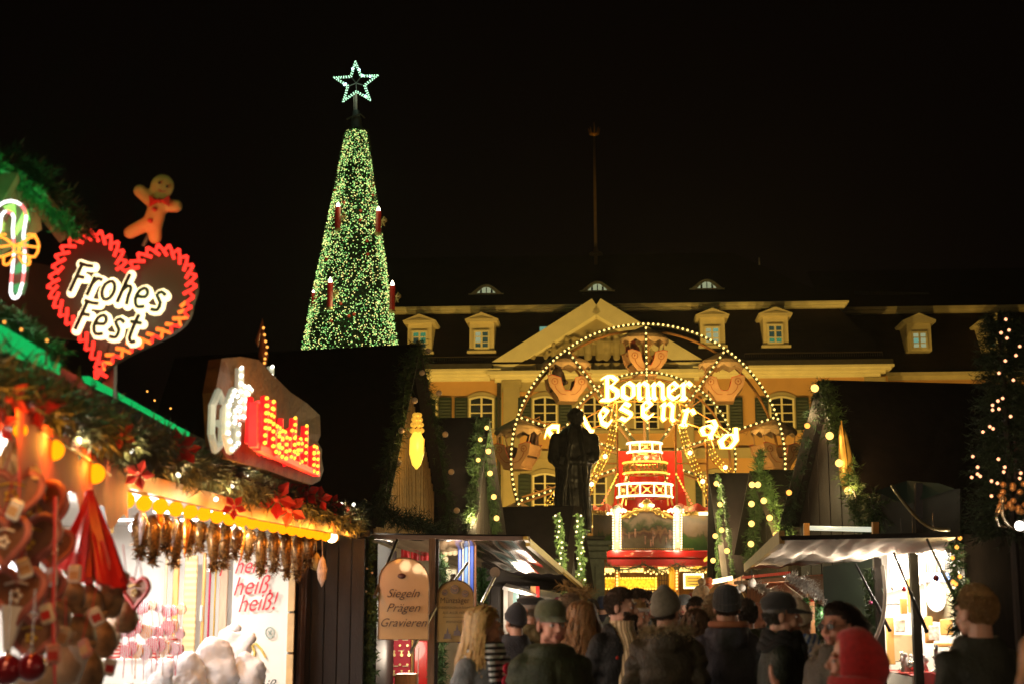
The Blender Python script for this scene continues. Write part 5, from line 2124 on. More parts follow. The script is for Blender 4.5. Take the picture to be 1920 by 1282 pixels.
w.add([(W(1664, 1240, 15.0).x, 15.2, 0), (W(1810, 1200, 14.2).x, 14.4, 0), (W(1810, 1200, 14.2).x, 13.3, 0), (W(1664, 1240, 15).x, 14.1, 0),
       (W(1664, 1240, 15.0).x, 15.2, .95), (W(1810, 1200, 14.2).x, 14.4, .95), (W(1810, 1200, 14.2).x, 13.3, .95), (W(1664, 1240, 15).x, 14.1, .95)],
      [(0, 1, 2, 3), (4, 7, 6, 5), (0, 4, 5, 1), (1, 5, 6, 2), (2, 6, 7, 3), (3, 7, 4, 0)])
obj('cabinet', w, M_whwall, ct, world=True)
x0_, x1_ = W(1664, 1240, 15).x, W(1810, 1200, 14.2).x
w = MB()

def drape(u, v):
    return V((0, -.03 * math.sin(u * 38) * (1 - v) - .02, .03 * math.sin(u * 9)))

w.tess([(x0_, 14.02, .62), (x1_, 13.22, .62), (x1_, 13.25, .97), (x0_, 14.05, .97)], 50, 5, drape)
w.tess([(x0_, 14.05, .965), (x1_, 13.25, .965), (x1_, 14.35, .975), (x0_, 15.15, .975)], 30, 8, lambda u, v: V((0, 0, .012 * noise.noise(V((u * 12, v * 6, 0))))))
solo('red_cloth', w, mat('red_satin', (.70, .012, .012), .4, var=.2, sheen=.3), 'rumpled red satin cloth over the counter of the white stall', 'cloth', smooth=True)
rr = random.Random(31)
M_silver = mat('silver_trinket', (.75, .72, .68), .25, .8)
M_wpaint = mat('white_trinket', (.85, .83, .8), .4)
kinds = []
for i in range(16):
    u = (i + .5) / 16
    x = x0_ + (x1_ - x0_) * u
    y = 14.3 + (13.5 - 14.3) * u + rr.uniform(.1, .55)
    if i < 3:
        q = MB()
        if i == 0:      # small angel
            q.tube([V((0, 0, 0)), V((0, 0, .1)), V((0, 0, .13))], [.05, .02, .015], 10)
            q.sphere((0, 0, .15), .022)
            q.sphere((-.035, .01, .11), .03, (.9, .3, 1.2), 8, 6)
            q.sphere((.035, .01, .11), .03, (.9, .3, 1.2), 8, 6)
        elif i == 1:    # candle holder
            q.tube([V((0, 0, 0)), V((0, 0, .01)), V((0, 0, .03)), V((0, 0, .09)), V((0, 0, .12))], [.05, .05, .015, .015, .04], 12)
            q.cyl((0, 0, .12), (0, 0, .2), .016, n=8)
        else:           # bowl of small balls
            q.tube([V((0, 0, 0)), V((0, 0, .03)), V((0, 0, .07))], [.03, .06, .08], 12)
            for j in range(7):
                q.sphere((.04 * math.cos(j), .04 * math.sin(j), .085), .024, nu=8, nv=6)
        kinds.append(q.mesh(['angel', 'candle_holder', 'trinket_bowl'][i]))
    kk = i % 3
    nm = ['angel_figurine', 'candle_holder', 'trinket_bowl'][kk]
    if i < 3:
        me = kinds[kk]
        me.materials.append([M_wpaint, M_silver, M_silver][kk])
        me.shade_smooth()
    o = bpy.data.objects.new(nm, kinds[kk])
    C.objects.link(o)
    o.location = (x, y, .985)
    o.rotation_euler = (0, 0, rr.uniform(0, 6))
    s_ = rr.uniform(.9, 1.35)
    o.scale = (s_, s_, s_)
    pos_ = ['at the far left end', 'second from its left end', 'in its left third', 'left of its middle', 'in its middle', 'right of its middle'][i // 3]
    setp(o, ['small white angel figurine on the red counter cloth, ', 'small silver candle holder on the red counter cloth, ', 'silver bowl of tiny balls on the red counter cloth, '][kk] + pos_,
         ['figurine', 'candle holder', 'bowl'][kk], ['angels on the red cloth', 'candle holders on the red cloth', 'trinket bowls on the red cloth'][kk])
M_wine = mat('wine_red_bauble', (.22, .01, .02), .15, .4, coat=.6)
M_pinkb = mat('pink_bauble', (.5, .06, .2), .2, .3)
for px, py, m_, lab, d in ((1673, 1103, M_silver, 'small silver bauble hanging in the white stall left of the wine red one', 14.7), (1695, 1103, M_wine, 'wine red bauble hanging between the two posts of the white stall', 14.6),
                           (1755, 1083, M_wine, 'large wine red bauble hanging before the blue banner', 13.7), (1632, 1129, M_pinkb, 'small pink bauble in the fir garland at the dark wall', 14.3),
                           (1716, 1088, M_silver, 'small silver bauble right behind the middle post', 14.0)):
    p = W(px, py, d)
    r_ = {1755: .030, 1695: .027}.get(px, .019)
    t = thing('bauble', lab, 'bauble', p)
    q = MB()
    q.sphere((0, 0, 0), r_, nu=16, nv=12)
    obj('ball', q, m_, t, smooth=True)
    q = MB()
    q.cyl((0, 0, r_ * .95), (0, 0, r_ * 1.25), r_ * .25, n=8)
    q.tube([V((0, 0, r_)), V((0, 0, 2.5 - p.z if d < 14.65 and px > 1640 else .06))], .002, 4)
    obj('string', q, M_silver, t)
gar('fir garland hanging down the dark wall left of the white stall', [W(1634, 1062, 14.5), W(1638, 1120, 14.5), W(1632, 1180, 14.5), W(1636, 1225, 14.5), W(1638, 1282, 14.5)], .10, [], None, 0,
    nl=.07, dens=260, w=.013)
gar('fir garland with frosted lights hanging at the right edge of the white stall', [W(1790, 1010, 12.6), W(1793, 1060, 12.6), W(1797, 1120, 12.6), W(1795, 1180, 12.6)], .08,
    [W(px, py, 12.5) for px, py in ((1800, 1008), (1794, 1025), (1786, 1045), (1800, 1080), (1787, 1090), (1792, 1094))], M_hbulbo, .02, nl=.06, dens=260, w=.012, m=M_garl_dark, light=.2)
lamp('stall_lamp', W(1690, 1085, 15.2), 75, (1.0, .88, .70), .12)
lamp('stall_lamp', W(1765, 1078, 14.4), 70, (1.0, .88, .70), .12)
for i, (px, py, d) in enumerate(((1690, 1053, 14.95), (1765, 1043, 14.15))):
    q = MB()
    p = W(px, py, d)
    q.cyl(p, p + V((0, 0, .06)), .07, .04, 12)
    solo('ceiling_spotlight', q, emat('spot_white', (1, .9, .75), 10), 'glaring ceiling spotlight inside the white stall, %s of the middle post' % ['left', 'right'][i], 'spotlight')

bh = thing('brown_stall', 'reddish brown wooden stall trimmed with silver tinsel behind the man in the black cap', 'market stall', (W(1460, 1200, 19).x, 19, 0))
panel('back_wall', (W(1400, 1200, 20.5).x, 20.5, 0), (W(1515, 1200, 20.0).x, 20.0, 0), W(1515, 1095, 20.0), W(1400, 1088, 20.5), M_brown, bh)
w = MB()
w.beam(W(1385, 1092, 20.2), W(1548, 1080, 17.3), .14, .05)
obj('eaves_board', w, mat('red_brown_board', (.36, .10, .04), .5, var=.2), bh, world=True)
w = MB()
w.beam(W(1392, 1082, 20.1), W(1480, 1073, 18.6), .035, .035)
obj('red_rail', w, mat('red_rail', (.5, .03, .02), .4, emit=(1, .05, .02), estr=.2, sampling='NONE'), bh, world=True)
panel('roof_underside', W(1398, 1090, 20), W(1470, 1085, 18.8), W(1545, 1140, 17.6), W(1490, 1140, 19.5), M_brown, bh)
panel('fascia', W(1478, 1080, 18.4), W(1552, 1078, 17.0), W(1552, 1136, 17.0), W(1535, 1128, 17.4), M_brown, bh)
p = W(1524, 1240, 17.6)
w = MB()
w.box((p.x, 17.6, (W(1524, 1112, 17.6).z) / 2), (.075, .08, W(1524, 1112, 17.6).z))
obj('post', w, mat('orange_post', (.55, .22, .07), .5, var=.2, grain=(6, 6, 1)), bh, world=True)
w = MB()
w.beam(W(1500, 1128, 17.7), W(1528, 1122, 17.5), .05)
obj('bracket', w, M_redp, bh, world=True)
panel('lit_panel', (W(1536, 1200, 18).x, 18.0, 0), (W(1552, 1200, 17.8).x, 17.8, 0), W(1552, 1115, 17.8), W(1536, 1120, 18.0), M_whwall, bh)
lamp('stall_lamp', W(1540, 1150, 17.3), 12, (1, .92, .8), .08)
lamp('stall_lamp', W(1470, 1135, 18.9), 26, (1, .72, .4), .15)
lamp('stall_lamp', W(1590, 1150, 15.2), 34, (1, .85, .66), .15)  # added lamp without a fitting, brightens the fleece canopy from below
gar('leafy garland with berries hanging inside the brown stall', [W(1508, 1120, 17.4), W(1512, 1150, 17.4), W(1506, 1180, 17.4), W(1512, 1225, 17.4)], .09, [], None, 0, nl=.05, dens=260, w=.018,
    m=mat('bright_fir', (.05, .16, .03), .5, var=.4, scale=9))
gar('narrow fir garland down the right side of the orange post', [W(1536, 1115, 17.3), W(1538, 1160, 17.3), W(1537, 1210, 17.3), W(1540, 1245, 17.3)], .06, [], None, 0, nl=.04, dens=260, w=.012,
    m=MATS['bright_fir'])
M_tinsel = mat('silver_tinsel', (.62, .58, .55), .28, .75, var=.3)
for lab, pts in (('thick silver tinsel garland across the brown stall above the black cap', [W(1408, 1092, 18.3), W(1432, 1102, 18.2), W(1460, 1112, 18), W(1485, 1126, 17.8), W(1512, 1132, 17.6)]),
                 ('darker silver tinsel garland falling to the right corner of the brown stall', [W(1474, 1078, 17.3), W(1500, 1090, 17.1), W(1525, 1104, 16.9), W(1549, 1124, 16.8)])):
    t = thing('tinsel_garland', lab, 'tinsel', pts[0])
    o = obj('tinsel', garland_mesh('tinsel', pts, .10, 420, 6, .035, .008, .3), M_tinsel, t, world=True)
    o['kind'] = 'stuff'
M_ball = mat('white_ball', (.72, .66, .60), .4)
for i, (px, py, s_) in enumerate(((1364, 1106, .040), (1384, 1105, .040), (1391, 1101, .042), (1410, 1092, .047))):
    d = 16.6 - i * .15
    p = W(px, py, d)
    lab = ['leftmost white ball hanging above the dark ribbed beanie', 'white ball half hidden behind its neighbour above the crowd', 'white ball overlapping another one, third from the left',
           'largest and highest white ball at the left end of the silver tinsel'][i]
    t = thing('white_ball', lab, 'bauble', p)
    q = MB()
    q.sphere((0, 0, 0), s_ * 1.05, nu=16, nv=12)
    obj('ball', q, M_ball, t, smooth=True)
    q = MB()
    q.tube([V((0, 0, s_)), V((0, 0, s_ + .1))], .003, 4)
    obj('string', q, M_dkmetal, t)
fh = thing('small_far_hut', 'low brown roofed stall far behind the crowd right of the wheel booth', 'market stall', (W(1340, 1150, 24).x, 24, 0))
panel('roof', W(1282, 1130, 23), W(1398, 1076, 21.8), W(1402, 1088, 21.8), W(1284, 1142, 23), M_brown, fh)
panel('dark_gable', W(1300, 1160, 24), W(1400, 1160, 23), W(1400, 1090, 23), W(1300, 1130, 24), M_gable, fh)
w = MB()
w.beam(W(1336, 1090, 22.3), W(1372, 1083, 22.0), .07, .05)
obj('tube_light', w, M_bulbw, fh, world=True)
w = MB()
w.beam(W(1384, 1092, 21.6), W(1400, 1120, 21.5), .05)
obj('light_post', w, M_ltwood, fh, world=True)
lamp('stall_lamp', W(1354, 1100, 21.9), 14, (1, .75, .35), .1)

# ================================================================== FAR RIGHT: dark decorated fir
dt = thing('decorated_fir', 'dark fir at the right edge of the photo dotted with small warm bulbs', 'fir tree', (W(1885, 1000, 11).x, 11.2, 0))
N_ = 1500
zz = RS.uniform(0, 1, N_)
zlo, zhi = W(1885, 1000, 11).z, W(1900, 580, 11).z
Z = zlo + (zhi - zlo) * zz
cx_ = W(1905, 1000, 11).x + .05
rad = .36 - .22 * zz
A = RS.uniform(0, 6.283, N_)
P = np.stack([cx_ + np.cos(A) * rad * .3, 11.2 + np.sin(A) * rad * .3, Z], 1)
Dn = np.stack([np.cos(A), np.sin(A), RS.uniform(-.5, .1, N_)], 1)
vs, fs = needle_tris(P, Dn, rad * RS.uniform(.4, 1.0, N_), 14, .05, .008)
obj('foliage', npmesh('foliage', vs, fs), M_garl_dark, dt, world=True, kind='stuff')
w = MB()
w.cyl((cx_, 11.2, 0), (cx_, 11.2, zhi), .05, .02, 8)
obj('trunk', w, M_dkwood, dt, world=True)
bc = [(1886, 599), (1877, 624), (1892, 619), (1888, 634), (1912, 649), (1905, 666), (1885, 676), (1873, 699), (1900, 712), (1880, 746), (1871, 751), (1861, 759), (1861, 768), (1873, 766),
      (1895, 780), (1862, 803), (1843, 809), (1856, 799), (1824, 855), (1872, 860), (1833, 875), (1884, 875), (1882, 884), (1822, 894), (1833, 888), (1859, 901), (1914, 886), (1912, 896),
      (1859, 929), (1879, 929), (1838, 892), (1870, 905)]
M_pinkw = emat('peach_bulb', (1.0, .42, .20), 2.6)
bulbs(dt, [W(px, py, 10.75 + .2 * math.sin(px)) for px, py in bc], .013, M_pinkw)
bp = []
rr = random.Random(77)
gb = [W(1893 + rr.uniform(-22, 30), 925 + rr.uniform(-22, 35), 10.7) for i in range(26)]
bulbs(dt, gb, .024, mat('copper_bauble', (.5, .22, .06), .2, .7, emit=(1, .35, .08), estr=.08, sampling='NONE'), name='copper_bauble', sub=2)
lamp('fir_lamp', W(1880, 880, 10.3), 4, (1, .55, .25), .1)
lamp('fir_lamp', W(1885, 700, 10.3), 2, (1, .55, .25), .1)
w = MB()
w.tube(smoothline([W(1880, 930, 10.6), W(1880, 955, 10.6), W(1884, 975, 10.6), W(1900, 990, 10.6), W(1930, 996, 10.6)], .04), .014, 6)
w.tube([W(1880, 945, 10.6), W(1868, 968, 10.6), W(1872, 985, 10.6), W(1890, 988, 10.6)], .012, 6)
solo('brass_hook', w, mat('silvery_brass', (.6, .5, .35), .2, .9), 'shiny curved brass horn below the decorated fir at the right edge', 'ornament', smooth=True)
lf = thing('work_lamp', 'small glaring white lamp under the decorated fir at the right edge', 'lamp', W(1912, 985, 10.4))
w = MB()
w.sphere((0, 0, 0), .035)
obj('lens', w, emat('glare_white', (1, .9, .8), 8), lf, smooth=True)
w = MB()
w.cyl((.03, 0, 0), (.12, 0, 0), .05, .03)
obj('housing', w, M_dkmetal, lf)
lamp('work_lamp_light', W(1905, 990, 10.2), .7, (1, .85, .7), .05)
hr = thing('dark_hut', 'almost black hut at the right edge of the photo behind the blond man', 'hut', (W(1900, 1200, 12).x, 12.6, 0))
panel('front_wall', (W(1806, 1200, 12.6).x, 12.6, 0), (W(2060, 1200, 11.6).x, 11.6, 0), W(2060, 1010, 11.6), W(1806, 1000, 12.6), mat('black_wood', (.006, .004, .004), .9, var=.4, grain=(6, 6, 1), spec=.1), hr)
panel('red_gable', (W(1895, 900, 12.0).x, 12.0, W(1895, 1000, 12).z), (W(2060, 900, 11.6).x, 11.6, W(1895, 1000, 12).z), W(2060, 640, 11.6), W(1900, 760, 12.0), mat('oxblood_board', (.06, .01, .01), .6), hr)
gp = thing('shed', 'grey green flat shed wall behind the fleece canopy', 'shed', (W(1740, 960, 17).x, 17.2, 0))
panel('wall', W(1652, 1000, 17.2), W(1800, 1000, 16.6), W(1800, 915, 16.6), W(1652, 925, 17.2), mat('grey_green_board', (.03, .03, .018), .6), gp)
w = MB()
w.add([W(1640, 920, 17.0), W(1700, 900, 17.0), W(1760, 905, 16.6), W(1790, 915, 16.4), W(1700, 945, 16.9)], [(0, 1, 2, 3, 4)])
obj('tarpaulin', w, mat('dark_green_tarp', (.012, .03, .018), .5), gp, world=True)
w = MB()
w.beam(W(1722, 1000, 16.8), W(1722, 905, 16.8), .08)
obj('post', w, M_dkwood, gp, world=True)
# ================================================================== LEFT FOREGROUND: CANDY STALLS AND NEON SIGNS
M_neonr = emat('red_neon', (1.0, .030, .018), 2.4)
M_neonro = emat('orange_red_neon', (1.0, .16, .02), 2.4)
M_neonw = emat('white_neon', (1.0, .93, .92), 3.0)
M_neonc = mat('cream_neon', (.8, .8, .6), .4, var=0, emit=(1.0, .86, .48), estr=1.9, sampling='NONE')
M_neono = emat('orange_neon', (1.0, .30, .03), 2.6)
M_black = mat('matt_black_board', (.012, .008, .007), .6)
M_heartbg = mat('dark_red_board', (.035, .012, .010), .6)
M_glob = emat('amber_globe', (1.25, .34, .003), 1.75)
M_globs = emat('amber_globe_core', (1.3, .95, .12), 2.2)

HD = 7.4
hc = W(217, 578, HD)
KH = HD / FPX
heart = thing('heart_sign', 'big red neon heart sign with the words Frohes Fest', 'neon sign', hc)
ra = math.radians(-12)
hx, hz = V((math.cos(ra), 0, math.sin(ra))), V((-math.sin(ra), 0, math.cos(ra)))

def hp(t, off):
    x = 16 * math.sin(t) ** 3
    y = 13 * math.cos(t) - 5 * math.cos(2 * t) - 2 * math.cos(3 * t) - math.cos(4 * t)
    def f(t):
        x = 16 * math.sin(t) ** 3
        y = 13 * math.cos(t) - 5 * math.cos(2 * t) - 2 * math.cos(3 * t) - math.cos(4 * t)
        if y < 2:
            x *= 1 + .22 * math.sin(math.pi * min(1, (2 - y) / 19))
        return x, y
    x, y = f(t)
    xa_, ya_ = f(t - .004)
    xb_, yb_ = f(t + .004)
    x2, y2 = xb_ - xa_, yb_ - ya_
    L = math.hypot(x2, y2) or 1
    nx, ny = -y2 / L, x2 / L
    if math.sin(t) < -1e-9 and False:
        nx, ny = -nx, -ny
    return x * 8.7 + nx * off, (y + 2.6) * 9.6 + ny * off

def H3(x, y, o=0.0):
    return hc + hx * (x * KH) + hz * (y * KH) + V((0, o, 0))

N_ = 900
base = [hp(2 * math.pi * (i + .5) / N_, 0) for i in range(N_)]
cum = [0]
for i in range(1, N_):
    cum.append(cum[-1] + math.hypot(base[i][0] - base[i - 1][0], base[i][1] - base[i - 1][1]))
tot = cum[-1]

def at(s):
    s = max(0, min(tot, s))
    import bisect
    i = min(N_ - 1, bisect.bisect(cum, s))
    return 2 * math.pi * (i + .5) / N_

w = MB()
outl = [hp(2 * math.pi * (i + .5) / 80, -2) for i in range(80)]
cen = H3(0, -10, .05)
vs = [H3(x, y, .05) for x, y in outl]
vb = [p + V((0, .06, 0)) for p in vs]
w.add(vs + vb + [cen, cen + V((0, .06, 0))], [(i, (i + 1) % 80, 160) for i in range(80)] + [((i + 1) % 80 + 80, i + 80, 161) for i in range(80)] +
      [(i, i + 80, (i + 1) % 80 + 80, (i + 1) % 80) for i in range(80)])
obj('backboard', w, M_heartbg, heart, world=True)
nz = 46
for lane, (o0, o1) in enumerate(((2, -10), (-9, -19))):
    w = MB()
    w2 = MB()
    for i in range(nz):
        s0 = tot * (i + (.0 if lane == 0 else .5)) / nz
        s1 = s0 + tot * .62 / nz
        s2 = s0 + tot / nz
        sg = -1
        a = hp(at(s0), o0)
        b = hp(at(s1), o1)
        c = hp(at(s2), o0)
        right_low = a[0] > 12 and a[1] < 40
        tgt = w2 if (right_low and lane == 1) or (right_low and i % 2) else w
        if lane == 0:
            tgt.tube([H3(*a), H3(*b), H3(*c)], 3.6 * KH, 7)
        else:
            tgt.tube([H3(*a), H3(*b)], 3.6 * KH, 7)
    o_ = obj('neon_tube', w, M_neonr, heart, world=True, smooth=True)
    if w2.v:
        obj('neon_tube', w2, M_neonro, heart, world=True, smooth=True)

def hand(word, x0, y0, h, step, parent, front, back, place, rb_, rf_, gap=.02, kern={}):
    x = x0
    for ch in word:
        strokes = HW[ch]
        wB = MB()
        wF = MB()
        for st_ in strokes:
            pts = [place(x + p[0] * h, y0 + p[1] * h, 0) for p in st_]
            pf = [place(x + p[0] * h, y0 + p[1] * h, -gap) for p in st_]
            sm = smoothline(pts, .03) if len(pts) > 2 else pts
            sf = smoothline(pf, .03) if len(pf) > 2 else pf
            wB.tube(sm, rb_, 8)
            wB.sphere(sm[0], rb_, nu=8, nv=6)
            wB.sphere(sm[-1], rb_, nu=8, nv=6)
            wF.tube(sf, rf_, 6)
        o1_ = obj('letter', wB, back, parent, world=True, smooth=True)
        obj('letter_face', wF, front, o1_, world=True)
        x += kern.get(ch, step) * h

ra2 = math.radians(-1)
M_lface = mat('black_letter', (.008, .006, .006), .5)

def plc(x, y, o):
    return H3(x * math.cos(ra2) - y * math.sin(ra2), x * math.sin(ra2) + y * math.cos(ra2), -.03 + o)

hand('Frohes', -92, 8, 41, .80, heart, M_lface, M_neonc, plc, 9.4 * KH, 3.7 * KH, gap=.030, kern={'F': .82, 'r': .68, 's': .8})
hand('Fest', -62, -60, 41, .80, heart, M_lface, M_neonc, plc, 9.4 * KH, 3.7 * KH, gap=.030, kern={'F': .85, 's': .78})
w = MB()
w.beam(H3(0, -100, .15), H3(0, -100, .15) + V((0, .1, -.9)), .06)
obj('support', w, M_dkmetal, heart, world=True)
lamp('heart_lamp', H3(0, -150, -.35), 9, (1, .06, .03), .2)
lamp('heart_lamp', H3(30, 150, -.2), 2.2, (1, .10, .04), .12)
lamp('heart_lamp', H3(-90, 40, -.4), 4, (1, .1, .05), .2)

GD = 7.4
M_ging = mat('gingerbread', (.50, .23, .08), .6, var=.15, scale=6, bump=.3, bscale=12)
g_ = MB()

def gp_(x, y, o=0):
    return W(x, y, GD + o)

g_.sphere(gp_(304, 350), .066, (1, .62, 1.05), 16, 12)
g_.capsule(gp_(300, 374), gp_(286, 420), .050, .056)
g_.capsule(gp_(292, 385), gp_(262, 358), .036, .036)
g_.capsule(gp_(300, 385), gp_(330, 387), .036, .036)
g_.capsule(gp_(280, 418), gp_(244, 436), .042, .036)
g_.capsule(gp_(288, 420), gp_(291, 446), .044, .036)
gm = remeshed(g_, .009, 3)
for v in gm.vertices:
    v.co.y = GD + (v.co.y - GD) * .62
gb_ = thing('gingerbread_figure', 'smiling gingerbread man figure waving on top of the heart sign', 'figure', gp_(286, 445))
obj('body', gm, M_ging, gb_, world=True, smooth=True)
M_gred = mat('red_icing', (.40, .015, .01), .4)
for nm, lst, m_, r_ in (('eye', ((299, 343), (313, 350)), M_black, .008), ('button', ((289, 393), (281, 414)), M_gred, .014)):
    for (x, y) in lst:
        q = MB()
        q.sphere(gp_(x, y, -.045), r_, (1, .6, 1), 8, 6)
        obj(nm, q, m_, gb_, world=True, smooth=True)
q = MB()
q.tube(smoothline([gp_(297, 356, -.045), gp_(303, 360, -.047), gp_(310, 359, -.045)], .01), .003, 5)
obj('mouth', q, M_gred, gb_, world=True)
q = MB()
c_ = gp_(299, 377, -.05)
for s_ in (-1, 1):
    q.add([c_, c_ + V((s_ * .055, -.01, .03)), c_ + V((s_ * .055, .0, -.035)), c_ + V((s_ * .02, -.02, 0))], [(0, 1, 3), (0, 3, 2), (1, 2, 3), (0, 2, 1)])
q.sphere(c_, .014, nu=8, nv=6)
obj('bow_tie', q, M_gred, gb_, world=True)
q = MB()
q.cyl(gp_(268, 462, .02), gp_(286, 425, .02), .012)
obj('support_rod', q, M_dkmetal, gb_, world=True)

CD = 6.2
KC = CD / FPX
cs = thing('candy_cane_sign', 'neon candy cane with an orange neon bow at the left edge', 'neon sign', W(30, 560, CD))

def cp(x, y, o=0.0):
    return W(x, y, CD + o)

outer = [cp(37, 548), cp(44, 520), cp(46, 470), cp(44, 440), cp(49, 405), cp(40, 385), cp(20, 377), cp(0, 384), cp(-14, 402), cp(-18, 430)]
inner = [cp(20, 548), cp(22, 520), cp(26, 470), cp(24, 430), cp(26, 408), cp(18, 398), cp(8, 398), cp(2, 408), cp(0, 430)]
w = MB()
w.tube(smoothline(outer, .02), 2.7 * KC, 8)
w.tube(smoothline(inner, .02), 2.7 * KC, 8)
w.tube(smoothline([cp(20, 548), cp(24, 558), cp(32, 558), cp(38, 548)], .01), 3.0 * KC, 8)
w.tube(smoothline([cp(-18, 430), cp(-12, 437), cp(-3, 436), cp(0, 430)], .01), 2.7 * KC, 8)
obj('white_neon_tube', w, M_neonw, cs, world=True, smooth=True)
w = MB()
for pts in (outer, inner):
    sm = smoothline(pts, .02)
    for i in range(2, len(sm) - 3, 7):
        w.tube([sm[i], sm[i + 1], sm[i + 2]], 3.0 * KC, 8)
obj('red_bands', w, emat('pinkish_red_neon', (1, .18, .16), 2), cs, world=True, smooth=True)
ol, il = smoothline(outer, .01), smoothline(inner, .01)
nst = 11
M_cgreen = mat('candy_green', (.03, .16, .06), .5, emit=(.05, .5, .2), estr=.15, sampling='NONE')
M_cred = mat('candy_dark_red', (.10, .015, .012), .5)
for i in range(nst):
    a, b = int(i / nst * (len(ol) - 1)), int((i + 1) / nst * (len(ol) - 1))
    c, d = int(i / nst * (len(il) - 1)), int((i + 1) / nst * (len(il) - 1))
    q = MB()
    bk = V((0, .03, 0))
    pa, pb, pc, pd = [p + bk for p in (ol[a], ol[b], il[d], il[c])]
    q.add([pa, pb, pc, pd, pa + bk, pb + bk, pc + bk, pd + bk], [(0, 1, 2, 3), (7, 6, 5, 4), (0, 4, 5, 1), (1, 5, 6, 2), (2, 6, 7, 3), (3, 7, 4, 0)])
    obj('stripe', q, (M_cgreen if i < 6 else M_ltwood) if i % 2 == 0 else M_cred, cs, world=True)
w = MB()
for s_ in (-1, 1):
    def bx(x, y):
        return cp(31 + s_ * x, y, -.03)
    w.tube(smoothline([bx(2, 463), bx(18, 450), bx(34, 444), bx(42, 462), bx(34, 482), bx(16, 478), bx(2, 472)], .02), 2.3 * KC, 7)
    w.tube([bx(2, 458), bx(22, 462), bx(40, 464)], 2.0 * KC, 7)
    w.tube([bx(20, 440), bx(34, 440), bx(40, 452)], 2.0 * KC, 7)
    w.tube(smoothline([bx(4, 480), bx(14, 495), bx(24, 496), bx(24, 484)], .02), 2.3 * KC, 7)
w.tube([cp(26, 461, -.03), cp(36, 461, -.03), cp(36, 475, -.03), cp(26, 475, -.03), cp(26, 461, -.03)], 2.3 * KC, 7)
obj('orange_neon_bow', w, M_neono, cs, world=True, smooth=True)
lamp('cane_lamp', cp(35, 500, -.3), 3, (1, .8, .7), .1)

M_gboard = mat('pale_board', (.42, .45, .30), .6, var=.1, grain=(6, 6, 1))
M_chim = mat('reddish_board', (.16, .055, .03), .6, var=.2, grain=(6, 6, 1))
ca = thing('candy_stall', 'candy stall close by on the left with green lit gable and orange awning', 'market stall', (W(100, 1282, 6).x, 6.2, 0))
ga, gb2 = W(-60, 470, 6.4), W(84, 400, 7.1)
for i in range(7):
    u0, u1 = i / 7, (i + .93) / 7
    t0 = W(-60, 345, 6.45).lerp(W(70, 355, 7.0), u0)
    t1 = W(-60, 345, 6.45).lerp(W(70, 355, 7.0), u1)
    b0 = W(-60, 520, 6.45).lerp(W(80, 400 + 30, 7.0), u0)
    b1 = W(-60, 520, 6.45).lerp(W(80, 430, 7.0), u1)
    panel('gable_board', b0, b1, t1, t0, M_gboard, ca)
w = MB()
w.beam(W(70, 370, 6.9), W(128, 445, 7.0), .10, .05)
obj('barge_board', w, M_chim, ca, world=True)
w = MB()
w.beam(W(-10, 385, 6.3), W(22, 330, 6.4), .07, .05)
obj('barge_board', w, M_chim, ca, world=True)
panel('reddish_wall', W(-40, 620, 7.6), W(190, 640, 8.6), W(190, 520, 8.6), W(-40, 470, 7.6), mat('dim_red_wall', (.05, .018, .012), .7, var=.3), ca)
r_a, r_b, r_c, r_d = W(-80, 700, 4.6), W(690, 985, 12.8), W(600, 935, 14.5), W(-80, 585, 5.8)
w = MB()
w.tess([W(-80, 690, 4.5), W(345, 855, 8.2), W(345, 805, 9.2), W(-80, 590, 5.6)], 6, 2)
w.tess([W(345, 855, 8.2), W(690, 985, 12.8), W(640, 940, 14.0), W(345, 805, 9.2)], 6, 2)
obj('roof', w, M_roofh, ca, world=True)
M_gneon = emat('green_strip_light', (.01, .60, .13), .8)
for j, (oy, nseg) in enumerate(((0, 15), (14, 12))):
    for i in range(nseg):
        u0 = i / nseg
        u1 = (i + .86) / nseg
        if .33 < u0 < .42:
            continue

        def gpt(u):
            x = -10 + 365 * u
            y = 620 + oy * (1 - u) * 1.6 + (x + 10) * .535
            return W(x, y, 5.4 + 3.6 * u)
        q = MB()
        q.beam(gpt(u0), gpt(u1), (.045 if j == 0 else .028) * (1 - .45 * u0))
        obj('green_strip', q, M_gneon, ca, world=True)
lamp('green_lamp', W(30, 380, 6.0), 12, (.05, 1, .25), .1)
lamp('green_lamp', W(90, 395, 6.2), 6, (.05, 1, .30), .1)
lamp('green_lamp', W(20, 620, 5.0), 1.6, (.05, 1, .25), .1)
gar('fir garland glowing green along the gable of the near candy stall', [W(-20, 300, 6.3), W(30, 335, 6.5), W(65, 362, 6.6), W(105, 405, 6.7), W(136, 440, 6.8)], .055, [], None, 0, nl=.035, dens=420, w=.008,
    m=mat('glossy_fir', (.03, .10, .03), .35, var=.4, scale=9))
gar('dark bushy fir garland above the green lit one at the upper left corner', [W(-30, 305, 6.8), W(30, 300, 6.9), W(75, 335, 7.0), W(115, 385, 7.1), W(160, 432, 7.2)], .09, [], None, 0, nl=.06, dens=420, w=.008, m=M_garl_dark)
gar('short fir garland under the candy cane with two small warm bulbs', [W(-20, 590, 5.8), W(30, 605, 5.9), W(75, 640, 6.2), W(110, 665, 6.4)], .06, [W(8, 604, 5.7), W(40, 618, 5.8), W(88, 638, 6.0)], M_hbulbo, .007, nl=.04, dens=420, w=.008)
pe = [W(-60, 690, 4.5), W(60, 745, 5.2), W(180, 800, 6.4), W(340, 858, 8.3), W(500, 920, 10.2), W(600, 955, 11.6), W(670, 982, 12.7)]
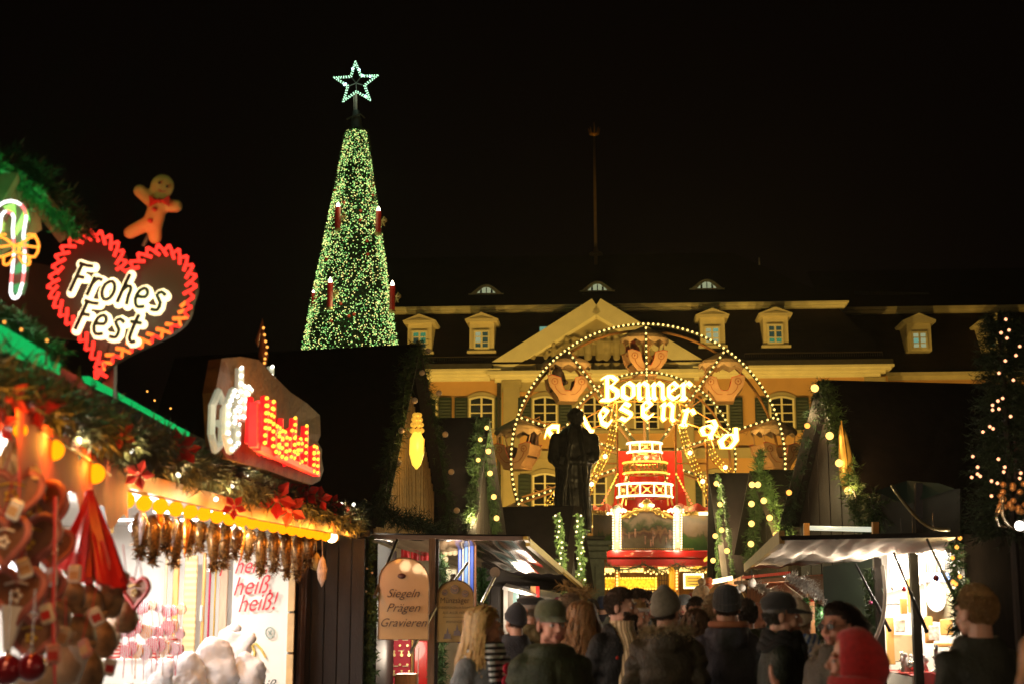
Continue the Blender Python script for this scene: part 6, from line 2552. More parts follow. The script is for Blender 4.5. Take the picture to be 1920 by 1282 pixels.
lts = [(150, 826, 6.0), (247, 843, 7.0), (334, 890, 8.2), (435, 910, 9.3), (462, 892, 9.6), (482, 880, 10), (640, 944, 12.2), (663, 945, 12.4), (405, 935, 8.9)]
gar('long fir garland with white lights along the eaves of both candy stalls', pe, .13, [W(*q) for q in lts], emat('white_fairy_bulb', (1, .92, .78), 4), .016, nl=.07, dens=420, w=.010, light=.8,
    m=mat('brownish_fir', (.05, .055, .02), .6, var=.5, scale=9))
M_pois = mat('red_velvet_bow', (.45, .012, .012), .6, var=.3, sheen=.4)
M_redb = mat('red_glossy_bauble', (.5, .01, .01), .15, coat=.6)
rr = random.Random(12)
spots = [(70, 765, 5.1, 1.5), (95, 750, 5.3, 1.2), (232, 815, 6.6, 1.1), (335, 838, 8.0, 1.6), (352, 845, 8.1, 1.2), (262, 890, 7.2, 1.2), (520, 935, 10.3, 1.8), (545, 955, 10.6, 1.6), (575, 925, 11.0, 1.3),
         (600, 935, 11.3, 1.2), (625, 945, 11.9, 1.0), (440, 950, 9.4, 1.1), (20, 750, 4.9, 1.5), (5, 800, 4.8, 1.2), (650, 965, 12.4, .9), (560, 905, 10.9, 1.0)]
for i, (x, y, d, s_) in enumerate(spots):
    c_ = W(x, y, d - .12)
    q = MB()
    s_ = s_ * .035 * (1 + (d - 5) * .09)
    for j in range(5):
        a = j * 1.2566 + i
        p1 = c_ + V((math.cos(a) * s_ * 1.6, -.02, math.sin(a) * s_ * 1.6))
        p2 = c_ + V((math.cos(a + .5) * s_, -.035, math.sin(a + .5) * s_))
        p3 = c_ + V((math.cos(a - .5) * s_, -.035, math.sin(a - .5) * s_))
        q.add([c_, p2, p1, p3], [(0, 1, 2), (0, 2, 3), (2, 1, 0), (3, 2, 0)])
    q.sphere(c_ + V((0, -.03, 0)), s_ * .3, nu=6, nv=4)
    o_ = solo('poinsettia', q, M_pois, 'red poinsettia blossom number counted from the left in the eaves garland', 'flower', 'red blossoms in the eaves garland')
    o_['label'] = 'red poinsettia in the eaves garland, %s' % ['beside the second amber globe', 'small one above the orange awning', 'above the middle of the orange awning', 'under the green strip end',
                                                           'right of its bigger neighbour under the green strip end', 'low, close to the corner amber globe', 'large one right under the almond sign',
                                                           'under the lower right lobe of the almond sign', 'at the right foot of the almond sign', 'right of the almond sign foot', 'near the right garland end',
                                                           'low beneath the white letters', 'left picture edge, upper', 'left picture edge, lower', 'last before the dark wooden wall', 'touching the red letters'][i]
w = MB()
for a, b in ((W(225, 895, 7.8), W(480, 960, 10.2)), (W(480, 960, 10.2), W(672, 997, 12.8))):
    w.beam(a, b, .05, .10)
obj('eaves_board', w, mat('warm_brown_eaves', (.20, .11, .05), .5, var=.2), ca, world=True)
w = MB()
w.beam(W(120, 772, 6.0), W(255, 805, 7.4), .06, .03)
w.beam(W(255, 805, 7.4), W(310, 840, 8.0), .05, .03)
obj('copper_trim', w, mat('copper_trim', (.45, .10, .04), .4, .3), ca, world=True)
aw = MB()
aw.tess([W(35, 905, 4.75), W(240, 985, 7.7), W(240, 880, 7.7), W(30, 765, 4.65)], 24, 8, lambda u, v: V((0, .03 * math.sin(u * 22), .05 * math.sin(u * 22) * (1 - v))))
obj('awning', aw, mat('orange_awning', (.55, .06, .008), .7, var=.15), ca, world=True, smooth=True)
gs = thing('globe_string', 'string of amber globe lights running along the edge of the candy stalls', 'string lights', W(100, 843, 5.4))
big = [(38, 806, 4.8, .024), (101, 843, 5.4, .040), (178, 887, 6.4, .046)]
for x, y, d, r_ in big:
    bulbs(gs, [W(x, y, d)], r_, M_glob, name='globe', sub=3)
    lamp('globe_lamp', W(x, y, d) + V((.06, -.14, .02)), 4, (1, .34, .03), .05)
a, b = W(238, 937, 8.0), W(625, 1006, 12.5)
pts = [a.lerp(b, (i / 18)) for i in range(19)]
bulbs(gs, pts, .048, M_glob, name='globe', sub=2)
for i in range(0, 19, 2):
    lamp('globe_lamp', pts[i] + V((.16, -.1, .02)), 5.5, (1, .34, .03), .05)
w = MB()
w.tube(smoothline([W(38, 795, 4.8), W(101, 825, 5.4), W(178, 868, 6.4), W(238, 918, 8.0)], .1), .006, 5)
w.tube([a + V((0, 0, .05)), b + V((0, 0, .05))], .008, 5)
obj('cable', w, M_wire, gs, world=True)
near = [(-1.62, 4.0, 2.26), (-1.58, 3.2, 2.26), (-1.55, 2.4, 2.26), (-1.52, 1.6, 2.26), (-1.50, .8, 2.26), (-1.48, 0, 2.26), (-1.46, -.8, 2.26)]  # globes added out of view; their lamps brighten the crowd
bulbs(gs, near, .046, M_glob, name='globe', sub=3)
for q in near[::2]:
    lamp('globe_lamp', V(q) + V((.08, 0, -.08)), 14, (1, .62, .30), .08)
g2 = thing('globe_string', 'added amber globe string right of the lane, outside the picture, lighting the crowd', 'string lights', (3.1, 1.5, 2.4))  # unseen string, added to light faces and coats in the lane
near2 = [(3.35, 4.4, 2.5), (3.3, 3.4, 2.5), (3.25, 2.4, 2.5), (3.2, 1.4, 2.5), (3.15, .4, 2.5), (3.1, -.6, 2.5)]
bulbs(g2, near2, .046, M_glob, name='globe', sub=3)
w = MB()
w.tube([V(q) + V((0, 0, .06)) for q in near2], .006, 5)
obj('cable', w, M_wire, g2, world=True)
for q in near2[::2]:
    lamp('globe_lamp', V(q) + V((-.08, 0, -.08)), 21, (1, .74, .46), .08)
wt = thing('end_bulb', 'bright pale bulb ending the amber string at the right corner of the stall', 'light bulb', W(622, 1006, 12.3))
w = MB()
w.sphere((0, 0, 0), .05, nu=14, nv=10)
obj('glass', w, emat('pale_bulb', (1, .9, .5), 5), wt, smooth=True)
w = MB()
w.cyl((0, 0, .04), (0, 0, .10), .02)
obj('socket', w, M_wire, wt)

M_wallb = mat('bright_white_wall', (.80, .78, .74), .6, var=.04)
wy = 12.62
xl_, xr_ = W(60, 1282, wy).x, W(546, 1282, wy).x
panel('end_wall', (xl_, wy, 0), (xr_, wy, 0), (xr_, wy, 2.35), (xl_, wy, 2.35), M_wallb, ca)
panel('back_wall', (xl_ - .1, 3.6, 0), (xl_ - .05, wy, 0), (xl_ - .05, wy, 2.35), (xl_ - .1, 3.6, 2.35), M_wallb, ca)
panel('ceiling', (xl_ - .1, 4.6, 2.36), (W(20, 800, 4.8).x - .05, 4.8, 2.36), (W(238, 900, 8).x - .05, 8.0, 2.36), (xl_ - .1, 8.0, 2.36), M_wallb, ca)
panel('ceiling', (xl_ - .1, 8.0, 2.36), (W(238, 900, 8).x - .05, 8.0, 2.36), (xr_ + .2, wy, 2.36), (xl_ - .1, wy, 2.36), M_wallb, ca)

def lcard(name, x0, y0, x1, y1, d, m, parent=ca, th=.03):
    return card(name, x0, y0, x1, y1, d, m, parent, th)

M_ow2 = mat('honey_wood', (.60, .30, .09), .45, var=.25, scale=5, grain=(9, 9, 1))
lcard('door_post', 300, 1035, 316, 1290, 12.4, mat('cream_post', (.74, .55, .35), .5))
lcard('door_board', 316, 1035, 338, 1290, 12.3, M_ow2)
lcard('door_board', 338, 1040, 372, 1290, 12.34, mat('kraft_paper', (.68, .50, .26), .6, bands=('Z', 6, (.55, .38, .18), .3)))
lcard('door_board', 372, 1035, 388, 1290, 12.3, M_ow2)
lcard('hinge', 374, 1134, 381, 1165, 12.2, mat('pale_hinge', (.55, .6, .5), .4, .3))
lcard('red_curtain', 388, 1020, 398, 1200, 12.2, mat('crimson_strip', (.42, .02, .07), .5))
lcard('yellow_strip', 398, 1035, 405, 1290, 12.25, mat('ochre_strip', (.62, .38, .05), .5))
lcard('side_board', 405, 1035, 430, 1290, 12.5, mat('peach_board', (.75, .52, .36), .5, var=.12, grain=(9, 9, 1)))
po = thing('poster', 'white poster with red script saying heiss on the end wall of the candy stall', 'poster', W(485, 1282, 12.4))
a, b = W(430, 1290, 12.4), W(548, 1000, 12.4)
w = MB()
w.box(((a.x + b.x) / 2, 12.4, (a.z + b.z) / 2), (b.x - a.x, .02, b.z - a.z))
obj('sheet', w, mat('poster_white', (.80, .76, .68), .5, var=.03), po, world=True)
M_redink = mat('red_ink', (.62, .015, .03), .5)
M_goldink = mat('gold_ink', (.66, .48, .12), .5)
M_blackink = mat('black_ink', (.02, .02, .02), .5)

def put_text(s, x, y, hpx, d, m, parent, shear=0.0, rot=0.0, wid=1.0, rz=0.0, align='CENTER', name='lettering', offset=0.0):
    me = text_mesh(s, hpx * d / FPX * 1.4, shear, .001, align, offset)
    p = W(x, y, d)
    M = Matrix.Translation(p) @ Matrix.Rotation(rz, 4, 'Z') @ Matrix.Rotation(math.pi / 2, 4, 'X') @ Matrix.Rotation(rot, 4, 'Z') @ Matrix.Scale(wid, 4, (1, 0, 0))
    me.transform(M)
    return obj(name, me, m, parent, world=True)

put_text('1', 413, 1065, 32, 12.36, M_redink, po, .3, 0, .8)
put_text('heiß,', 470, 1060, 30, 12.36, M_redink, po, .45, .05, .78)
put_text('heiß,', 472, 1098, 34, 12.36, M_redink, po, .45, .08, .80)
put_text('heiß!', 480, 1130, 32, 12.36, M_redink, po, .45, .08, .80)
q = MB()
for i in range(2):
    q.tube(smoothline([W(445 + i * 6, 1212 + i * 26, 12.37), W(462, 1198 + i * 32, 12.37), W(478, 1222 + i * 30, 12.37), W(470 + i * 20, 1242 + i * 20, 12.37)], .05), .012, 5)
    q.tube(smoothline([W(450, 1225 + i * 24, 12.37), W(480, 1206 + i * 34, 12.37), W(498, 1232 + i * 20, 12.37)], .05), .010, 5)
q.tube([W(464, 1240, 12.37), W(462, 1270, 12.37)], .010, 5)
obj('gold_scrawl', q, M_goldink, po, world=True)
q = MB()
q.tube([W(506 + 8 * math.cos(i / 16 * 6.283), 1185 + 10 * math.sin(i / 16 * 6.283), 12.37) for i in range(16)], .006, 5, closed=True)
q.beam(W(503, 1182, 12.37), W(509, 1189, 12.37), .01)
q.beam(W(509, 1181, 12.37), W(504, 1190, 12.37), .01)
obj('round_mark', q, mat('grey_green_ink', (.30, .38, .34), .5), po, world=True)
put_text('heiß', 492, 1284, 20, 12.36, M_blackink, po, .4, 0, .9)
w = MB()
for k_ in range(7):
    z0, z1 = 2.25 - k_ * .34, 2.25 - k_ * .34 - .33
    w.box((xr_ + .03, wy - .3, (z0 + z1) / 2), (.055, .05, .32))
obj('bamboo_strip', w, mat('bamboo', (.60, .40, .18), .5, var=.2), ca, world=True)
w = MB()
w.box((xr_ - .01, wy - .28, 1.15), (.03, .03, 2.3))
obj('white_edge', w, M_wallb, ca, world=True)
w = MB()
w.tube(smoothline([W(600, 1038, 12.9), W(585, 1048, 12.8), W(571, 1066, 12.7), W(567, 1095, 12.7), W(566, 1150, 12.7), (W(560, 1282, 12.7).x, 12.7, .02)], .05), .045, 10)
solo('drainpipe', w, mat('brown_glossy_pipe', (.07, .04, .035), .25, .4), 'glossy brown downpipe bending at the corner right of the white poster', 'pipe', smooth=True)
M_gtin = mat('gold_brown_tinsel', (.15, .07, .015), .3, .5, var=.7, scale=60)
rr = random.Random(5)
tt_ = thing('tinsel_fringe', 'row of pointed golden brown tinsel drops hanging under the amber string', 'tinsel', W(450, 1030, 10.5))
for i in range(15):
    u = i / 14
    x = 262 + 320 * u
    d = 8.3 + 3.9 * u
    y0 = 958 + 42 * u + rr.uniform(-2, 4)
    ln = rr.uniform(52, 92) * (8.3 / d) ** .2
    p, q_ = W(x, y0, d), W(x + rr.uniform(-4, 4), y0 + ln, d)
    ms_ = garland_mesh('tinsel_drop', [p, q_], .055, 500, 6, .035, .012, .6)
    o_ = obj('tinsel_drop', ms_, M_gtin, tt_, world=True)
    w = MB()
    w.tube([p, p.lerp(q_, .3), p.lerp(q_, .75), q_], [.02, .055, .04, .004], 8)
    obj('drop_core', w, M_gtin, o_, world=True, smooth=True)
M_iris = mat('iridescent_tinsel', (.75, .65, .70), .2, .6, var=.3, scale=40)
for i in range(11):
    x = 270 + 27 * i + rr.uniform(-5, 5)
    d = 8.25 + i * .36
    y0 = 950 + 4.6 * i
    w = MB()
    p = W(x, y0, d)
    w.tube([p, p + V((.01, 0, -.07)), p + V((0, 0, -.18 - rr.random() * .12))], [.012, .028, .004], 6)
    o_ = obj('foil_drop', w, [M_iris, mat('orange_foil', (.8, .22, .02), .3, .5, var=.4, scale=30)][i % 2], tt_, world=True, smooth=True)
for i, (x, y, L_, m_) in enumerate(((593, 1052, 34, MATS['dull_gold']), (604, 1070, 58, mat('pinkish_leaf', (.50, .35, .25), .4, var=.3, scale=20)))):
    c_ = W(x, y, 12.2 - i * .1)
    k_ = L_ * 12 / FPX / 2
    w = MB()
    w.loft([[c_ + V((math.cos(a / 10 * 6.283) * q_, math.sin(a / 10 * 6.283) * q_ * .4, z * k_)) for a in range(10)] for z, q_ in ((-1, .004), (-.5, .035), (.1, .045), (.7, .025), (1, .004))])
    w.tube([c_ + V((0, 0, k_)), W(x, 1012, 12.2 - i * .1)], .003, 4)
    solo('hanging_leaf', w, m_, ['short golden leaf ornament hanging under the pale end bulb', 'long pink and gold leaf ornament hanging under the pale end bulb'][i], 'ornament', smooth=True)

M_cookie = mat('lebkuchen', (.20, .075, .03), .55, var=.3, scale=12, bump=.3)
M_icing = mat('pink_brown_icing', (.42, .12, .09), .5, var=.35, scale=14)
M_icew = mat('white_icing', (.78, .70, .64), .5)

def heart2(n=20):
    o = []
    for i in range(n):
        t = 2 * math.pi * i / n
        o.append((16 * math.sin(t) ** 3 / 17, (13 * math.cos(t) - 5 * math.cos(2 * t) - 2 * math.cos(3 * t) - math.cos(4 * t)) / 17))
    return o

def ging_heart(x, y, d, s_, tilt, label, word=None, ringm=None):
    t = thing('gingerbread_heart', label, 'gingerbread heart', W(x, y, d), tilt, 'gingerbread hearts hanging in the near stall')
    pts = heart2(28)
    w = MB()
    c0, c1 = V((0, -.012, 0)), V((0, .012, 0))
    vs = [V((px_ * s_ * .92, -.012, pz_ * s_ * .92)) for px_, pz_ in pts]
    vb = [v + V((0, .024, 0)) for v in vs]
    n = len(pts)
    w.add(vs + vb + [c0, c1], [(i, (i + 1) % n, 2 * n) for i in range(n)] + [((i + 1) % n + n, i + n, 2 * n + 1) for i in range(n)] + [(i, i + n, (i + 1) % n + n, (i + 1) % n) for i in range(n)])
    obj('biscuit', w, M_cookie, t)
    w = MB()
    w.tube([V((px_ * s_, -.01, pz_ * s_)) for px_, pz_ in pts], s_ * .13, 7, closed=True)
    obj('piped_border', w, ringm or M_icing, t, smooth=True)
    w = MB()
    for j in range(5):
        a = j * 1.2566
        w.sphere((math.cos(a) * s_ * .16, -.018, math.sin(a) * s_ * .16 - s_ * .1), s_ * .09, nu=6, nv=4)
    w.tube([V((-s_ * .4, -.018, s_ * .25)), V((0, -.02, s_ * .35)), V((s_ * .4, -.018, s_ * .25))], s_ * .04, 5)
    obj('icing_decoration', w, M_icew if int(x) % 2 else MATS['ochre_strip'], t, smooth=True)
    w = MB()
    w.tube([V((-s_ * .3, 0, s_ * .6)), V((0, 0, s_ * 1.9)), V((s_ * .3, 0, s_ * .6))], .003, 4)
    obj('ribbon', w, M_gred, t)
    return t

HG = [(22, 925, 4.9, .105, .3, 'gingerbread heart with thick border high at the left picture edge', None),
      (70, 950, 5.3, .125, -.25, 'large gingerbread heart hanging under the first amber globe', None),
      (15, 1010, 4.8, .10, -.4, 'gingerbread heart at the left edge beside the glaring light', None),
      (50, 1010, 5.2, .12, .5, 'turned gingerbread heart below the large one', None),
      (95, 1025, 5.5, .09, .7, 'slim looking turned gingerbread heart left of the red ribbons', None),
      (35, 1110, 5.0, .11, -.2, 'gingerbread heart in the third row at the left edge', None),
      (75, 1105, 5.4, .09, .4, 'small gingerbread heart left of the tied brown bags', None),
      (258, 1107, 6.0, .075, -.5, 'dark gingerbread heart with red border at the right end of the bundle', MATS['red_icing']),
      (105, 955, 5.7, .08, -.6, 'gingerbread heart right of the large one under the awning', None),
      (60, 1190, 5.1, .09, .2, 'gingerbread heart low at the left above the dark red baubles', None)]
for h in HG:
    ging_heart(*h[:6], None, h[6])

def ribbon_fan(top, foot0, foot1, n, d, m, label, w_=.012, name='ribbon_bundle'):
    t = thing(name, label, 'ribbons', W(*top, d))
    w = MB()
    r_ = random.Random(n)
    for i in range(n):
        u = (i + r_.uniform(-.4, .4)) / n
        f0 = W(foot0[0] + (foot1[0] - foot0[0]) * u, foot0[1] + (foot1[1] - foot0[1]) * u + r_.uniform(-12, 12), d + r_.uniform(-.12, .12))
        tp = W(top[0] + r_.uniform(-6, 6), top[1] + r_.uniform(-4, 4), d + r_.uniform(-.03, .03))
        mid = tp.lerp(f0, .5) + V((0, r_.uniform(-.04, .04), 0))
        sx = V((w_ * r_.uniform(.5, 1.2), w_ * r_.uniform(-.8, .8), 0))
        w.add([tp - sx * .4, tp + sx * .4, mid + sx, mid - sx, f0 + sx, f0 - sx], [(0, 1, 2, 3), (3, 2, 4, 5)])
    obj('ribbons', w, m, t, world=True)['kind'] = 'stuff'
    w = MB()
    w.sphere(W(*top, d), .02)
    obj('knot', w, m, t, world=True)
    return t

M_redrib = mat('red_satin_ribbon', (.65, .01, .008), .35, var=.25, sheen=.3)
M_crib = mat('cream_ribbon', (.66, .48, .28), .5, var=.2)
M_orrib = mat('orange_ribbon', (.8, .28, .01), .4)
ribbon_fan((168, 925), (108, 1075), (238, 1095), 90, 5.8, M_redrib, 'big fan of glossy red ribbons hanging above the brown bags', .014)
ribbon_fan((24, 820), (-5, 885), (75, 895), 40, 5.0, M_crib, 'fan of cream ribbons gathered at the left under the garland', .010)
ribbon_fan((190, 990), (205, 1075), (232, 1080), 12, 6.0, M_orrib, 'few orange ribbons at the right side of the red fan', .012)
ribbon_fan((45, 905), (20, 1000), (60, 1010), 16, 5.4, M_crib, 'thin cream strings hanging behind the large gingerbread heart', .006)
M_kraft = mat('nut_bag', (.26, .14, .06), .5, var=.5, scale=25, bump=.4)
M_label = mat('bag_label', (.55, .33, .16), .6)

def nut_bag(x, y, d, s_, label, lab=False, m=None):
    t = thing('nut_bag', label, 'bag', W(x, y, d), random.Random(x).uniform(-.8, .8), 'tied bags of nuts hanging in the near stall')
    w = MB()
    n = 12
    prof_ = ((-.95, .35), (-.8, .62), (-.3, .78), (.2, .66), (.55, .34), (.66, .14), (.8, .30), (1.0, .42))
    w.loft([[V((math.cos(6.283 * i / n) * r_ * s_ * (1 + .08 * math.sin(i * 3 + z * 4)), math.sin(6.283 * i / n) * r_ * s_ * .8, z * s_)) for i in range(n)] for z, r_ in prof_])
    obj('bag', w, m or M_kraft, t, smooth=True)
    w = MB()
    w.tube([V((math.cos(i / 8 * 6.283) * s_ * .17, math.sin(i / 8 * 6.283) * s_ * .15, s_ * .66)) for i in range(8)], s_ * .05, 5, closed=True)
    obj('tie', w, M_redrib, t)
    if lab:
        w = MB()
        w.box((0, -s_ * .66, -.25 * s_), (s_ * .9, .01, s_ * .6))
        obj('label_card', w, M_label, t)
    return t

for a_ in ((130, 1110, 5.6, .085, 'brown bag under the left part of the red ribbons'), (165, 1125, 5.8, .10, 'brown bag right below the centre of the red ribbons'),
           (200, 1110, 5.9, .11, 'labelled brown bag hanging in the middle of the bundle', True), (105, 1150, 5.5, .08, 'pale brown bag left of the hanging red ribbon'),
           (145, 1185, 5.6, .10, 'plump brown bag in the second row of the bundle'), (190, 1190, 5.8, .095, 'dark brown bag in the second row, right one'), (232, 1150, 6.1, .085, 'small brown bag beside the dark gingerbread heart'),
           (120, 1235, 5.4, .10, 'beige bag low in the bundle', False, mat('beige_sack', (.48, .33, .22), .6, var=.2, scale=20)), (165, 1250, 5.6, .10, 'dark mottled bag at the bottom of the bundle'),
           (70, 1265, 5.2, .10, 'beige bag at the bottom left between the dark baubles and the bundle', False, mat('beige_sack', (.48, .33, .22), .6))):
    nut_bag(*a_)
for x, y, s_, lab in ((12, 1255, .052, 'dark red bauble at the bottom left picture corner'), (58, 1250, .048, 'second dark red bauble right of the corner one')):
    t = thing('red_bauble', lab, 'bauble', W(x, y, 4.7))
    w = MB()
    w.sphere((0, 0, 0), s_, nu=20, nv=14)
    obj('ball', w, M_wine, t, smooth=True)
    w = MB()
    w.cyl((0, 0, s_ * .95), (0, 0, s_ * 1.2), s_ * .2)
    obj('cap', w, M_silver, t)
    w = MB()
    w.tube([V((0, 0, s_)), V((0, 0, s_ + .2))], .002, 4)
    obj('string', w, M_silver, t)
for i, (x, y, lab) in enumerate(((18, 1190, 'white paper cone at the left edge above the dark baubles'), (48, 1200, 'pale paper cone leaning right of the first one'), (142, 1262, 'small white paper cone at the foot of the brown bags'))):
    w = MB()
    c_ = W(x, y, 5.0 + .2 * i)
    w.cyl(c_ + V((.01, 0, .10)), c_ + V((-.01, 0, -.10)), .045, .003, 14)
    solo('paper_cone', w, M_icew, lab, 'paper cone')
for i, (x, y, d, s_, lab) in enumerate(((122, 912, 7.2, .045, 'glaring bluish white spotlight above the red ribbons'), (6, 985, 6.2, .075, 'glaring white lamp at the left edge between the hearts'),
                                        (12, 1085, 6.4, .10, 'largest glaring white lamp at the left edge, low'), (258, 988, 9.4, .05, 'glaring white spotlight under the first amber globes'))):
    t = thing('stall_spotlight', lab, 'spotlight', W(x, y, d))
    w = MB()
    w.sphere((0, 0, 0), s_, (1.2, .6, .8), 12, 8)
    obj('lens', w, emat('cold_glare', (.95, .95, 1.0), 9), t, smooth=True)
    w = MB()
    w.cyl((0, .02, s_ * .6), (0, .06, s_ * 1.8), s_ * .8, s_ * .5)
    obj('housing', w, M_icew, t)
    lamp('spot_lamp', W(x, y, d) + V((.03, -.15, -.05)), 38 if i != 2 else 46, (1, .90, .80), .06)
for (x, y) in ((-2.9, 11.6), (-2.3, 10.6), (-3.3, 9.2), (-3.0, 7.0)):
    q = MB()
    q.box((x, y, 2.33), (.7, .12, .05), bev=.01)
    solo('ceiling_tube_lamp', q, emat('cold_tube', (1, .95, .9), 8), 'white tube lamp on the candy stall ceiling, the one %s' % {11.6: 'nearest to the poster', 10.6: 'close to the amber string', 9.2: 'above the sweets shelf', 7.0: 'above the hanging hearts'}[y], 'ceiling lamp')
    lamp('ceiling_lamp', (x, y, 2.25), 40, (1, .92, .84), .15, kind='AREA', sx=.7, sy=.12)
sh = thing('sweets_shelf', 'tiered shelf of pink and white sweets inside the candy stall', 'shelf', (W(250, 1282, 9.5).x, 9.5, 0))
for z in (.75, 1.0, 1.28):
    w = MB()
    w.box((W(250, 1282, 9.5).x - .1, 9.5 + (1.3 - z) * -.3, z), (1.0, .28, .03))
    obj('shelf_board', w, M_wallb, sh, world=True)
rr = random.Random(2)
for i in range(22):
    z = (.765, 1.015, 1.295)[i % 3]
    x = W(250, 1282, 9.5).x - .5 + (i // 3) * .125 + rr.uniform(-.02, .02)
    y = 9.5 + (1.3 - z) * -.3 - .03
    q = MB()
    s_ = rr.uniform(.8, 1.2)
    q.cyl((0, 0, 0), (0, 0, .11 * s_), .042, .045, 12)
    q.cyl((0, 0, .11 * s_), (0, 0, .13 * s_), .035, .03, 12)
    lab = '%s jar of sweets on the %s shelf, %s' % (['pink', 'white', 'striped'][(i * 7) % 3], ['lowest', 'middle', 'top'][i % 3], ['leftmost', 'second from the left', 'third from the left', 'left of the shelf middle', 'right of the shelf middle', 'third from the right', 'second from the right', 'rightmost'][i // 3])
    solo('sweets_jar', q, [mat('pink_sweets', (.75, .35, .33), .35, var=.4, scale=30), mat('white_sweets', (.82, .78, .76), .35, var=.15, scale=30),
                           mat('striped_sweets', (.8, .7, .66), .35, bands=('Z', 14, (.6, .06, .05)))][(i * 7) % 3], lab, 'jar', 'sweets jars on the shelf', loc=(x, y, z))
rr = random.Random(6)
lm = [mat('swirl_%d' % i, c_, .3, bands=('RINGS' if 0 else 'X', 22, (.75, .7, .7), 4)) for i, c_ in enumerate(((.7, .05, .12), (.75, .3, .05), (.75, .35, .45)))]
rows_ = ['low front', 'middle', 'high back']
for i in range(27):
    x, y, d = 232 + (i // 3) * 13 + rr.uniform(-4, 4), (1215, 1180, 1140)[i % 3] + rr.uniform(-8, 8), 8.9 + .25 * (i % 3)
    q = MB()
    c_ = W(x, y, d)
    s_ = rr.uniform(.03, .05)
    q.cyl(c_, c_ + V((.006, .016, .002)), s_, n=16)
    q.cyl(c_, c_ + V((rr.uniform(-.02, .02), .01, -s_ - .12)), .004, n=5)
    solo('lollipop', q, lm[(i * 5 + i // 4) % 3], '%s swirl lollipop in the %s row of the sweets display, %s' % (['red', 'orange', 'pink'][(i * 5 + i // 4) % 3], rows_[i % 3],
         ['leftmost', 'second from the left', 'third from the left', 'fourth from the left', 'in the middle', 'fourth from the right', 'third from the right', 'second from the right', 'rightmost'][i // 3]),
         'lollipop', 'lollipops in the sweets display')
pk = [(140, 1075, 5.5, 'white packet between the red ribbons and the brown bags'), (228, 1085, 5.9, 'cream packet at the right foot of the red ribbons'), (98, 1080, 5.3, 'white packet left of the red ribbon fan'),
      (180, 1155, 5.5, 'white labelled packet in the middle of the brown bags'), (118, 1192, 5.2, 'cream packet between the low beige bags'), (215, 1200, 5.9, 'pale packet right of the dark brown bag'),
      (45, 1065, 4.9, 'white packet between the gingerbread hearts at the left'), (88, 1150, 5.0, 'cream packet over the small gingerbread heart'), (28, 955, 4.7, 'white card tied below the uppermost gingerbread heart'),
      (205, 1250, 5.8, 'white packet at the lower right of the bundle'), (160, 1215, 5.3, 'pinkish packet in front of the plump brown bag'), (100, 1225, 5.0, 'pinkish packet hanging beside the hanging red string')]
pm_ = [M_icew, mat('cream_packet', (.62, .50, .36), .4, var=.35, scale=30), mat('pink_packet', (.55, .22, .17), .4, var=.4, scale=30)]
for i, (x, y, d, lab) in enumerate(pk):
    t = thing('sweets_packet', lab, 'packet', W(x, y, d), .5 * math.sin(i * 2.3), 'small packets in the near stall')
    R_ = Matrix.Rotation(.5 * math.sin(i * 1.7), 3, 'Y')
    q = MB()
    q.box((0, 0, 0), (.05, .022, .07), R_, .008)
    obj('packet', q, pm_[0 if 'white' in lab else 2 if 'pink' in lab else 1], t)
    q = MB()
    q.box(R_ @ V((0, -.0115, -.005)), (.034, .003, .03), R_)
    obj('label_card', q, [M_label, M_gred][i % 2], t)
    q = MB()
    q.tube([R_ @ V((0, 0, .034)), V((0, .01, .14))], .002, 4)
    obj('string', q, M_redrib, t)
q = MB()
q.tube(smoothline([W(104, 930, 5.0), W(103, 1050, 5.0), W(100, 1150, 5.0), W(104, 1290, 5.0)], .1), .006, 6)
solo('red_string', q, M_redrib, 'long red ribbon hanging straight down in front of the brown bags', 'ribbon')
M_cot = mat('candyfloss_bag', (.80, .80, .84), .45, var=.06, scale=8, bump=.3)
for i, (x, y, d, s_, lab) in enumerate(((400, 1265, 9.6, .20, 'big white candyfloss bag standing before the wood boards'), (440, 1230, 9.9, .14, 'knotted white bag leaning against the poster'),
                                        (462, 1275, 9.7, .16, 'white candyfloss bag in front of the poster'), (425, 1195, 10.0, .07, 'small tied tuft of a white bag'), (345, 1275, 9.4, .17, 'greyish white bag left of the big one'),
                                        (300, 1275, 9.0, .12, 'grey white paper bag at the edge of the sweets shelf'))):
    c_ = W(x, y, d)
    q = MB()
    q.sphere(c_, s_, (.8, .6, 1.1), 20, 16)
    if i in (1, 3):
        q.sphere(c_ + V((.06, 0, s_ * .9)), s_ * .4, (1.3, .8, .9), 12, 10)
    me = remeshed(q, s_ / 9, 1, disp=lambda c: .045 * noise.noise(c * 9) + .022 * abs(noise.noise(c * 21)))
    o_ = obj('candyfloss_bag', me, M_cot, None, label=lab, cat='bag', group='white bags on the candy counter')
w = MB()
w.box(((W(150, 1282, 9).x + W(520, 1282, 10).x) / 2 - .2, 9.9, .45), (2.0, 1.3, .9), bev=.02)
solo('candy_counter', w, M_wallb, 'white counter carrying the candyfloss bags', 'counter')

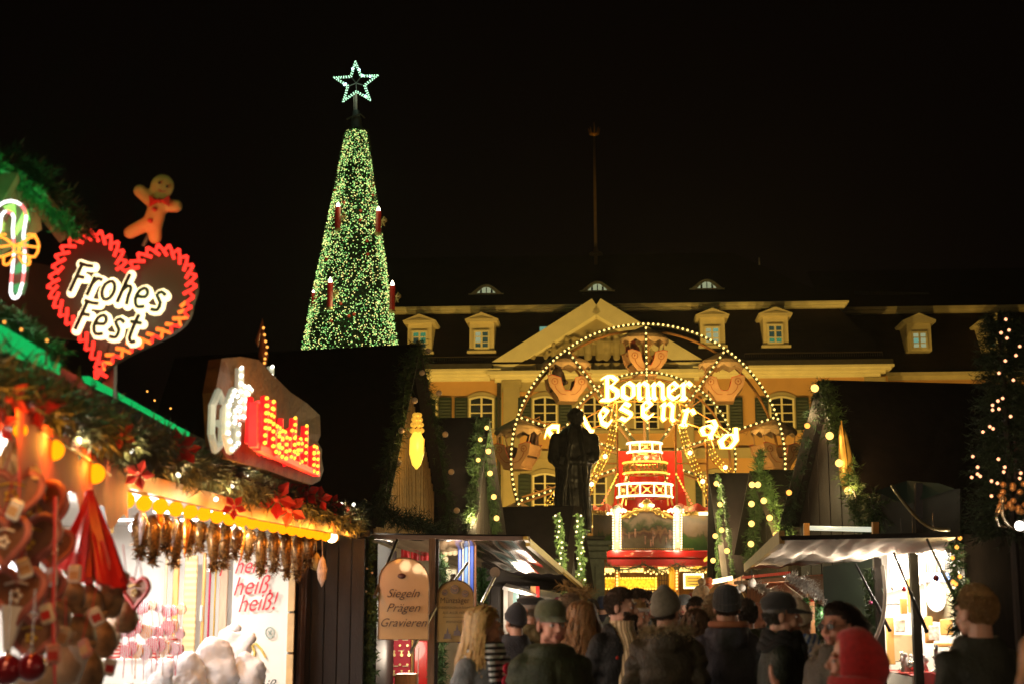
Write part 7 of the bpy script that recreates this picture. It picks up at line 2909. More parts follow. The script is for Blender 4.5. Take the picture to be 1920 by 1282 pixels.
sg = thing('almond_sign', 'scalloped wooden sign with white and red bulb letters reading Gebrannte Mandeln', 'sign', W(500, 905, 9.5))
S0, S1 = W(405, 880, 8.6), W(606, 900, 11.0)
out = [(404, 735, 8.6), (412, 690, 8.65), (415, 672, 8.7), (450, 668, 9.0), (485, 674, 9.35), (512, 702, 9.7), (545, 735, 10.1), (575, 755, 10.5), (600, 778, 10.9), (601, 815, 10.9), (596, 828, 10.85), (604, 842, 10.95),
       (603, 858, 10.95), (607, 880, 11.0), (600, 900, 10.95), (585, 908, 10.8), (540, 895, 10.2), (500, 880, 9.7), (455, 868, 9.1), (425, 858, 8.8), (410, 835, 8.65)]
w = MB()
P3 = [W(*q) for q in out]
nrm = V((-.995, .06, 0)).normalized()
cen = sum(P3, V()) / len(P3)
n = len(P3)
bk = V((.10, .14, 0)) * -.6 + V((0, .12, 0))
w.add(P3 + [p + V((-.09, .05, 0)) for p in P3] + [cen, cen + V((-.09, .05, 0))], [(i, (i + 1) % n, 2 * n) for i in range(n)] + [((i + 1) % n + n, i + n, 2 * n + 1) for i in range(n)] + [(i, i + n, (i + 1) % n + n, (i + 1) % n) for i in range(n)])
obj('board', w, mat('tan_sign_board', (.26, .10, .018), .6, var=.3, scale=9, bump=.4), sg, world=True)
M_wb = emat('white_sign_bulb', (1, .94, .74), 5)
M_rb = emat('orange_sign_bulb', (1.0, .55, .04), 3)
M_wface = mat('white_letter_body', (.8, .8, .7), .5, emit=(.8, .85, .6), estr=.22, sampling='NONE')
M_rface = mat('red_letter_body', (.7, .01, .01), .4, emit=(1, .02, .02), estr=.95, sampling='NONE')

def bulb_letter(ch, x, y, hpx, d, m_body, m_bulb, wx=1.0):
    c_ = W(x, y, d)
    dirx = V((.10, 1.0, 0)).normalized() * wx
    h = hpx * d / FPX
    wB = MB()
    pts_all = []
    for st_ in HW[ch]:
        pts = [c_ + dirx * ((p[0] - .35) * h) + V((.03, -.02, (p[1] - .7) * h)) for p in st_]
        wB.tube(pts, .030, 6)
        pts2 = polyline(pts, .045)
        pts_all += [p + V((.02, -.035, 0)) for p in pts2]
        bx_ = [p + V((-.09, 0.0, 0)) for p in pts]
        wB.tube(bx_, .024, 6)
    o_ = obj('letter', wB, m_body, sg, world=True)
    bulbs(o_, pts_all, .013, m_bulb, name='letter_bulb', limit=12)

for ch, x, y, hp_, d in (('G', 424, 788, 80, 8.5), ('e', 434, 775, 50, 8.75), ('b', 445, 738, 64, 9.0), ('r', 456, 738, 44, 9.25), ('a', 467, 732, 44, 9.5), ('n', 477, 728, 44, 9.75), ('n', 488, 726, 44, 10.0),
                         ('t', 499, 722, 52, 10.2), ('e', 509, 732, 44, 10.45)):
    bulb_letter(ch, x, y, hp_, d, M_wface, M_wb, 1.15)
for ch, x, y, hp_, d in (('M', 492, 792, 60, 8.9), ('a', 508, 812, 52, 9.2), ('n', 522, 822, 52, 9.5), ('d', 537, 820, 54, 9.8), ('e', 552, 836, 50, 10.1), ('l', 566, 838, 54, 10.4), ('n', 582, 850, 50, 10.65)):
    bulb_letter(ch, x, y, hp_, d, M_rface, M_rb, 1.25)
w = MB()
w.beam(W(482, 838, 8.8), W(594, 888, 10.8), .05, .04)
w.beam(W(476, 755, 8.7), W(476, 838, 8.7), .05, .09)
obj('red_frame', w, M_rface, sg, world=True)
lamp('sign_lamp', W(430, 760, 8.2), 1.5, (1, .9, .6), .15)
lamp('sign_lamp', W(480, 735, 9.0), 1.5, (1, .9, .6), .15)
lamp('sign_lamp', W(545, 840, 9.3), 2, (1, .12, .04), .15)
lamp('sign_lamp', W(560, 780, 9.3), 2, (1, .7, .3), .15)
fi = thing('finial', 'slim pointed ornament with amber lights standing on the almond sign', 'ornament', W(494, 690, 9.6))
w = MB()
p0, p1 = W(494, 690, 9.6), W(492, 598, 9.6)
w.tube([p0, p0.lerp(p1, .05), p0.lerp(p1, .25), p0.lerp(p1, .5), p1], [.01, .02, .035, .022, .003], 8)
w.tube([p0.lerp(p1, .95), W(482, 640, 9.6), W(484, 650, 9.6)], [.006, .014, .004], 6)
obj('spire', w, mat('worn_brass_red', (.40, .14, .05), .4, .5, var=.5, scale=20), fi, world=True)
bulbs(fi, [W(x, y, 9.5) for x, y in ((494, 615), (496, 628), (498, 640), (501, 650), (499, 662), (497, 672), (496, 680))], .010, M_hbulbo)
bulbs(sg, [W(x, y, 12.5) for x, y in ((276, 733), (290, 750), (320, 765))], .010, M_hbulbo, name='roof_pin_light')
# ================================================================== LEFT MIDDLE: DARK WALL, SIGN BOARDS, FOLDED CANOPY
mw = thing('dark_cabin', 'dark brown wooden cabin wall right of the candy stall', 'hut', (W(620, 1282, 13.2).x, 13.2, 0))
for i in range(5):
    x0, x1 = 556 + i * 25, 556 + i * 25 + 24
    d = 13.0 - i * .04
    a, b = W(x0, 1282, d), W(x1, 1282, d)
    zt_ = W(x0, 1004 + i, d).z
    w = MB()
    w.box(((a.x + b.x) / 2, d, zt_ / 2), (b.x - a.x, .05, zt_), bev=.005)
    obj('wall_board', w, M_dkwood, mw, world=True)
w = MB()
w.beam(W(560, 1003, 12.8), W(692, 1000, 12.9), .06, .25)
obj('roof_edge', w, M_dkwood, mw, world=True)
w = MB()
w.box((W(620, 1282, 13.3).x - .2, 14.5, 1.1), (1.2, 2.2, 2.2))
obj('cabin_body', w, M_black, mw, world=True)
gar('leafy fir garland climbing the corner right of the dark cabin wall', [W(690, 1005, 13.0), W(688, 1080, 13.0), W(694, 1150, 13.0), W(690, 1220, 13.0), W(692, 1300, 13.0)], .085, [W(698, 1073, 12.9), W(686, 1108, 12.9), W(688, 1065, 12.9)],
    M_hdim, .012, nl=.05, dens=420, w=.014)
gar('second vertical fir garland between the two hanging sign boards', [W(822, 1040, 15.2), W(826, 1100, 15.2), W(820, 1160, 15.2), W(824, 1220, 15.2), W(822, 1290, 15.2)], .10, [], None, 0, nl=.05, dens=420, w=.014)
gar('short fir garland right of the blue striped pillar', [W(900, 1062, 16.4), W(905, 1100, 16.4), W(902, 1140, 16.4)], .08, [], None, 0, nl=.05, dens=420, w=.014, m=MATS['bright_fir'])
gar('fir bush at the foot of the cane screen', [W(672, 945, 13.4), W(676, 985, 13.2), W(680, 1010, 13.1)], .09, [], None, 0, nl=.06, dens=380, w=.012, m=M_garl_dark)
ss = thing('seal_stall', 'red and gold lined stall selling seals and coins behind the hanging boards', 'market stall', (W(770, 1282, 16.5).x, 16.5, 0))
panel('back_wall', (W(690, 1282, 16.8).x, 16.8, 0), (W(905, 1282, 17.0).x, 17.0, 0), (W(905, 1282, 17).x, 17.0, 2.45), (W(690, 1282, 16.8).x, 16.8, 2.45), mat('cream_wall', (.55, .42, .24), .6, var=.2, scale=3), ss)

def mcard(name, x0, y0, x1, y1, d, m, th=.03, parent=None):
    return card(name, x0, y0, x1, y1, d, m, parent or ss, th)

M_redv = mat('crimson_velvet', (.45, .008, .03), .6, var=.1)
M_coin = mat('medal_gold', (.62, .45, .20), .3, .7)
mcard('display_board', 698, 1180, 771, 1290, 15.4, M_redv)
rr = random.Random(8)
for r_ in range(5):
    for c_ in range(4):
        x, y = 722 + c_ * 14 + (r_ % 2) * 3, 1207 + r_ * 18
        p = W(x, y, 15.36)
        q = MB()
        q.tube([p + V((0, 0, -.012)), p + V((0, -.012, -.012))], .013 + .004 * (r_ % 2), 10)
        if r_ % 2:
            q.add([p + V((-.012, -.004, .03)), p + V((.012, -.004, .03)), p + V((0, -.006, -.005))], [(0, 1, 2)])
        solo('medal', q, M_coin, 'gold medal on the crimson board, %s row, %s' % (['top', 'second', 'middle', 'fourth', 'bottom'][r_], ['leftmost', 'second from the left', 'second from the right', 'rightmost'][c_]), 'medal', 'gold medals on the crimson board')
q = MB()
for i, y in enumerate((1199, 1219, 1248, 1266)):
    for x in ((735, 752) if i % 2 else (741, 760)):
        a = W(x, y, 15.37)
        q.box(a, (.06, .004, .010))
obj('medal_captions', q, M_crib, ss, world=True)
mcard('gold_strip', 771, 1195, 774, 1290, 15.4, M_gold)
mcard('red_post', 776, 1200, 802, 1290, 15.3, mat('bright_red_paint', (.60, .008, .006), .3, coat=.4))
mcard('white_line', 783, 1212, 785, 1290, 15.27, M_icew)
w = MB()
for k_ in range(3):
    w.tess([W(752 + k_ * 18, 1050, 15.9), W(768 + k_ * 18, 1050, 15.9), W(770 + k_ * 18, 1008, 15.9), W(752 + k_ * 18, 1008, 15.9)], 6, 2, lambda u, v: V((0, .04 * math.sin(u * 6), 0)))
obj('red_banner', w, mat('banner_red', (.50, .02, .02), .5, bands=('X', 1.5, (.30, .01, .01))), ss, world=True, smooth=True)
for k_, (x0, x1, m_) in enumerate(((858, 866, mat('royal_blue', (.05, .10, .48), .4)), (866, 870, M_icew), (870, 878, mat('light_blue', (.12, .25, .62), .4)), (878, 881, M_icew), (881, 889, MATS['royal_blue']), (889, 894, M_brown))):
    mcard('blue_striped_pillar_slat', x0, 1018, x1, 1205, 15.6 - k_ * .02, m_)
mcard('small_picture', 835, 1066, 856, 1090, 15.8, mat('picture_cream', (.75, .66, .45), .5))
mcard('yellow_panel', 700, 1052, 718, 1088, 15.8, mat('pale_yellow', (.7, .55, .25), .5))
w = MB()
for i in range(7):
    w.sphere(W(835 + (i % 3) * 9, 1022 + (i // 3) * 13, 15.7), .035, (1, .4, 1), 8, 6)
obj('plate_row', w, M_crib, ss, world=True)
p = W(808, 1282, 14.2)
w = MB()
w.box((p.x, 14.2, W(808, 1008, 14.2).z / 2), (.062, .08, W(808, 1008, 14.2).z))
obj('corner_post', w, mat('weathered_cream_post', (.36, .25, .17), .6, var=.3, grain=(9, 9, 1)), ss, world=True)
w = MB()
w.box((p.x + .05, 14.22, W(808, 1008, 14.2).z / 2), (.03, .08, W(808, 1008, 14.2).z - .02))
obj('corner_post', w, M_dkwood, ss, world=True)
mcard('blue_cloth', 688, 1120, 705, 1165, 14.8, MATS['light_blue'])
mcard('counter_box', 742, 1262, 782, 1290, 14.0, M_orwood, .3)
for (x, y, d, pw, c_) in ((715, 1035, 15.2, 22, (1, .82, .6)), (780, 1150, 14.6, 16, (1, .85, .65)), (850, 1040, 15.2, 20, (1, .88, .7)), (760, 1225, 14.6, 12, (1, .8, .6))):
    lamp('stall_lamp', W(x, y, d), pw, c_, .12)
for i, (x, y, d) in enumerate(((715, 1036, 15.0), (728, 1040, 15.0))):
    w = MB()
    w.sphere(W(x, y, d), .022)
    solo('spot_bulb', w, emat('spot_white', (1, .9, .75), 10), 'tiny glaring bulb under the canopy above the arched board, %s of two' % ['left', 'right'][i], 'light bulb')

def arched(name, label, x0, x1, y0, y1, d, m, yaw=0.0):
    c_ = W((x0 + x1) / 2, y1, d)
    t = thing(name, label, 'sign board', c_)
    hw_ = (x1 - x0) / 2 * d / FPX
    H = W(0, y0, d).z - c_.z
    n = 14
    ol_ = [(-hw_, 0), (hw_, 0)] + [(hw_ * math.cos(math.pi * k_ / n), H - hw_ * .92 + hw_ * .92 * math.sin(math.pi * k_ / n)) for k_ in range(n + 1)]
    w = MB()
    w.prism(ol_, (0, 0, 0), (1, 0, 0), (0, 0, 1), -.022)
    obj('board', w, m, t)
    w = MB()
    w.tube([V((x, -.004, z)) for x, z in ol_], .006, 5, closed=True)
    obj('edging', w, mat('dark_gilt_edge', (.16, .09, .03), .4, .4), t)
    return t, c_, hw_, H

M_sbd = mat('varnished_sign', (.50, .30, .12), .22, var=.12, scale=3, coat=.5)
b1, c1, hw1, H1 = arched('arched_board', 'large arched board with script Siegeln Praegen Gravieren hanging at the left stall', 710, 802, 1045, 1198, 12.4, M_sbd)
M_ink = mat('dark_brown_ink', (.05, .025, .015), .5)
for s_, y in (('Siegeln', 1112), ('Prägen', 1139), ('Gravieren', 1167)):
    put_text(s_, 755, y, 15.5, 12.36, M_ink, b1, .42, 0, {'Siegeln': 1.0, 'Prägen': 1.05, 'Gravieren': .98}[s_], name='lettering')
w = MB()
w.sphere(W(753, 1079, 12.38), .030, (1.2, .25, .75), 14, 10)
obj('wax_seal', w, mat('dark_wax', (.06, .012, .008), .4), b1, world=True, smooth=True)
b2, c2, hw2, H2 = arched('arched_board', 'smaller yellow arched board with the word Münzsäger and coin pictures', 820, 887, 1087, 1203, 12.9, mat('yellow_sign', (.60, .40, .14), .35, var=.08, scale=3))
put_text('Münzsäger', 853, 1125, 10.5, 12.86, M_ink, b2, 0, 0, .86)
put_text('LANDESMÜNZEN IM RAHMEN', 853, 1138.5, 4.1, 12.86, M_ink, b2, 0, 0, .86)
put_text('AUS ALLER WELT', 853, 1148, 4.6, 12.86, M_ink, b2, 0, 0, .9)
put_text('ANHÄNGER', 853, 1165, 4.8, 12.86, M_ink, b2, 0, 0, .9)
w = MB()
w.box(W(853, 1156, 12.86), (.21, .003, .003))
obj('rule_line', w, M_ink, b2, world=True)
M_cpr = mat('coin_print', (.20, .17, .18), .3, .5)
for nm, x, y, r_ in (('coin_picture', 834, 1110, 5.6), ('coin_picture', 853, 1104, 8), ('coin_picture', 872, 1112, 6.2)):
    c_ = W(x, y, 12.87)
    rr_ = r_ * 12.9 / FPX
    w = MB()
    w.cyl(c_, c_ + V((0, -.008, 0)), rr_, n=18)
    o_ = obj(nm, w, M_cpr, b2, world=True)
    w = MB()
    w.tube([c_ + V((math.cos(a / 14 * 6.283) * rr_ * .72, -.010, math.sin(a / 14 * 6.283) * rr_ * .72)) for a in range(14)], rr_ * .06, 4, closed=True)
    for k_ in range(5):      # eagle like wings and body
        w.beam(c_ + V((0, -.012, 0)), c_ + V(((k_ - 2) * rr_ * .28, -.012, rr_ * .45 * (1 if k_ != 2 else 1.2))), rr_ * .12)
    obj('relief', w, MATS['bag_label'], o_, world=True)
for x, y in ((839, 1188), (857, 1182)):
    c_ = W(x, y, 12.87)
    w = MB()
    w.prism([(-.03, 0), (.03, 0), (.028, .03), (.012, .034), (0, .09), (-.012, .034), (-.028, .03)], c_ + V((0, 0, -.03)), (1, 0, 0), (0, 0, 1), .006)
    w.box(c_ + V((0, -.008, -.035)), (.07, .006, .012))
    obj('tower_pendant_picture', w, M_cpr, b2, world=True)
M_gsteel = mat('greyish_steel', (.30, .26, .22), .35, .6)
for a_, b_, d0, d1, lab in (((745, 1012), (702, 1118), 13.6, 12.2, 'dark strut crossing the left edge of the large arched board'), ((850, 1080), (770, 1222), 14.4, 12.6, 'pale strut between the two arched boards'),
                            ((876, 1055), (850, 1092), 14.6, 13.0, 'black strut behind the top of the yellow board'), ((928, 1080), (903, 1130), 15.0, 14.2, 'thin strut with a round disc below the folded canopy')):
    w = MB()
    w.cyl(W(a_[0], a_[1], d0), W(b_[0], b_[1], d1), .016, n=8)
    if '850' in str(a_):
        w.sphere(W(a_[0], a_[1], d0), .03)
    if a_[0] == 928:
        w.cyl(W(928, 1072, 15.0), W(928, 1072, 14.97), .055, n=16)
    solo('canopy_strut', w, M_gsteel if 'pale' in lab or 'thin' in lab else M_dkmetal, lab, 'strut')
fc = thing('hatch_canopy', 'glossy brown folded up hatch canopy over the left stalls mirroring coloured goods', 'canopy', W(900, 1010, 16))
q4 = [W(700, 1006, 14.6), W(985, 1010, 15.6), W(1105, 1112, 19.6), W(760, 1062, 16.4)]
w = MB()
w.tess([W(700, 1012, 14.6), W(988, 1012, 15.6), W(1060, 1078, 17.6), W(880, 1068, 17.2)], 24, 10, lambda u, v: V((0, 0, .008 * math.sin(u * 40) + .006 * math.sin(v * 20))))
obj('underside', w, mat('lacquered_hatch', (.10, .06, .035), .16, .5, var=.35, scale=3, grain=(4, 1, 1)), fc, world=True, smooth=True)
w = MB()
w.beam(W(692, 1006, 14.6), W(990, 1009, 15.6), .045, .08)
obj('front_edge', w, mat('pinkish_wood_edge', (.26, .15, .10), .5), fc, world=True)
for k_, (pa, pb) in enumerate((((985, 1008), (1100, 1108)), ((990, 1020), (1052, 1072)))):
    w = MB()
    w.beam(W(pa[0], pa[1], 15.5), W(pb[0], pb[1], 19.4 if k_ == 0 else 17.5), .05, .04)
    obj('side_edge', w, mat('gilded_edge', (.50, .30, .05), .4), fc, world=True)
w = MB()
w.tess([W(700, 998, 14.8), W(985, 1002, 15.9), W(1100, 1106, 19.8), W(1060, 1104, 19.9)], 4, 2)
obj('roof_skin', w, M_roofh, fc, world=True)
s2 = thing('far_left_stall', 'small stall with white awning underside left of the pedestal', 'market stall', (W(980, 1282, 19).x, 19, 0))
panel('awning', W(944, 1098, 17.6), W(1040, 1122, 18.8), W(1052, 1112, 19.6), W(950, 1092, 18.2), M_whwall, s2)
panel('upper_board', W(888, 1096, 17.5), W(1080, 1108, 19.5), W(1060, 1075, 19.5), W(888, 1062, 17.5), M_black, s2)
for x0, x1, m_ in ((905, 918, M_black), (920, 938, M_dkwood), (944, 952, M_icew), (952, 962, MATS['greyish_steel']), (962, 973, mat('teal_glass_strip', (.25, .45, .45), .2)), (976, 992, M_dkwood), (995, 1005, M_orwood), (1005, 1012, M_redp)):
    a, b = W(x0, 1282, 18.4), W(x1, 1282, 18.4)
    w = MB()
    zt_ = W(x0, 1098, 18.4).z
    w.box(((a.x + b.x) / 2, 18.4, zt_ / 2), (b.x - a.x, .06, zt_))
    obj('upright', w, m_, s2, world=True)
lamp('stall_lamp', W(985, 1118, 18.0), 18, (1, .85, .65), .1)
w = MB()
c_ = W(1090, 1105, 19.2)
solo('brushwood', garland_mesh('brushwood', [W(1055, 1096, 18.8), W(1085, 1106, 19.0), W(1105, 1112, 19.2)], .12, 260, 5, .10, .010, .2), mat('brown_twigs', (.30, .15, .04), .6, var=.4), 'brown brushwood bunch at the lower tip of the hatch canopy', 'twigs')
# ================================================================== PEOPLE
M_skin = mat('skin', (.52, .27, .18), .5, var=.08, scale=18, bump=.06, bscale=120)
M_skinp = mat('flushed_skin', (.56, .25, .17), .5, var=.1, scale=10)
M_eye = mat('eye_white', (.62, .58, .54), .25)
M_iris2 = mat('iris', (.03, .03, .035), .2)
M_lip = mat('lip', (.38, .11, .09), .4)
M_shoe = mat('black_leather', (.02, .018, .016), .45)
M_den = mat('dark_denim', (.02, .025, .045), .8, bump=.3, bscale=60)
M_trsr = mat('black_trousers', (.015, .014, .014), .8, bump=.3, bscale=60)
_BODY = {}
PIV = V((0, .02, 1.50))

def HM(yaw, nod=0.0):
    return Matrix.Translation(PIV) @ Matrix.Rotation(math.radians(yaw), 4, 'Z') @ Matrix.Rotation(math.radians(nod), 4, 'X') @ Matrix.Translation(-PIV)

def hand_mb(b, wr, dr, side, curl=.5, s=1.0):
    """palm with four fingers and a thumb; wr wrist, dr direction of the hand"""
    dr = V(dr).normalized()
    ref = V((0, 1, 0)) if abs(dr.y) < .8 else V((1, 0, 0))
    ac = dr.cross(ref).normalized()
    nr = ac.cross(dr).normalized()
    wr = V(wr)
    pe = wr + dr * .085 * s
    for k in (-1.2, -.4, .4, 1.2):
        b.capsule(wr + ac * .008 * k, pe + ac * .017 * k * s, .017 * s, .014 * s, 8)
    for i, L in enumerate((.072, .080, .074, .058)):
        p0 = pe + ac * (.0205 * (1.5 - i)) * s
        p1 = p0 + (dr * (1 - curl * .4) + nr * curl * .5 * side).normalized() * L * .5 * s
        p2 = p1 + (dr * (1 - curl) + nr * curl * 1.2 * side).normalized() * L * .5 * s
        b.capsule(p0, p1, .0105 * s, .0095 * s, 8)
        b.capsule(p1, p2, .0095 * s, .008 * s, 8)
    t0 = wr + dr * .025 * s + ac * .024 * s
    t1 = t0 + (dr * .7 + ac * .75 + nr * .3 * side).normalized() * .038 * s
    t2 = t1 + (dr * .9 + ac * .1 + nr * .5 * side).normalized() * .030 * s
    b.capsule(t0, t1, .014 * s, .011 * s, 8)
    b.capsule(t1, t2, .011 * s, .009 * s, 8)

ARMS = {'down': (((.160, 0, 1.42), (.205, .03, 1.14), (.205, -.08, .90), (0, -.25, -1)), ((-.160, 0, 1.42), (-.205, .03, 1.14), (-.205, -.08, .90), (0, -.25, -1))),
        'pocket': (((.160, 0, 1.42), (.220, .05, 1.16), (.18, -.11, .98), (-.5, -.3, -.8)), ((-.160, 0, 1.42), (-.220, .05, 1.16), (-.18, -.11, .98), (.5, -.3, -.8))),
        'raise': (((.160, 0, 1.42), (.24, -.18, 1.26), (.08, -.34, 1.50), (-.2, -.45, .8)), ((-.160, 0, 1.42), (-.205, .03, 1.14), (-.20, -.08, .90), (0, -.25, -1)))}

def body_mesh(fem, yaw, arms, fine=True):
    key = (fem, yaw, arms, fine)
    if key in _BODY:
        return _BODY[key]
    b = MB()
    R = HM(yaw)
    k = .92 if fem else 1.0

    def h(x, y, z):
        return R @ V((x, y, z))

    def hs(c, r, s, nu=14, nv=10):
        b.sphere(R @ V(c), r, s, nu, nv, rot=R.to_3x3())
    f = .94 if fem else 1.0
    hs((0, .014, 1.688), 1, (.077 * f, .096, .094))
    hs((0, -.028, 1.625), 1, (.060 * f, .068, .078))
    hs((0, -.070, 1.566), .023 * f, (1.15, 1, .9))
    for s in (-1, 1):
        hs((s * .034, -.064, 1.612), .026, (1, 1, 1.1))
        hs((s * .048, -.02, 1.585), .026, (.8, 1.4, 1))
        hs((s * .078 * f, .008, 1.640), 1, (.009, .020, .032))
        hs((s * .0115, -.104, 1.614), .0085, (1, 1.1, .8))
    b.capsule(h(0, -.090, 1.662), h(0, -.114, 1.622), .009, .0135, 10)
    b.capsule(h(-.036, -.080, 1.674), h(.036, -.080, 1.674), .013, .013, 10)
    b.capsule(h(-.018, -.090, 1.590), h(.018, -.090, 1.590), .0085, .0085, 8)
    b.capsule(h(-.014, -.088, 1.578), h(.014, -.088, 1.578), .009, .009, 8)
    b.capsule(h(0, .02, 1.60), (0, .025, 1.45), .054 * k, .060 * k, 14)
    rings = []
    for z, w_, d_ in ((.86, .13, .10), (.92, .165, .118), (1.0, .160, .112), (1.12, .140, .10), (1.3, .165 * k, .118), (1.42, .180 * k, .105), (1.47, .12 * k, .08), (1.50, .07, .06)):
        rings.append([V((math.cos(6.283 * i / 20) * w_, math.sin(6.283 * i / 20) * d_, z)) for i in range(20)])
    b.loft(rings)
    for (sh_, el, wr, hd), s in zip(ARMS[arms], (1, -1)):
        b.capsule(V(sh_) * 1, el, .050 * k, .040 * k)
        b.capsule(el, wr, .040 * k, .028 * k)
        hand_mb(b, wr, hd, s, .55 if arms != 'raise' else .35, .95 * k)
    for s in (-1, 1):
        b.capsule((s * .088, 0, .90), (s * .098, -.012, .50), .086, .058)
        b.capsule((s * .098, -.012, .50), (s * .10, .02, .09), .055, .040)
        b.capsule((s * .10, .03, .045), (s * .112, -.15, .035), .042, .034)
    me = remeshed(b, .0065 if fine else .010, 2, name='body')
    _BODY[key] = me
    return me

_COAT = {}

def coat_mesh(arms, long_, puffy, hood, openf, fem=False):
    key = (arms, long_, puffy, hood, openf, fem)
    if key in _COAT:
        return _COAT[key]
    b = MB()
    e = .030 + (.018 if puffy else 0)
    k = .92 if fem else 1.0
    zb_ = .62 if long_ else .80
    rings = []
    prof_ = [(zb_, .175, .140), (.92, .168, .135), (1.08, .152, .125), (1.25, .158, .125), (1.38, .168, .118), (1.43, .150, .100), (1.475, .100, .086), (1.525, .082, .080)]
    for z, w_, d_ in prof_:
        rings.append([V((math.cos(6.283 * i / 28) * (w_ + e) * k, math.sin(6.283 * i / 28) * (d_ + e), z)) for i in range(28)])
    b.loft(rings)
    for (sh_, el, wr, hd) in ARMS[arms]:
        w2 = V(wr).lerp(V(el), .05)
        b.capsule(V(sh_) * 1 + V((0, 0, -.01)), el, .056 + e * .55, .050 + e * .45)
        b.capsule(el, w2, .050 + e * .45, .040 + e * .35)
    b.tube([V((math.cos(6.283 * i / 20) * .082, math.sin(6.283 * i / 20) * .080 + .01, 1.525)) for i in range(20)], .024, 8, closed=True)
    if hood:
        b.sphere((0, .115, 1.46), .1, (1.25, .62, .95))
        b.tube([V((math.cos(a) * .115, .02 + math.sin(a) * .105, 1.50 + .02 * math.sin(a))) for a in [math.pi * (-.1 + 1.2 * i / 12) for i in range(13)]], .034, 10)

    def fold(c):
        ax = abs(c.x)
        v = .018 * noise.noise(V((c.x * 5, c.y * 5, c.z * 4))) + .013 * noise.noise(V((c.x * 11 + 4, c.y * 11, c.z * 9)))
        if ax > .165:
            v += .011 * math.sin(c.z * 62 + 3 * noise.noise(c * 9)) * max(0, min(1, (1.40 - c.z) * 6))
        if puffy:
            v += .006 * abs(math.sin(c.z * 34)) - .003
        if c.z < 1.45 and c.y < 0 and ax < .02 and not openf:
            v -= .010 * (1 - ax / .02)
        return v
    me = remeshed(b, .0125, 2, disp=fold, name='coat')
    if openf:
        bm = bmesh.new()
        bm.from_mesh(me)
        bmesh.ops.delete(bm, geom=[f for f in bm.faces if f.calc_center_median().y < -.02 and abs(f.calc_center_median().x) < .075 + .02 * math.sin(f.calc_center_median().z * 9)], context='FACES')
        bm.to_mesh(me)
        bm.free()
    _COAT[key] = me
    return me

def legs_parts(t, m_t, shoe=M_shoe):
    if 'tr' not in _COAT:
        b = MB()
        b.loft([[V((math.cos(6.283 * i / 20) * w_, math.sin(6.283 * i / 20) * d_, z)) for i in range(20)] for z, w_, d_ in ((.84, .15, .125), (.95, .178, .135), (1.06, .165, .125))])
        for s in (-1, 1):
            b.capsule((s * .09, 0, .88), (s * .10, -.012, .50), .100, .076)
            b.capsule((s * .10, -.012, .50), (s * .102, .018, .10), .076, .062)
        _COAT['tr'] = remeshed(b, .016, 1, disp=lambda c: .006 * noise.noise(c * 8), name='trousers')
        for s in (-1, 1):
            b = MB()
            b.capsule((s * .102, .035, .055), (s * .114, -.16, .045), .055, .046)
            b.capsule((s * .102, .03, .06), (s * .102, .02, .16), .055, .058)
            b.box((s * .108, -.06, .016), (.10, .30, .03), bev=.01)
            _COAT['sh%d' % s] = remeshed(b, .012, 1, name='boot')
    obj('trousers', _COAT['tr'], m_t, t)
    for s in (-1, 1):
        obj('boot', _COAT['sh%d' % s], shoe, t)

def scalp_pts(n, yaw, face_z=1.700, back_z=1.585, grow=.004):
    R = HM(yaw)
    out, nrm_ = [], []
    r_ = random.Random(n)
    while len(out) < n:
        u = r_.uniform(-1, 1)
        a = r_.uniform(0, 6.283)
        q = math.sqrt(1 - u * u)
        d = V((q * math.cos(a), q * math.sin(a), u))
        p = V((d.x * (.079 + grow), .014 + d.y * (.099 + grow), 1.688 + d.z * (.097 + grow)))
        lim = face_z if p.y < -.045 else (face_z - (face_z - 1.63) * min(1, (p.y + .045) / .04) if p.y < 0 else back_z + (1.63 - back_z) * max(0, 1 - p.y / .05))
        if p.z < lim or (abs(p.x) > .06 and -.03 < p.y < .03 and p.z < 1.675):
            continue
        out.append(R @ p)
        nrm_.append(R.to_3x3() @ d)
    return out, nrm_

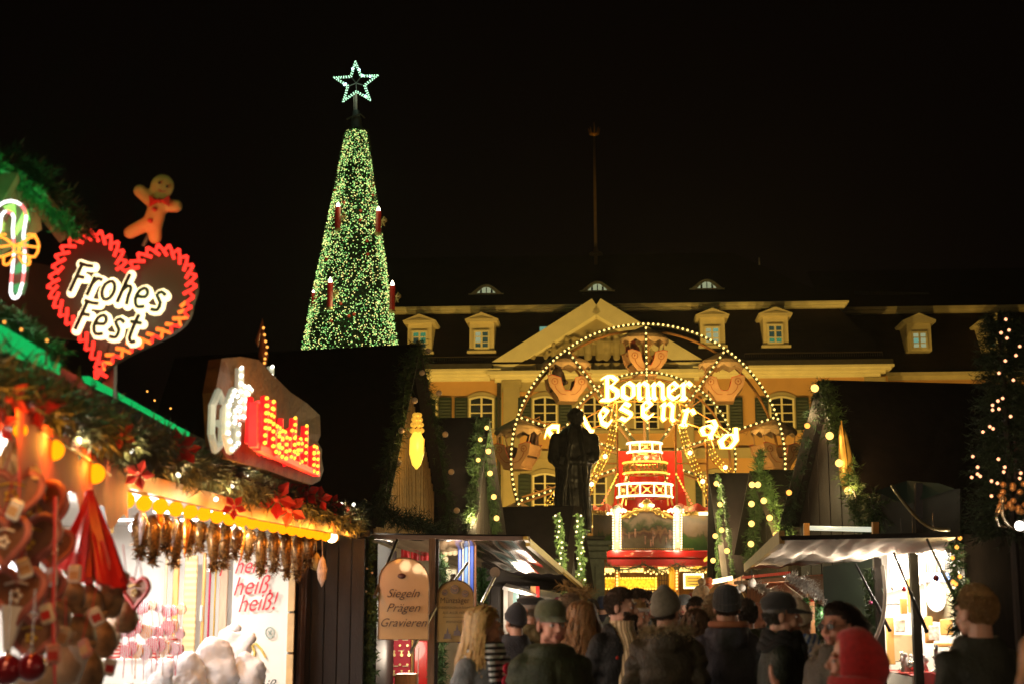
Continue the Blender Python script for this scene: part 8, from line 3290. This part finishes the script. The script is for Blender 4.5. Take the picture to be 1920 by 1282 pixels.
def hair_short(t, yaw, m, L=.032, n=2600, face_z=1.715, hat=False):
    P, N_ = scalp_pts(n, yaw, face_z, grow=.001)
    if hat:
        k_ = [i for i in range(len(P)) if P[i].z < 1.672]
        P, N_ = [P[i] for i in k_], [N_[i] for i in k_]
        L = L * .6
    R3 = HM(yaw).to_3x3()
    fw = R3 @ V((0, -1, 0))
    D_ = [(nn * .22 + V((0, 0, -.55 if nn.z < .6 else -.1)) + (fw * (.8 if nn.z > .5 else -.1)) + V((random.uniform(-.3, .3), random.uniform(-.3, .3), random.uniform(-.2, .3)))) for nn in N_]
    P = np.array([tuple(p) for p in P])
    D_ = np.array([tuple(d) for d in D_])
    vs, fs = needle_tris(P, D_, np.full(len(P), L * .5), 3, L * .34, .006)
    b = MB()
    R = HM(yaw)
    n1, n2 = 22, 14
    vv, ff, idx = [], [], {}
    for j in range(n2 + 1):
        for i in range(n1):
            u = math.pi * j / n2
            a = 6.283 * i / n1
            p = V((math.sin(u) * math.cos(a) * .0805, .014 + math.sin(u) * math.sin(a) * .1005, 1.688 + math.cos(u) * .0985))
            vv.append(p)
    for j in range(n2):
        for i in range(n1):
            q = [j * n1 + i, (j + 1) * n1 + i, (j + 1) * n1 + (i + 1) % n1, j * n1 + (i + 1) % n1]
            c = sum([vv[x] for x in q], V()) / 4
            lim = face_z if c.y < -.045 else (face_z - (face_z - 1.64) * min(1, (c.y + .045) / .04) if c.y < 0 else 1.60)
            if c.z > lim and not (hat and c.z > 1.70):
                ff.append(q)
    b.add([R @ p for p in vv], ff)
    k = len(vs)
    V2 = np.concatenate([vs, np.array(b.v)])
    F2 = [(q[0] + k, q[1] + k, q[2] + k) for q in b.f] + [(q[0] + k, q[2] + k, q[3] + k) for q in b.f]
    me = npmesh('hair', V2, np.concatenate([fs, np.array(F2)]))
    return obj('hair', me, m, t)

def hair_long(t, yaw, m, length=.34, n=620, spread=.06, part=True, face_z=1.72, seed=1, side_only=False):
    P, N_ = scalp_pts(n, yaw, face_z)
    R3 = HM(yaw).to_3x3()
    bk = R3 @ V((0, 1, 0))
    r_ = random.Random(seed)
    w = MB()
    for p, nn in zip(P, N_):
        if side_only and nn.z > .7:
            continue
        L = length * r_.uniform(.75, 1.1)
        nl = R3.inverted() @ nn
        if nl.y < .3:
            nl = V(((1 if nl.x > 0 else -1), .12 + .3 * r_.random() + max(0, nl.y), 0))
        out = R3 @ V((nl.x, nl.y, 0))
        if out.length < .1:
            out = bk.copy() + R3 @ V((r_.choice((-1, 1)) * 1.2, 0, 0))
        out = out.normalized()
        cen = HM(yaw) @ V((0, .02, p.z))
        pts = [p]
        cur = p.copy()
        wv = r_.uniform(0, 6)
        for k in range(1, 8):
            f = k / 7
            tgt = cen + out * (.092 + .02 * f + spread * f * f * r_.uniform(.4, 1.2))
            z = p.z - L * f ** 1.15 - (.02 if nn.z > .6 else 0) * f
            if nn.z > .55 and f < .4:
                q = p.lerp(V((tgt.x, tgt.y, p.z - .05)), f / .4) + nn * .012
            else:
                q = V((tgt.x, tgt.y, z))
            q = q + V((.010 * math.sin(wv + f * 7), .010 * math.cos(wv + f * 6), 0))
            pts.append(q)
        sx = V((-out.y, out.x, 0)) * .0065
        vs = []
        for k, q in enumerate(pts):
            ww = sx * (1 - .6 * (k / 7) ** 3)
            vs += [q - ww, q + ww]
        w.add(vs, [(2 * k, 2 * k + 1, 2 * k + 3, 2 * k + 2) for k in range(7)])
    return obj('hair', w, m, t)

def face_parts(t, yaw, brow, fem=False, glasses=False):
    R = HM(yaw)
    f = .94 if fem else 1
    for s in (-1, 1):
        b = MB()
        b.sphere(R @ V((s * .031 * f, -.0815, 1.648)), .0125, (1.15, .75, .72), 12, 8, rot=R.to_3x3())
        e = obj('eye', b, M_eye, t, smooth=True)
        b = MB()
        b.sphere(R @ V((s * .031 * f, -.089, 1.648)), .0058, (1, .5, 1), 10, 6, rot=R.to_3x3())
        obj('iris', b, M_iris2, e, smooth=True)
        b = MB()
        b.tube([R @ V((s * .018, -.095, 1.672)), R @ V((s * .032, -.094, 1.678)), R @ V((s * .050, -.084, 1.671))], [.0035, .004, .002], 6)
        obj('eyebrow', b, brow, t)
    b = MB()
    b.capsule(R @ V((-.020, -.0955, 1.590)), R @ V((.020, -.0955, 1.590)), .0055, .0055, 8)
    b.capsule(R @ V((-.015, -.0945, 1.579)), R @ V((.015, -.0945, 1.579)), .006, .006, 8)
    obj('lips', remeshed(b, .003, 1), M_lip, t)
    if glasses:
        b = MB()
        for s in (-1, 1):
            b.tube([R @ V((s * .033 + math.cos(a / 14 * 6.283) * .023, -.108, 1.648 + math.sin(a / 14 * 6.283) * .018)) for a in range(14)], .0016, 5, closed=True)
            b.tube([R @ V((s * .056, -.106, 1.652)), R @ V((s * .079, -.02, 1.655)), R @ V((s * .079, .02, 1.65))], .0016, 5)
        b.tube([R @ V((-.010, -.109, 1.652)), R @ V((.010, -.109, 1.652))], .0016, 5)
        g_ = obj('glasses', b, M_wire, t)
        b = MB()
        for s in (-1, 1):
            b.sphere(R @ V((s * .033, -.1085, 1.648)), .021, (1, .03, .78), 12, 6, rot=R.to_3x3())
        obj('lenses', b, mat('spectacle_glass', (.6, .6, .6), .05, trans=.9), g_)

def beanie(t, yaw, m, slouch=.0, rib=True):
    b = MB()
    R = HM(yaw)
    n = 44
    rings = []
    for z, r_, q in ((1.655, .085, 1.0), (1.66, .092, 1.08), (1.70, .094, 1.10), (1.705, .088, 1.05), (1.73, .087, 1.04), (1.765, .074, .98), (1.79, .050, .75), (1.80 + slouch, .018, .3)):
        back = max(0, (z - 1.70)) * .35
        rings.append([R @ V((math.cos(6.283 * i / n) * r_ * (1 + (.018 if i % 2 and rib else 0)), .014 + back * .4 + math.sin(6.283 * i / n) * r_ * 1.20 * (1 + (.018 if i % 2 and rib else 0)),
                             z + (-.035 * math.sin(6.283 * i / n) if z < 1.72 else 0))) for i in range(n)])
    b.loft(rings)
    obj('beanie', b, m, t, smooth=not rib)

def cap_hat(t, yaw, m, visor=True, flat=False):
    b = MB()
    R = HM(yaw)
    n = 24
    rings = []
    prof_ = ((1.690, .088, 1.18), (1.715, .090, 1.18), (1.75, .086, 1.15), (1.785, .062, 1.1), (1.797, .02, 1.0)) if not flat else ((1.700, .088, 1.18), (1.725, .100, 1.25), (1.75, .104, 1.25), (1.765, .07, 1.2), (1.77, .02, 1))
    for z, r_, q in prof_:
        rings.append([R @ V((math.cos(6.283 * i / n) * r_, .016 + math.sin(6.283 * i / n) * r_ * q, z)) for i in range(n)])
    b.loft(rings)
    o_ = obj('cap', b, m, t, smooth=True)
    if visor:
        b = MB()
        top, bot = [], []
        for i in range(13):
            a = math.pi * (1.13 + .74 * i / 12)
            x, y = math.cos(a), math.sin(a)
            i0 = V((x * .088, .016 + y * .100, 1.698))
            i1 = V((x * .090, .016 + y * (.100 + .10 * abs(math.sin((a - math.pi * 1.13) / .74))), 1.672))
            top += [i0, i1]
        vs = [R @ p for p in top] + [R @ (p + V((0, 0, -.006))) for p in top]
        fs = []
        for i in range(12):
            fs += [(2 * i, 2 * i + 1, 2 * i + 3, 2 * i + 2), (26 + 2 * i, 26 + 2 * i + 2, 26 + 2 * i + 3, 26 + 2 * i + 1), (2 * i + 1, 26 + 2 * i + 1, 26 + 2 * i + 3, 2 * i + 3)]
        b.add(vs, fs)
        obj('visor', b, m, o_, smooth=True)
    return o_

def person(px, py, d, rotz, label, coat=(.02, .02, .02), yaw=0, fem=False, arms='pocket', long_=False, puffy=False, hood=False, hair=None, haircol=(.05, .03, .02), hairlen=.034, hat=None,
           hatcol=(.02, .02, .02), beard=None, glasses=False, scarf=None, fur=None, fine=True, rough=.62, sheen=0, sweater=None, trs=None, skin=None, coatm=None, hz=.935, extra=None):
    R = HM(yaw)
    hcz = W(px, py, d)
    H = hcz.z / hz
    s = H / 1.78
    rz = math.radians(rotz)
    off = Matrix.Rotation(rz, 3, 'Z') @ V((0, .01, 0))
    t = thing('person', label, 'person', (hcz.x - off.x, d, 0), rz, 'visitors in the market lane')
    t.scale = (s, s, s)
    nm = str(len([1 for k in MATS if k.startswith('coat_cloth')]))
    obj('body', body_mesh(fem, yaw, arms, fine), skin or M_skin, t)
    cm = coatm or mat('coat_cloth' + nm, coat, rough, var=.3, scale=9, bump=.5, bscale=60, sheen=sheen, spec=.22)
    obj('coat', coat_mesh(arms, long_, puffy, hood, bool(sweater), fem), cm, t)
    legs_parts(t, trs or M_trsr)
    hm = mat('hair_%d_%d_%d' % tuple(int(c * 1000) for c in haircol), haircol, .5, var=.4, scale=30, grain=(9, 9, 1))
    face_parts(t, yaw, hm, fem, glasses)
    if hair == 'short':
        hair_short(t, yaw, hm, hairlen, 3400 if fine else 1500, hat=bool(hat))
    elif hair == 'long':
        hair_long(t, yaw, hm, hairlen, 900 if fine else 420, seed=int(px))
        hair_short(t, yaw, hm, .03, 900, 1.72)
    if beard:
        r_ = random.Random(3)
        P, D_ = [], []
        while len(P) < 1500:
            a = r_.uniform(-1, 1)
            z = r_.uniform(1.545, 1.625)
            x = .066 * math.sin(a * 1.5)
            y = -.028 - .072 * math.cos(a * 1.5) * (1 if z > 1.57 else .85)
            if abs(x) < .022 and 1.572 < z < 1.597:
                continue
            if z > 1.60 and abs(x) < .045 and not (1.598 < z < 1.606):
                continue
            if z > 1.60 and abs(x) >= .045 and y < -.07:
                continue
            P.append(tuple(R @ V((x, y, z))))
            D_.append(tuple(R.to_3x3() @ V((x * 4, -.5, -.8))))
        vs, fs = needle_tris(np.array(P), np.array(D_), np.full(len(P), .012), 2, .012, .006)
        obj('beard', npmesh('beard', vs, fs), hm, t)
    if hat:
        mk = mat('hat_%s%d%d%d' % (hat, *[int(c * 1000) for c in hatcol]), hatcol, .85, var=.2, scale=40, bump=.5, bscale=120, sheen=.3)
        if hat == 'beanie':
            beanie(t, yaw, mk, .0)
        elif hat == 'smooth':
            beanie(t, yaw, mk, .02, False)
        elif hat == 'cap':
            cap_hat(t, yaw, mk)
        elif hat == 'flat':
            cap_hat(t, yaw, mk, True, True)
        elif hat == 'pompom':
            beanie(t, yaw, mk, 0)
            b = MB()
            b.sphere(R @ V((0, .03, 1.83)), .042, nu=12, nv=8)
            obj('pompom', b, mk, t, smooth=True)
        elif hat == 'hood':
            b = MB()
            rings = []
            n = 26
            for yy, r1_, r2_, zz_ in ((-.055, .082, .108, 1.652), (-.03, .104, .132, 1.656), (.03, .118, .146, 1.664), (.09, .108, .132, 1.65), (.145, .072, .092, 1.63), (.172, .015, .02, 1.61)):
                rings.append([R @ V((math.cos(6.283 * i / n) * r1_ * (1 + .03 * math.sin(3 * i)), yy, zz_ + math.sin(6.283 * i / n) * r2_)) for i in range(n)])
            b.loft(rings, cap=False)
            rings = []
            for z, w_, d_ in ((1.58, .105, .12), (1.52, .115, .125), (1.45, .17, .14), (1.38, .20, .155)):
                rings.append([V((math.cos(6.283 * i / n) * w_, .02 + math.sin(6.283 * i / n) * d_, z)) for i in range(n)])
            b.loft(rings, cap=False)
            o_ = obj('hood', b, mk, t, smooth=True)
            sd = o_.modifiers.new('thick', 'SOLIDIFY')
            sd.thickness = .012
            ss_ = o_.modifiers.new('sub', 'SUBSURF')
            ss_.levels = 1
            ss_.render_levels = 1
            dm = bpy.data.textures.new('clothfold', 'CLOUDS')
            dm.noise_scale = .09
            dd = o_.modifiers.new('disp', 'DISPLACE')
            dd.texture = dm
            dd.strength = .022
    if scarf:
        b = MB()
        n = 30
        for k in range(3):
            b.tube([V((math.cos(6.283 * i / n) * (.100 + .012 * k), .005 + math.sin(6.283 * i / n) * (.098 + .012 * k), 1.535 - .032 * k + .014 * math.sin(i * 1.3 + k))) for i in range(n)], .030, 10, closed=True)
        for (x0, x1, z1, y1) in ((-.05, -.09, 1.02, -.19), (.03, .06, 1.08, -.20)):
            rings = []
            for q in range(9):
                f = q / 8
                c = V((x0 + (x1 - x0) * f, -.12 + (y1 + .12) * min(1, f * 1.4) - .01, 1.49 + (z1 - 1.49) * f))
                rings.append([c + V((-.055, 0, 0)), c + V((.055, 0, 0)), c + V((.055, .022, 0)), c + V((-.055, .022, 0))])
            b.loft(rings)
        obj('scarf', b, scarf, t, smooth=True)
    if fur:
        pts = [V((math.cos(a) * .135, .02 + math.sin(a) * .125, 1.515 + .025 * math.sin(a))) for a in [math.pi * (-.25 + 1.5 * i / 10) for i in range(11)]]
        fm = garland_mesh('fur', pts, .055, 2200, 3, .022, .004, 0.1)
        obj('fur_trim', fm, fur, t)
    if sweater:
        b = MB()
        rings = []
        n = 60
        for z, w_, d_ in ((.86, .115, .155), (1.0, .11, .155), (1.2, .11, .160), (1.36, .105, .152), (1.45, .085, .125), (1.50, .073, .090), (1.545, .070, .085), (1.565, .074, .088)):
            rings.append([V((math.cos(6.283 * i / n) * w_ * (1 + (.035 if i % 4 < 2 else 0)), -.022 + math.sin(6.283 * i / n) * (d_ + .016) * (1 + (.02 if i % 4 < 2 else 0)), z)) for i in range(n)])
        b.loft(rings)
        obj('sweater', b, sweater, t)
    if extra:
        extra(t, R)
    return t

M_fur = mat('grey_brown_fur', (.32, .24, .13), .8, var=.5, scale=25)
M_scf = mat('black_white_scarf', (.62, .60, .58), .85, var=.1, bands=('Z', 9.5, (.015, .015, .018), .4), bump=.4, bscale=80)
M_scb = mat('blue_white_scarf', (.10, .16, .35), .85, bands=('DIAGONAL', 9, (.5, .5, .5), .6))
M_swt = mat('cream_rib_knit', (.62, .46, .26), .85, var=.12, bump=.4, bscale=80, bands=('X', 21, (.30, .20, .10), .3))
M_denj = mat('denim_blue', (.07, .10, .20), .8, var=.25, bump=.4, bscale=70)

def red_flower(t, R):
    b = MB()
    for i, c in enumerate(((-.02, -.20, 1.42), (.0, -.205, 1.37), (.03, -.20, 1.40), (-.03, -.2, 1.35))):
        b.sphere(c, .045, (1.1, .35, .8), 10, 8)
    obj('red_pattern_patch', b, M_redv, t, smooth=True)

def badge(t, R):
    b = MB()
    b.sphere((-.13, -.165, 1.33), .012, (1, .4, 1), 10, 6)
    obj('red_badge', b, mat('red_badge', (.7, .05, .03), .4), t)

def orange_lining(t, R):
    b = MB()
    b.tube([V((math.cos(a) * .11, .06 + math.sin(a) * .09, 1.545)) for a in [math.pi * (-.05 + 1.1 * i / 10) for i in range(11)]], .022, 8)
    obj('hood_lining', b, mat('rust_lining', (.40, .14, .06), .7), t, smooth=True)

def headband(t, R):
    b = MB()
    b.tube([R @ V((math.cos(a / 24 * 6.283) * .090, .014 + math.sin(a / 24 * 6.283) * .110, 1.705)) for a in range(24)], .016, 8, closed=True)
    obj('headband', b, M_icew, t, smooth=True)

person(905, 1173, 8.0, 52, 'blonde woman in a grey coat with a black and white striped scarf', coat=(.14, .14, .14), fem=True, hair='long', haircol=(.50, .29, .10), hairlen=.36, scarf=M_scf,
       yaw=52, long_=True, extra=red_flower)
person(1032, 1166, 7.7, 8, 'man in an olive baseball cap and dark green parka looking at the camera', coat=(.028, .032, .014), puffy=True, hood=True, hair='short', haircol=(.10, .05, .03), hat='cap', hatcol=(.085, .085, .035),
       yaw=14, skin=M_skinp, arms='down')
person(1161, 1134, 9.5, 28, 'bearded man in an open black coat over a cream ribbed turtleneck', coat=(.012, .011, .011), hair='short', haircol=(.06, .032, .018), hairlen=.020, beard=True, sweater=M_swt, yaw=42, extra=badge, arms='pocket')
person(1247, 1142, 8.9, 172, 'person in a grey beanie and dark parka with a big fur trimmed hood', coat=(.040, .030, .016), hair='short', haircol=(.05, .03, .02), hat='smooth', hatcol=(.15, .125, .085), hood=True,
       fur=M_fur, long_=True, puffy=True, yaw=-25, rough=.5)
person(1362, 1134, 9.2, 180, 'man in a black ribbed beanie and slate blue jacket with rust lined hood', coat=(.055, .055, .070), hair='short', haircol=(.05, .03, .02), hat='beanie', hatcol=(.03, .032, .036), hood=True,
       long_=True, extra=orange_lining, yaw=-6)
person(1463, 1150, 8.2, 78, 'man in a black cap and dark green overcoat walking to the right', coat=(.020, .026, .018), hair='short', haircol=(.06, .05, .04), hat='cap', hatcol=(.012, .012, .012), long_=True, yaw=6, fur=None, hood=False,
       scarf=mat('black_wool', (.010, .010, .010), .9), rough=.45)
person(1574, 1168, 7.6, -48, 'woman with glasses and dark parted hair behind the red hood', coat=(.12, .10, .08), fem=True, hair='long', haircol=(.035, .018, .012), hairlen=.12, glasses=True, fur=mat('pale_fur', (.45, .36, .26), .8, var=.3),
       yaw=-5, hood=True, skin=M_skinp)
person(1600, 1232, 6.0, -98, 'child in a bright red hood with one hand raised', coat=(.18, .14, .08), fem=True, hair=None, haircol=(.10, .05, .03), hat='hood', hatcol=(.48, .008, .010), arms='raise', yaw=0, skin=M_skinp)
person(1832, 1143, 6.7, 196, 'man with short sandy hair in a dark jacket at the right, seen from behind', coat=(.028, .028, .020), hair='short', haircol=(.30, .17, .06), hairlen=.020, yaw=12, arms='down', hood=False, puffy=False, rough=.6)
person(1992, 1262, 3.3, 170, 'person with ginger hair cut off by the lower right picture corner', coat=(.06, .03, .02), fem=True, hair='long', haircol=(.55, .20, .03), hairlen=.40)
person(1498, 1162, 9.4, 150, 'person in a cream knitted hat and blue denim jacket behind the black capped man', coat=(.07, .10, .20), fem=True, hair='short', haircol=(.4, .25, .1), hat='smooth', hatcol=(.62, .48, .32), scarf=M_scb, coatm=M_denj, fine=False)
person(994, 1141, 12.0, -120, 'man in a black flat cap and khaki jacket behind the olive cap', coat=(.16, .13, .06), hat='flat', hatcol=(.012, .012, .012), hair='short', haircol=(.2, .16, .12), fine=False, hood=True)
person(967, 1162, 11.4, -150, 'person in a dark blue beanie just right of the blonde woman', coat=(.03, .03, .035), hat='smooth', hatcol=(.012, .013, .02), hair='short', haircol=(.05, .03, .02), fine=False)
person(1066, 1142, 10.8, 30, 'man with greying hair half hidden behind the olive cap', coat=(.03, .03, .03), hair='short', haircol=(.22, .15, .09), fine=False, yaw=20)
person(1092, 1156, 10.0, 178, 'woman with loose light brown hair seen from behind, left of the bearded man', coat=(.02, .018, .018), fem=True, hair='long', haircol=(.30, .15, .06), hairlen=.26, fine=False)
person(1075, 1152, 11.0, 200, 'woman with wavy blonde hair behind the parka man', coat=(.05, .04, .03), fem=True, hair='long', haircol=(.45, .27, .10), hairlen=.24, fine=False)
person(1194, 1130, 12.0, 55, 'dark haired man with glasses just right of the bearded face', coat=(.03, .03, .02), hair='short', haircol=(.04, .025, .015), glasses=True, fine=False)
person(1190, 1152, 11.0, 62, 'blonde woman with a white headband between the bearded man and the fur hood', coat=(.05, .04, .03), fem=True, hair='long', haircol=(.5, .3, .12), hairlen=.22, fine=False, extra=headband)
person(1218, 1134, 13.0, -12, 'short haired man facing the camera in the gap left of the grey beanie', coat=(.04, .03, .02), hair='short', haircol=(.07, .04, .025), fine=False)
person(1305, 1168, 10.6, 190, 'woman with dark brown bob seen from behind between the two beanies', coat=(.012, .012, .014), fem=True, hair='long', haircol=(.10, .05, .025), hairlen=.16, fine=False, fur=M_crib)
person(1306, 1144, 12.4, -10, 'man with high forehead facing the camera behind the dark bob', coat=(.04, .03, .03), hair='short', haircol=(.05, .03, .02), fine=False)
person(1339, 1142, 10.6, 160, 'grey blond man half hidden left of the black ribbed beanie', coat=(.12, .08, .04), hair='short', haircol=(.30, .22, .12), fine=False)
person(1400, 1150, 11.2, 185, 'dark haired person in a forest green hooded jacket right of the ribbed beanie', coat=(.03, .045, .02), fem=True, hair='short', haircol=(.03, .02, .015), hood=True, fine=False)
person(1419, 1152, 12.6, 120, 'person with reddish face and bald head behind the black cap', coat=(.05, .04, .04), skin=M_skinp, fine=False)
person(1315, 1121, 15.0, 190, 'person in a cream bobble hat far back in the crowd', coat=(.16, .10, .06), hat='pompom', hatcol=(.60, .42, .22), fine=False)
person(1330, 1118, 16.0, 170, 'person in a bright orange bobble hat far back in the crowd', coat=(.30, .16, .05), hat='pompom', hatcol=(.75, .16, .03), fine=False, puffy=True)
person(1345, 1124, 14.6, 170, 'person in a mustard yellow hat beside the orange bobble hat', coat=(.10, .06, .04), hat='smooth', hatcol=(.65, .36, .08), fine=False)
rr = random.Random(44)
deep = [(1150, 1136, 17.5, 'bare headed man'), (1172, 1130, 19, 'dark haired woman'), (1236, 1132, 18, 'man in a black beanie'), (1262, 1128, 20, 'woman with brown hair'), (1284, 1134, 17, 'man in a grey cap'), (1300, 1127, 21, 'person in a red hat'),
        (1130, 1134, 20, 'man in a navy beanie'), (1206, 1128, 21, 'person in a white hat'), (1372, 1128, 16, 'man in a brown cap'), (1050, 1140, 16, 'woman in a wine red hat'), (1440, 1140, 15, 'man with a grey beanie'), (1110, 1140, 18, 'dark haired man in a green coat')]
for i, (x, y, d, l_) in enumerate(deep):
    hk = dict(hair='short', haircol=(.05, .03, .02))
    if 'beanie' in l_ or 'hat' in l_:
        hk['hat'] = 'beanie'
        hk['hatcol'] = {'black': (.02, .02, .02), 'red': (.4, .02, .02), 'navy': (.02, .03, .08), 'white': (.6, .55, .5), 'wine': (.2, .01, .03), 'grey': (.15, .15, .15)}[[c for c in ('black', 'wine', 'red', 'navy', 'white', 'grey') if c in l_][0]]
    if 'cap' in l_:
        hk['hat'] = 'cap'
        hk['hatcol'] = (.10, .06, .04) if 'brown' in l_ else (.12, .12, .12)
    where_ = ['before the pillars of the wheel front', 'under the left gilded counter', 'left of the yellow pillar', 'right under the gilded counter', 'below the yellow pillar', 'under the bulb framed notice', 'beside the pedestal',
              'before the middle of the counter', 'left of the white balls', 'in front of the pedestal', 'under the silver tinsel', 'right beside the pedestal foot'][i]
    person(x, y, d, rr.choice((170, 185, 200, 150, 20, -20)), l_ + ' deep in the crowd ' + where_, coat=(rr.uniform(.02, .08), rr.uniform(.02, .06), rr.uniform(.015, .05)), fine=False, fem='woman' in l_, **hk)

b = MB()
b.sphere((0, 0, .62), .105, (1, 1, 1.2))
b.capsule((0, .02, .1), (0, 0, .42), .16, .17)
b.capsule((-.16, 0, .42), (-.2, -.1, .15), .07, .055)
b.capsule((.16, 0, .42), (.2, -.1, .15), .07, .055)
b.capsule((-.08, 0, .06), (-.09, -.32, .08), .085, .07)
b.capsule((.08, 0, .06), (.09, -.32, .08), .085, .07)
b.capsule((0, 0, .45), (0, 0, .58), .06, .055)
b.sphere((0, -.11, .61), .02)
rider = remeshed(b, .02, 1, name='rider')
for (px, py, rz, col, lab) in ((1046, 691, .6, (.03, .015, .012), 'dark dressed rider sitting in the upper left gondola'), (1000, 808, -.8, (.05, .02, .015), 'rider in dark clothes sitting in the gondola left of the statue'),
                               (1186, 645, .3, (.16, .03, .02), 'rider with reddish clothes in the topmost gondola')):
    t = thing('person', lab, 'person', W(px, py, 45.2) - V((0, 0, .55)), rz, 'riders of the big wheel')
    obj('body', rider, mat('rider_cloth%d' % px, col, .7), t)
    b = MB()
    b.sphere((0, .01, .66), .115, (1, 1, .95))
    obj('hair', b, mat('rider_hair', (.04, .02, .01), .7), t, smooth=True)
# ================================================================== thin haze volume added to imitate lens glow around the lights
hz_m = bpy.data.materials.new('lens_glow_haze')
hz_m.use_nodes = True
t_ = hz_m.node_tree
for n_ in list(t_.nodes):
    if n_.type == 'BSDF_PRINCIPLED':
        t_.nodes.remove(n_)
pv = t_.nodes.new('ShaderNodeVolumePrincipled')
pv.inputs['Color'].default_value = (.8, .78, .75, 1)
pv.inputs['Density'].default_value = 0.0004
pv.inputs['Anisotropy'].default_value = 0.75
t_.links.new(pv.outputs[0], t_.nodes['Material Output'].inputs['Volume'])
w = MB()
w.box((0, 45, 17.5), (150, 120, 37.1))
obj('haze', w, hz_m, kind='stuff')
cy.volume_bounces = 0
cy.volume_step_rate = 4
cy.volume_max_steps = 64
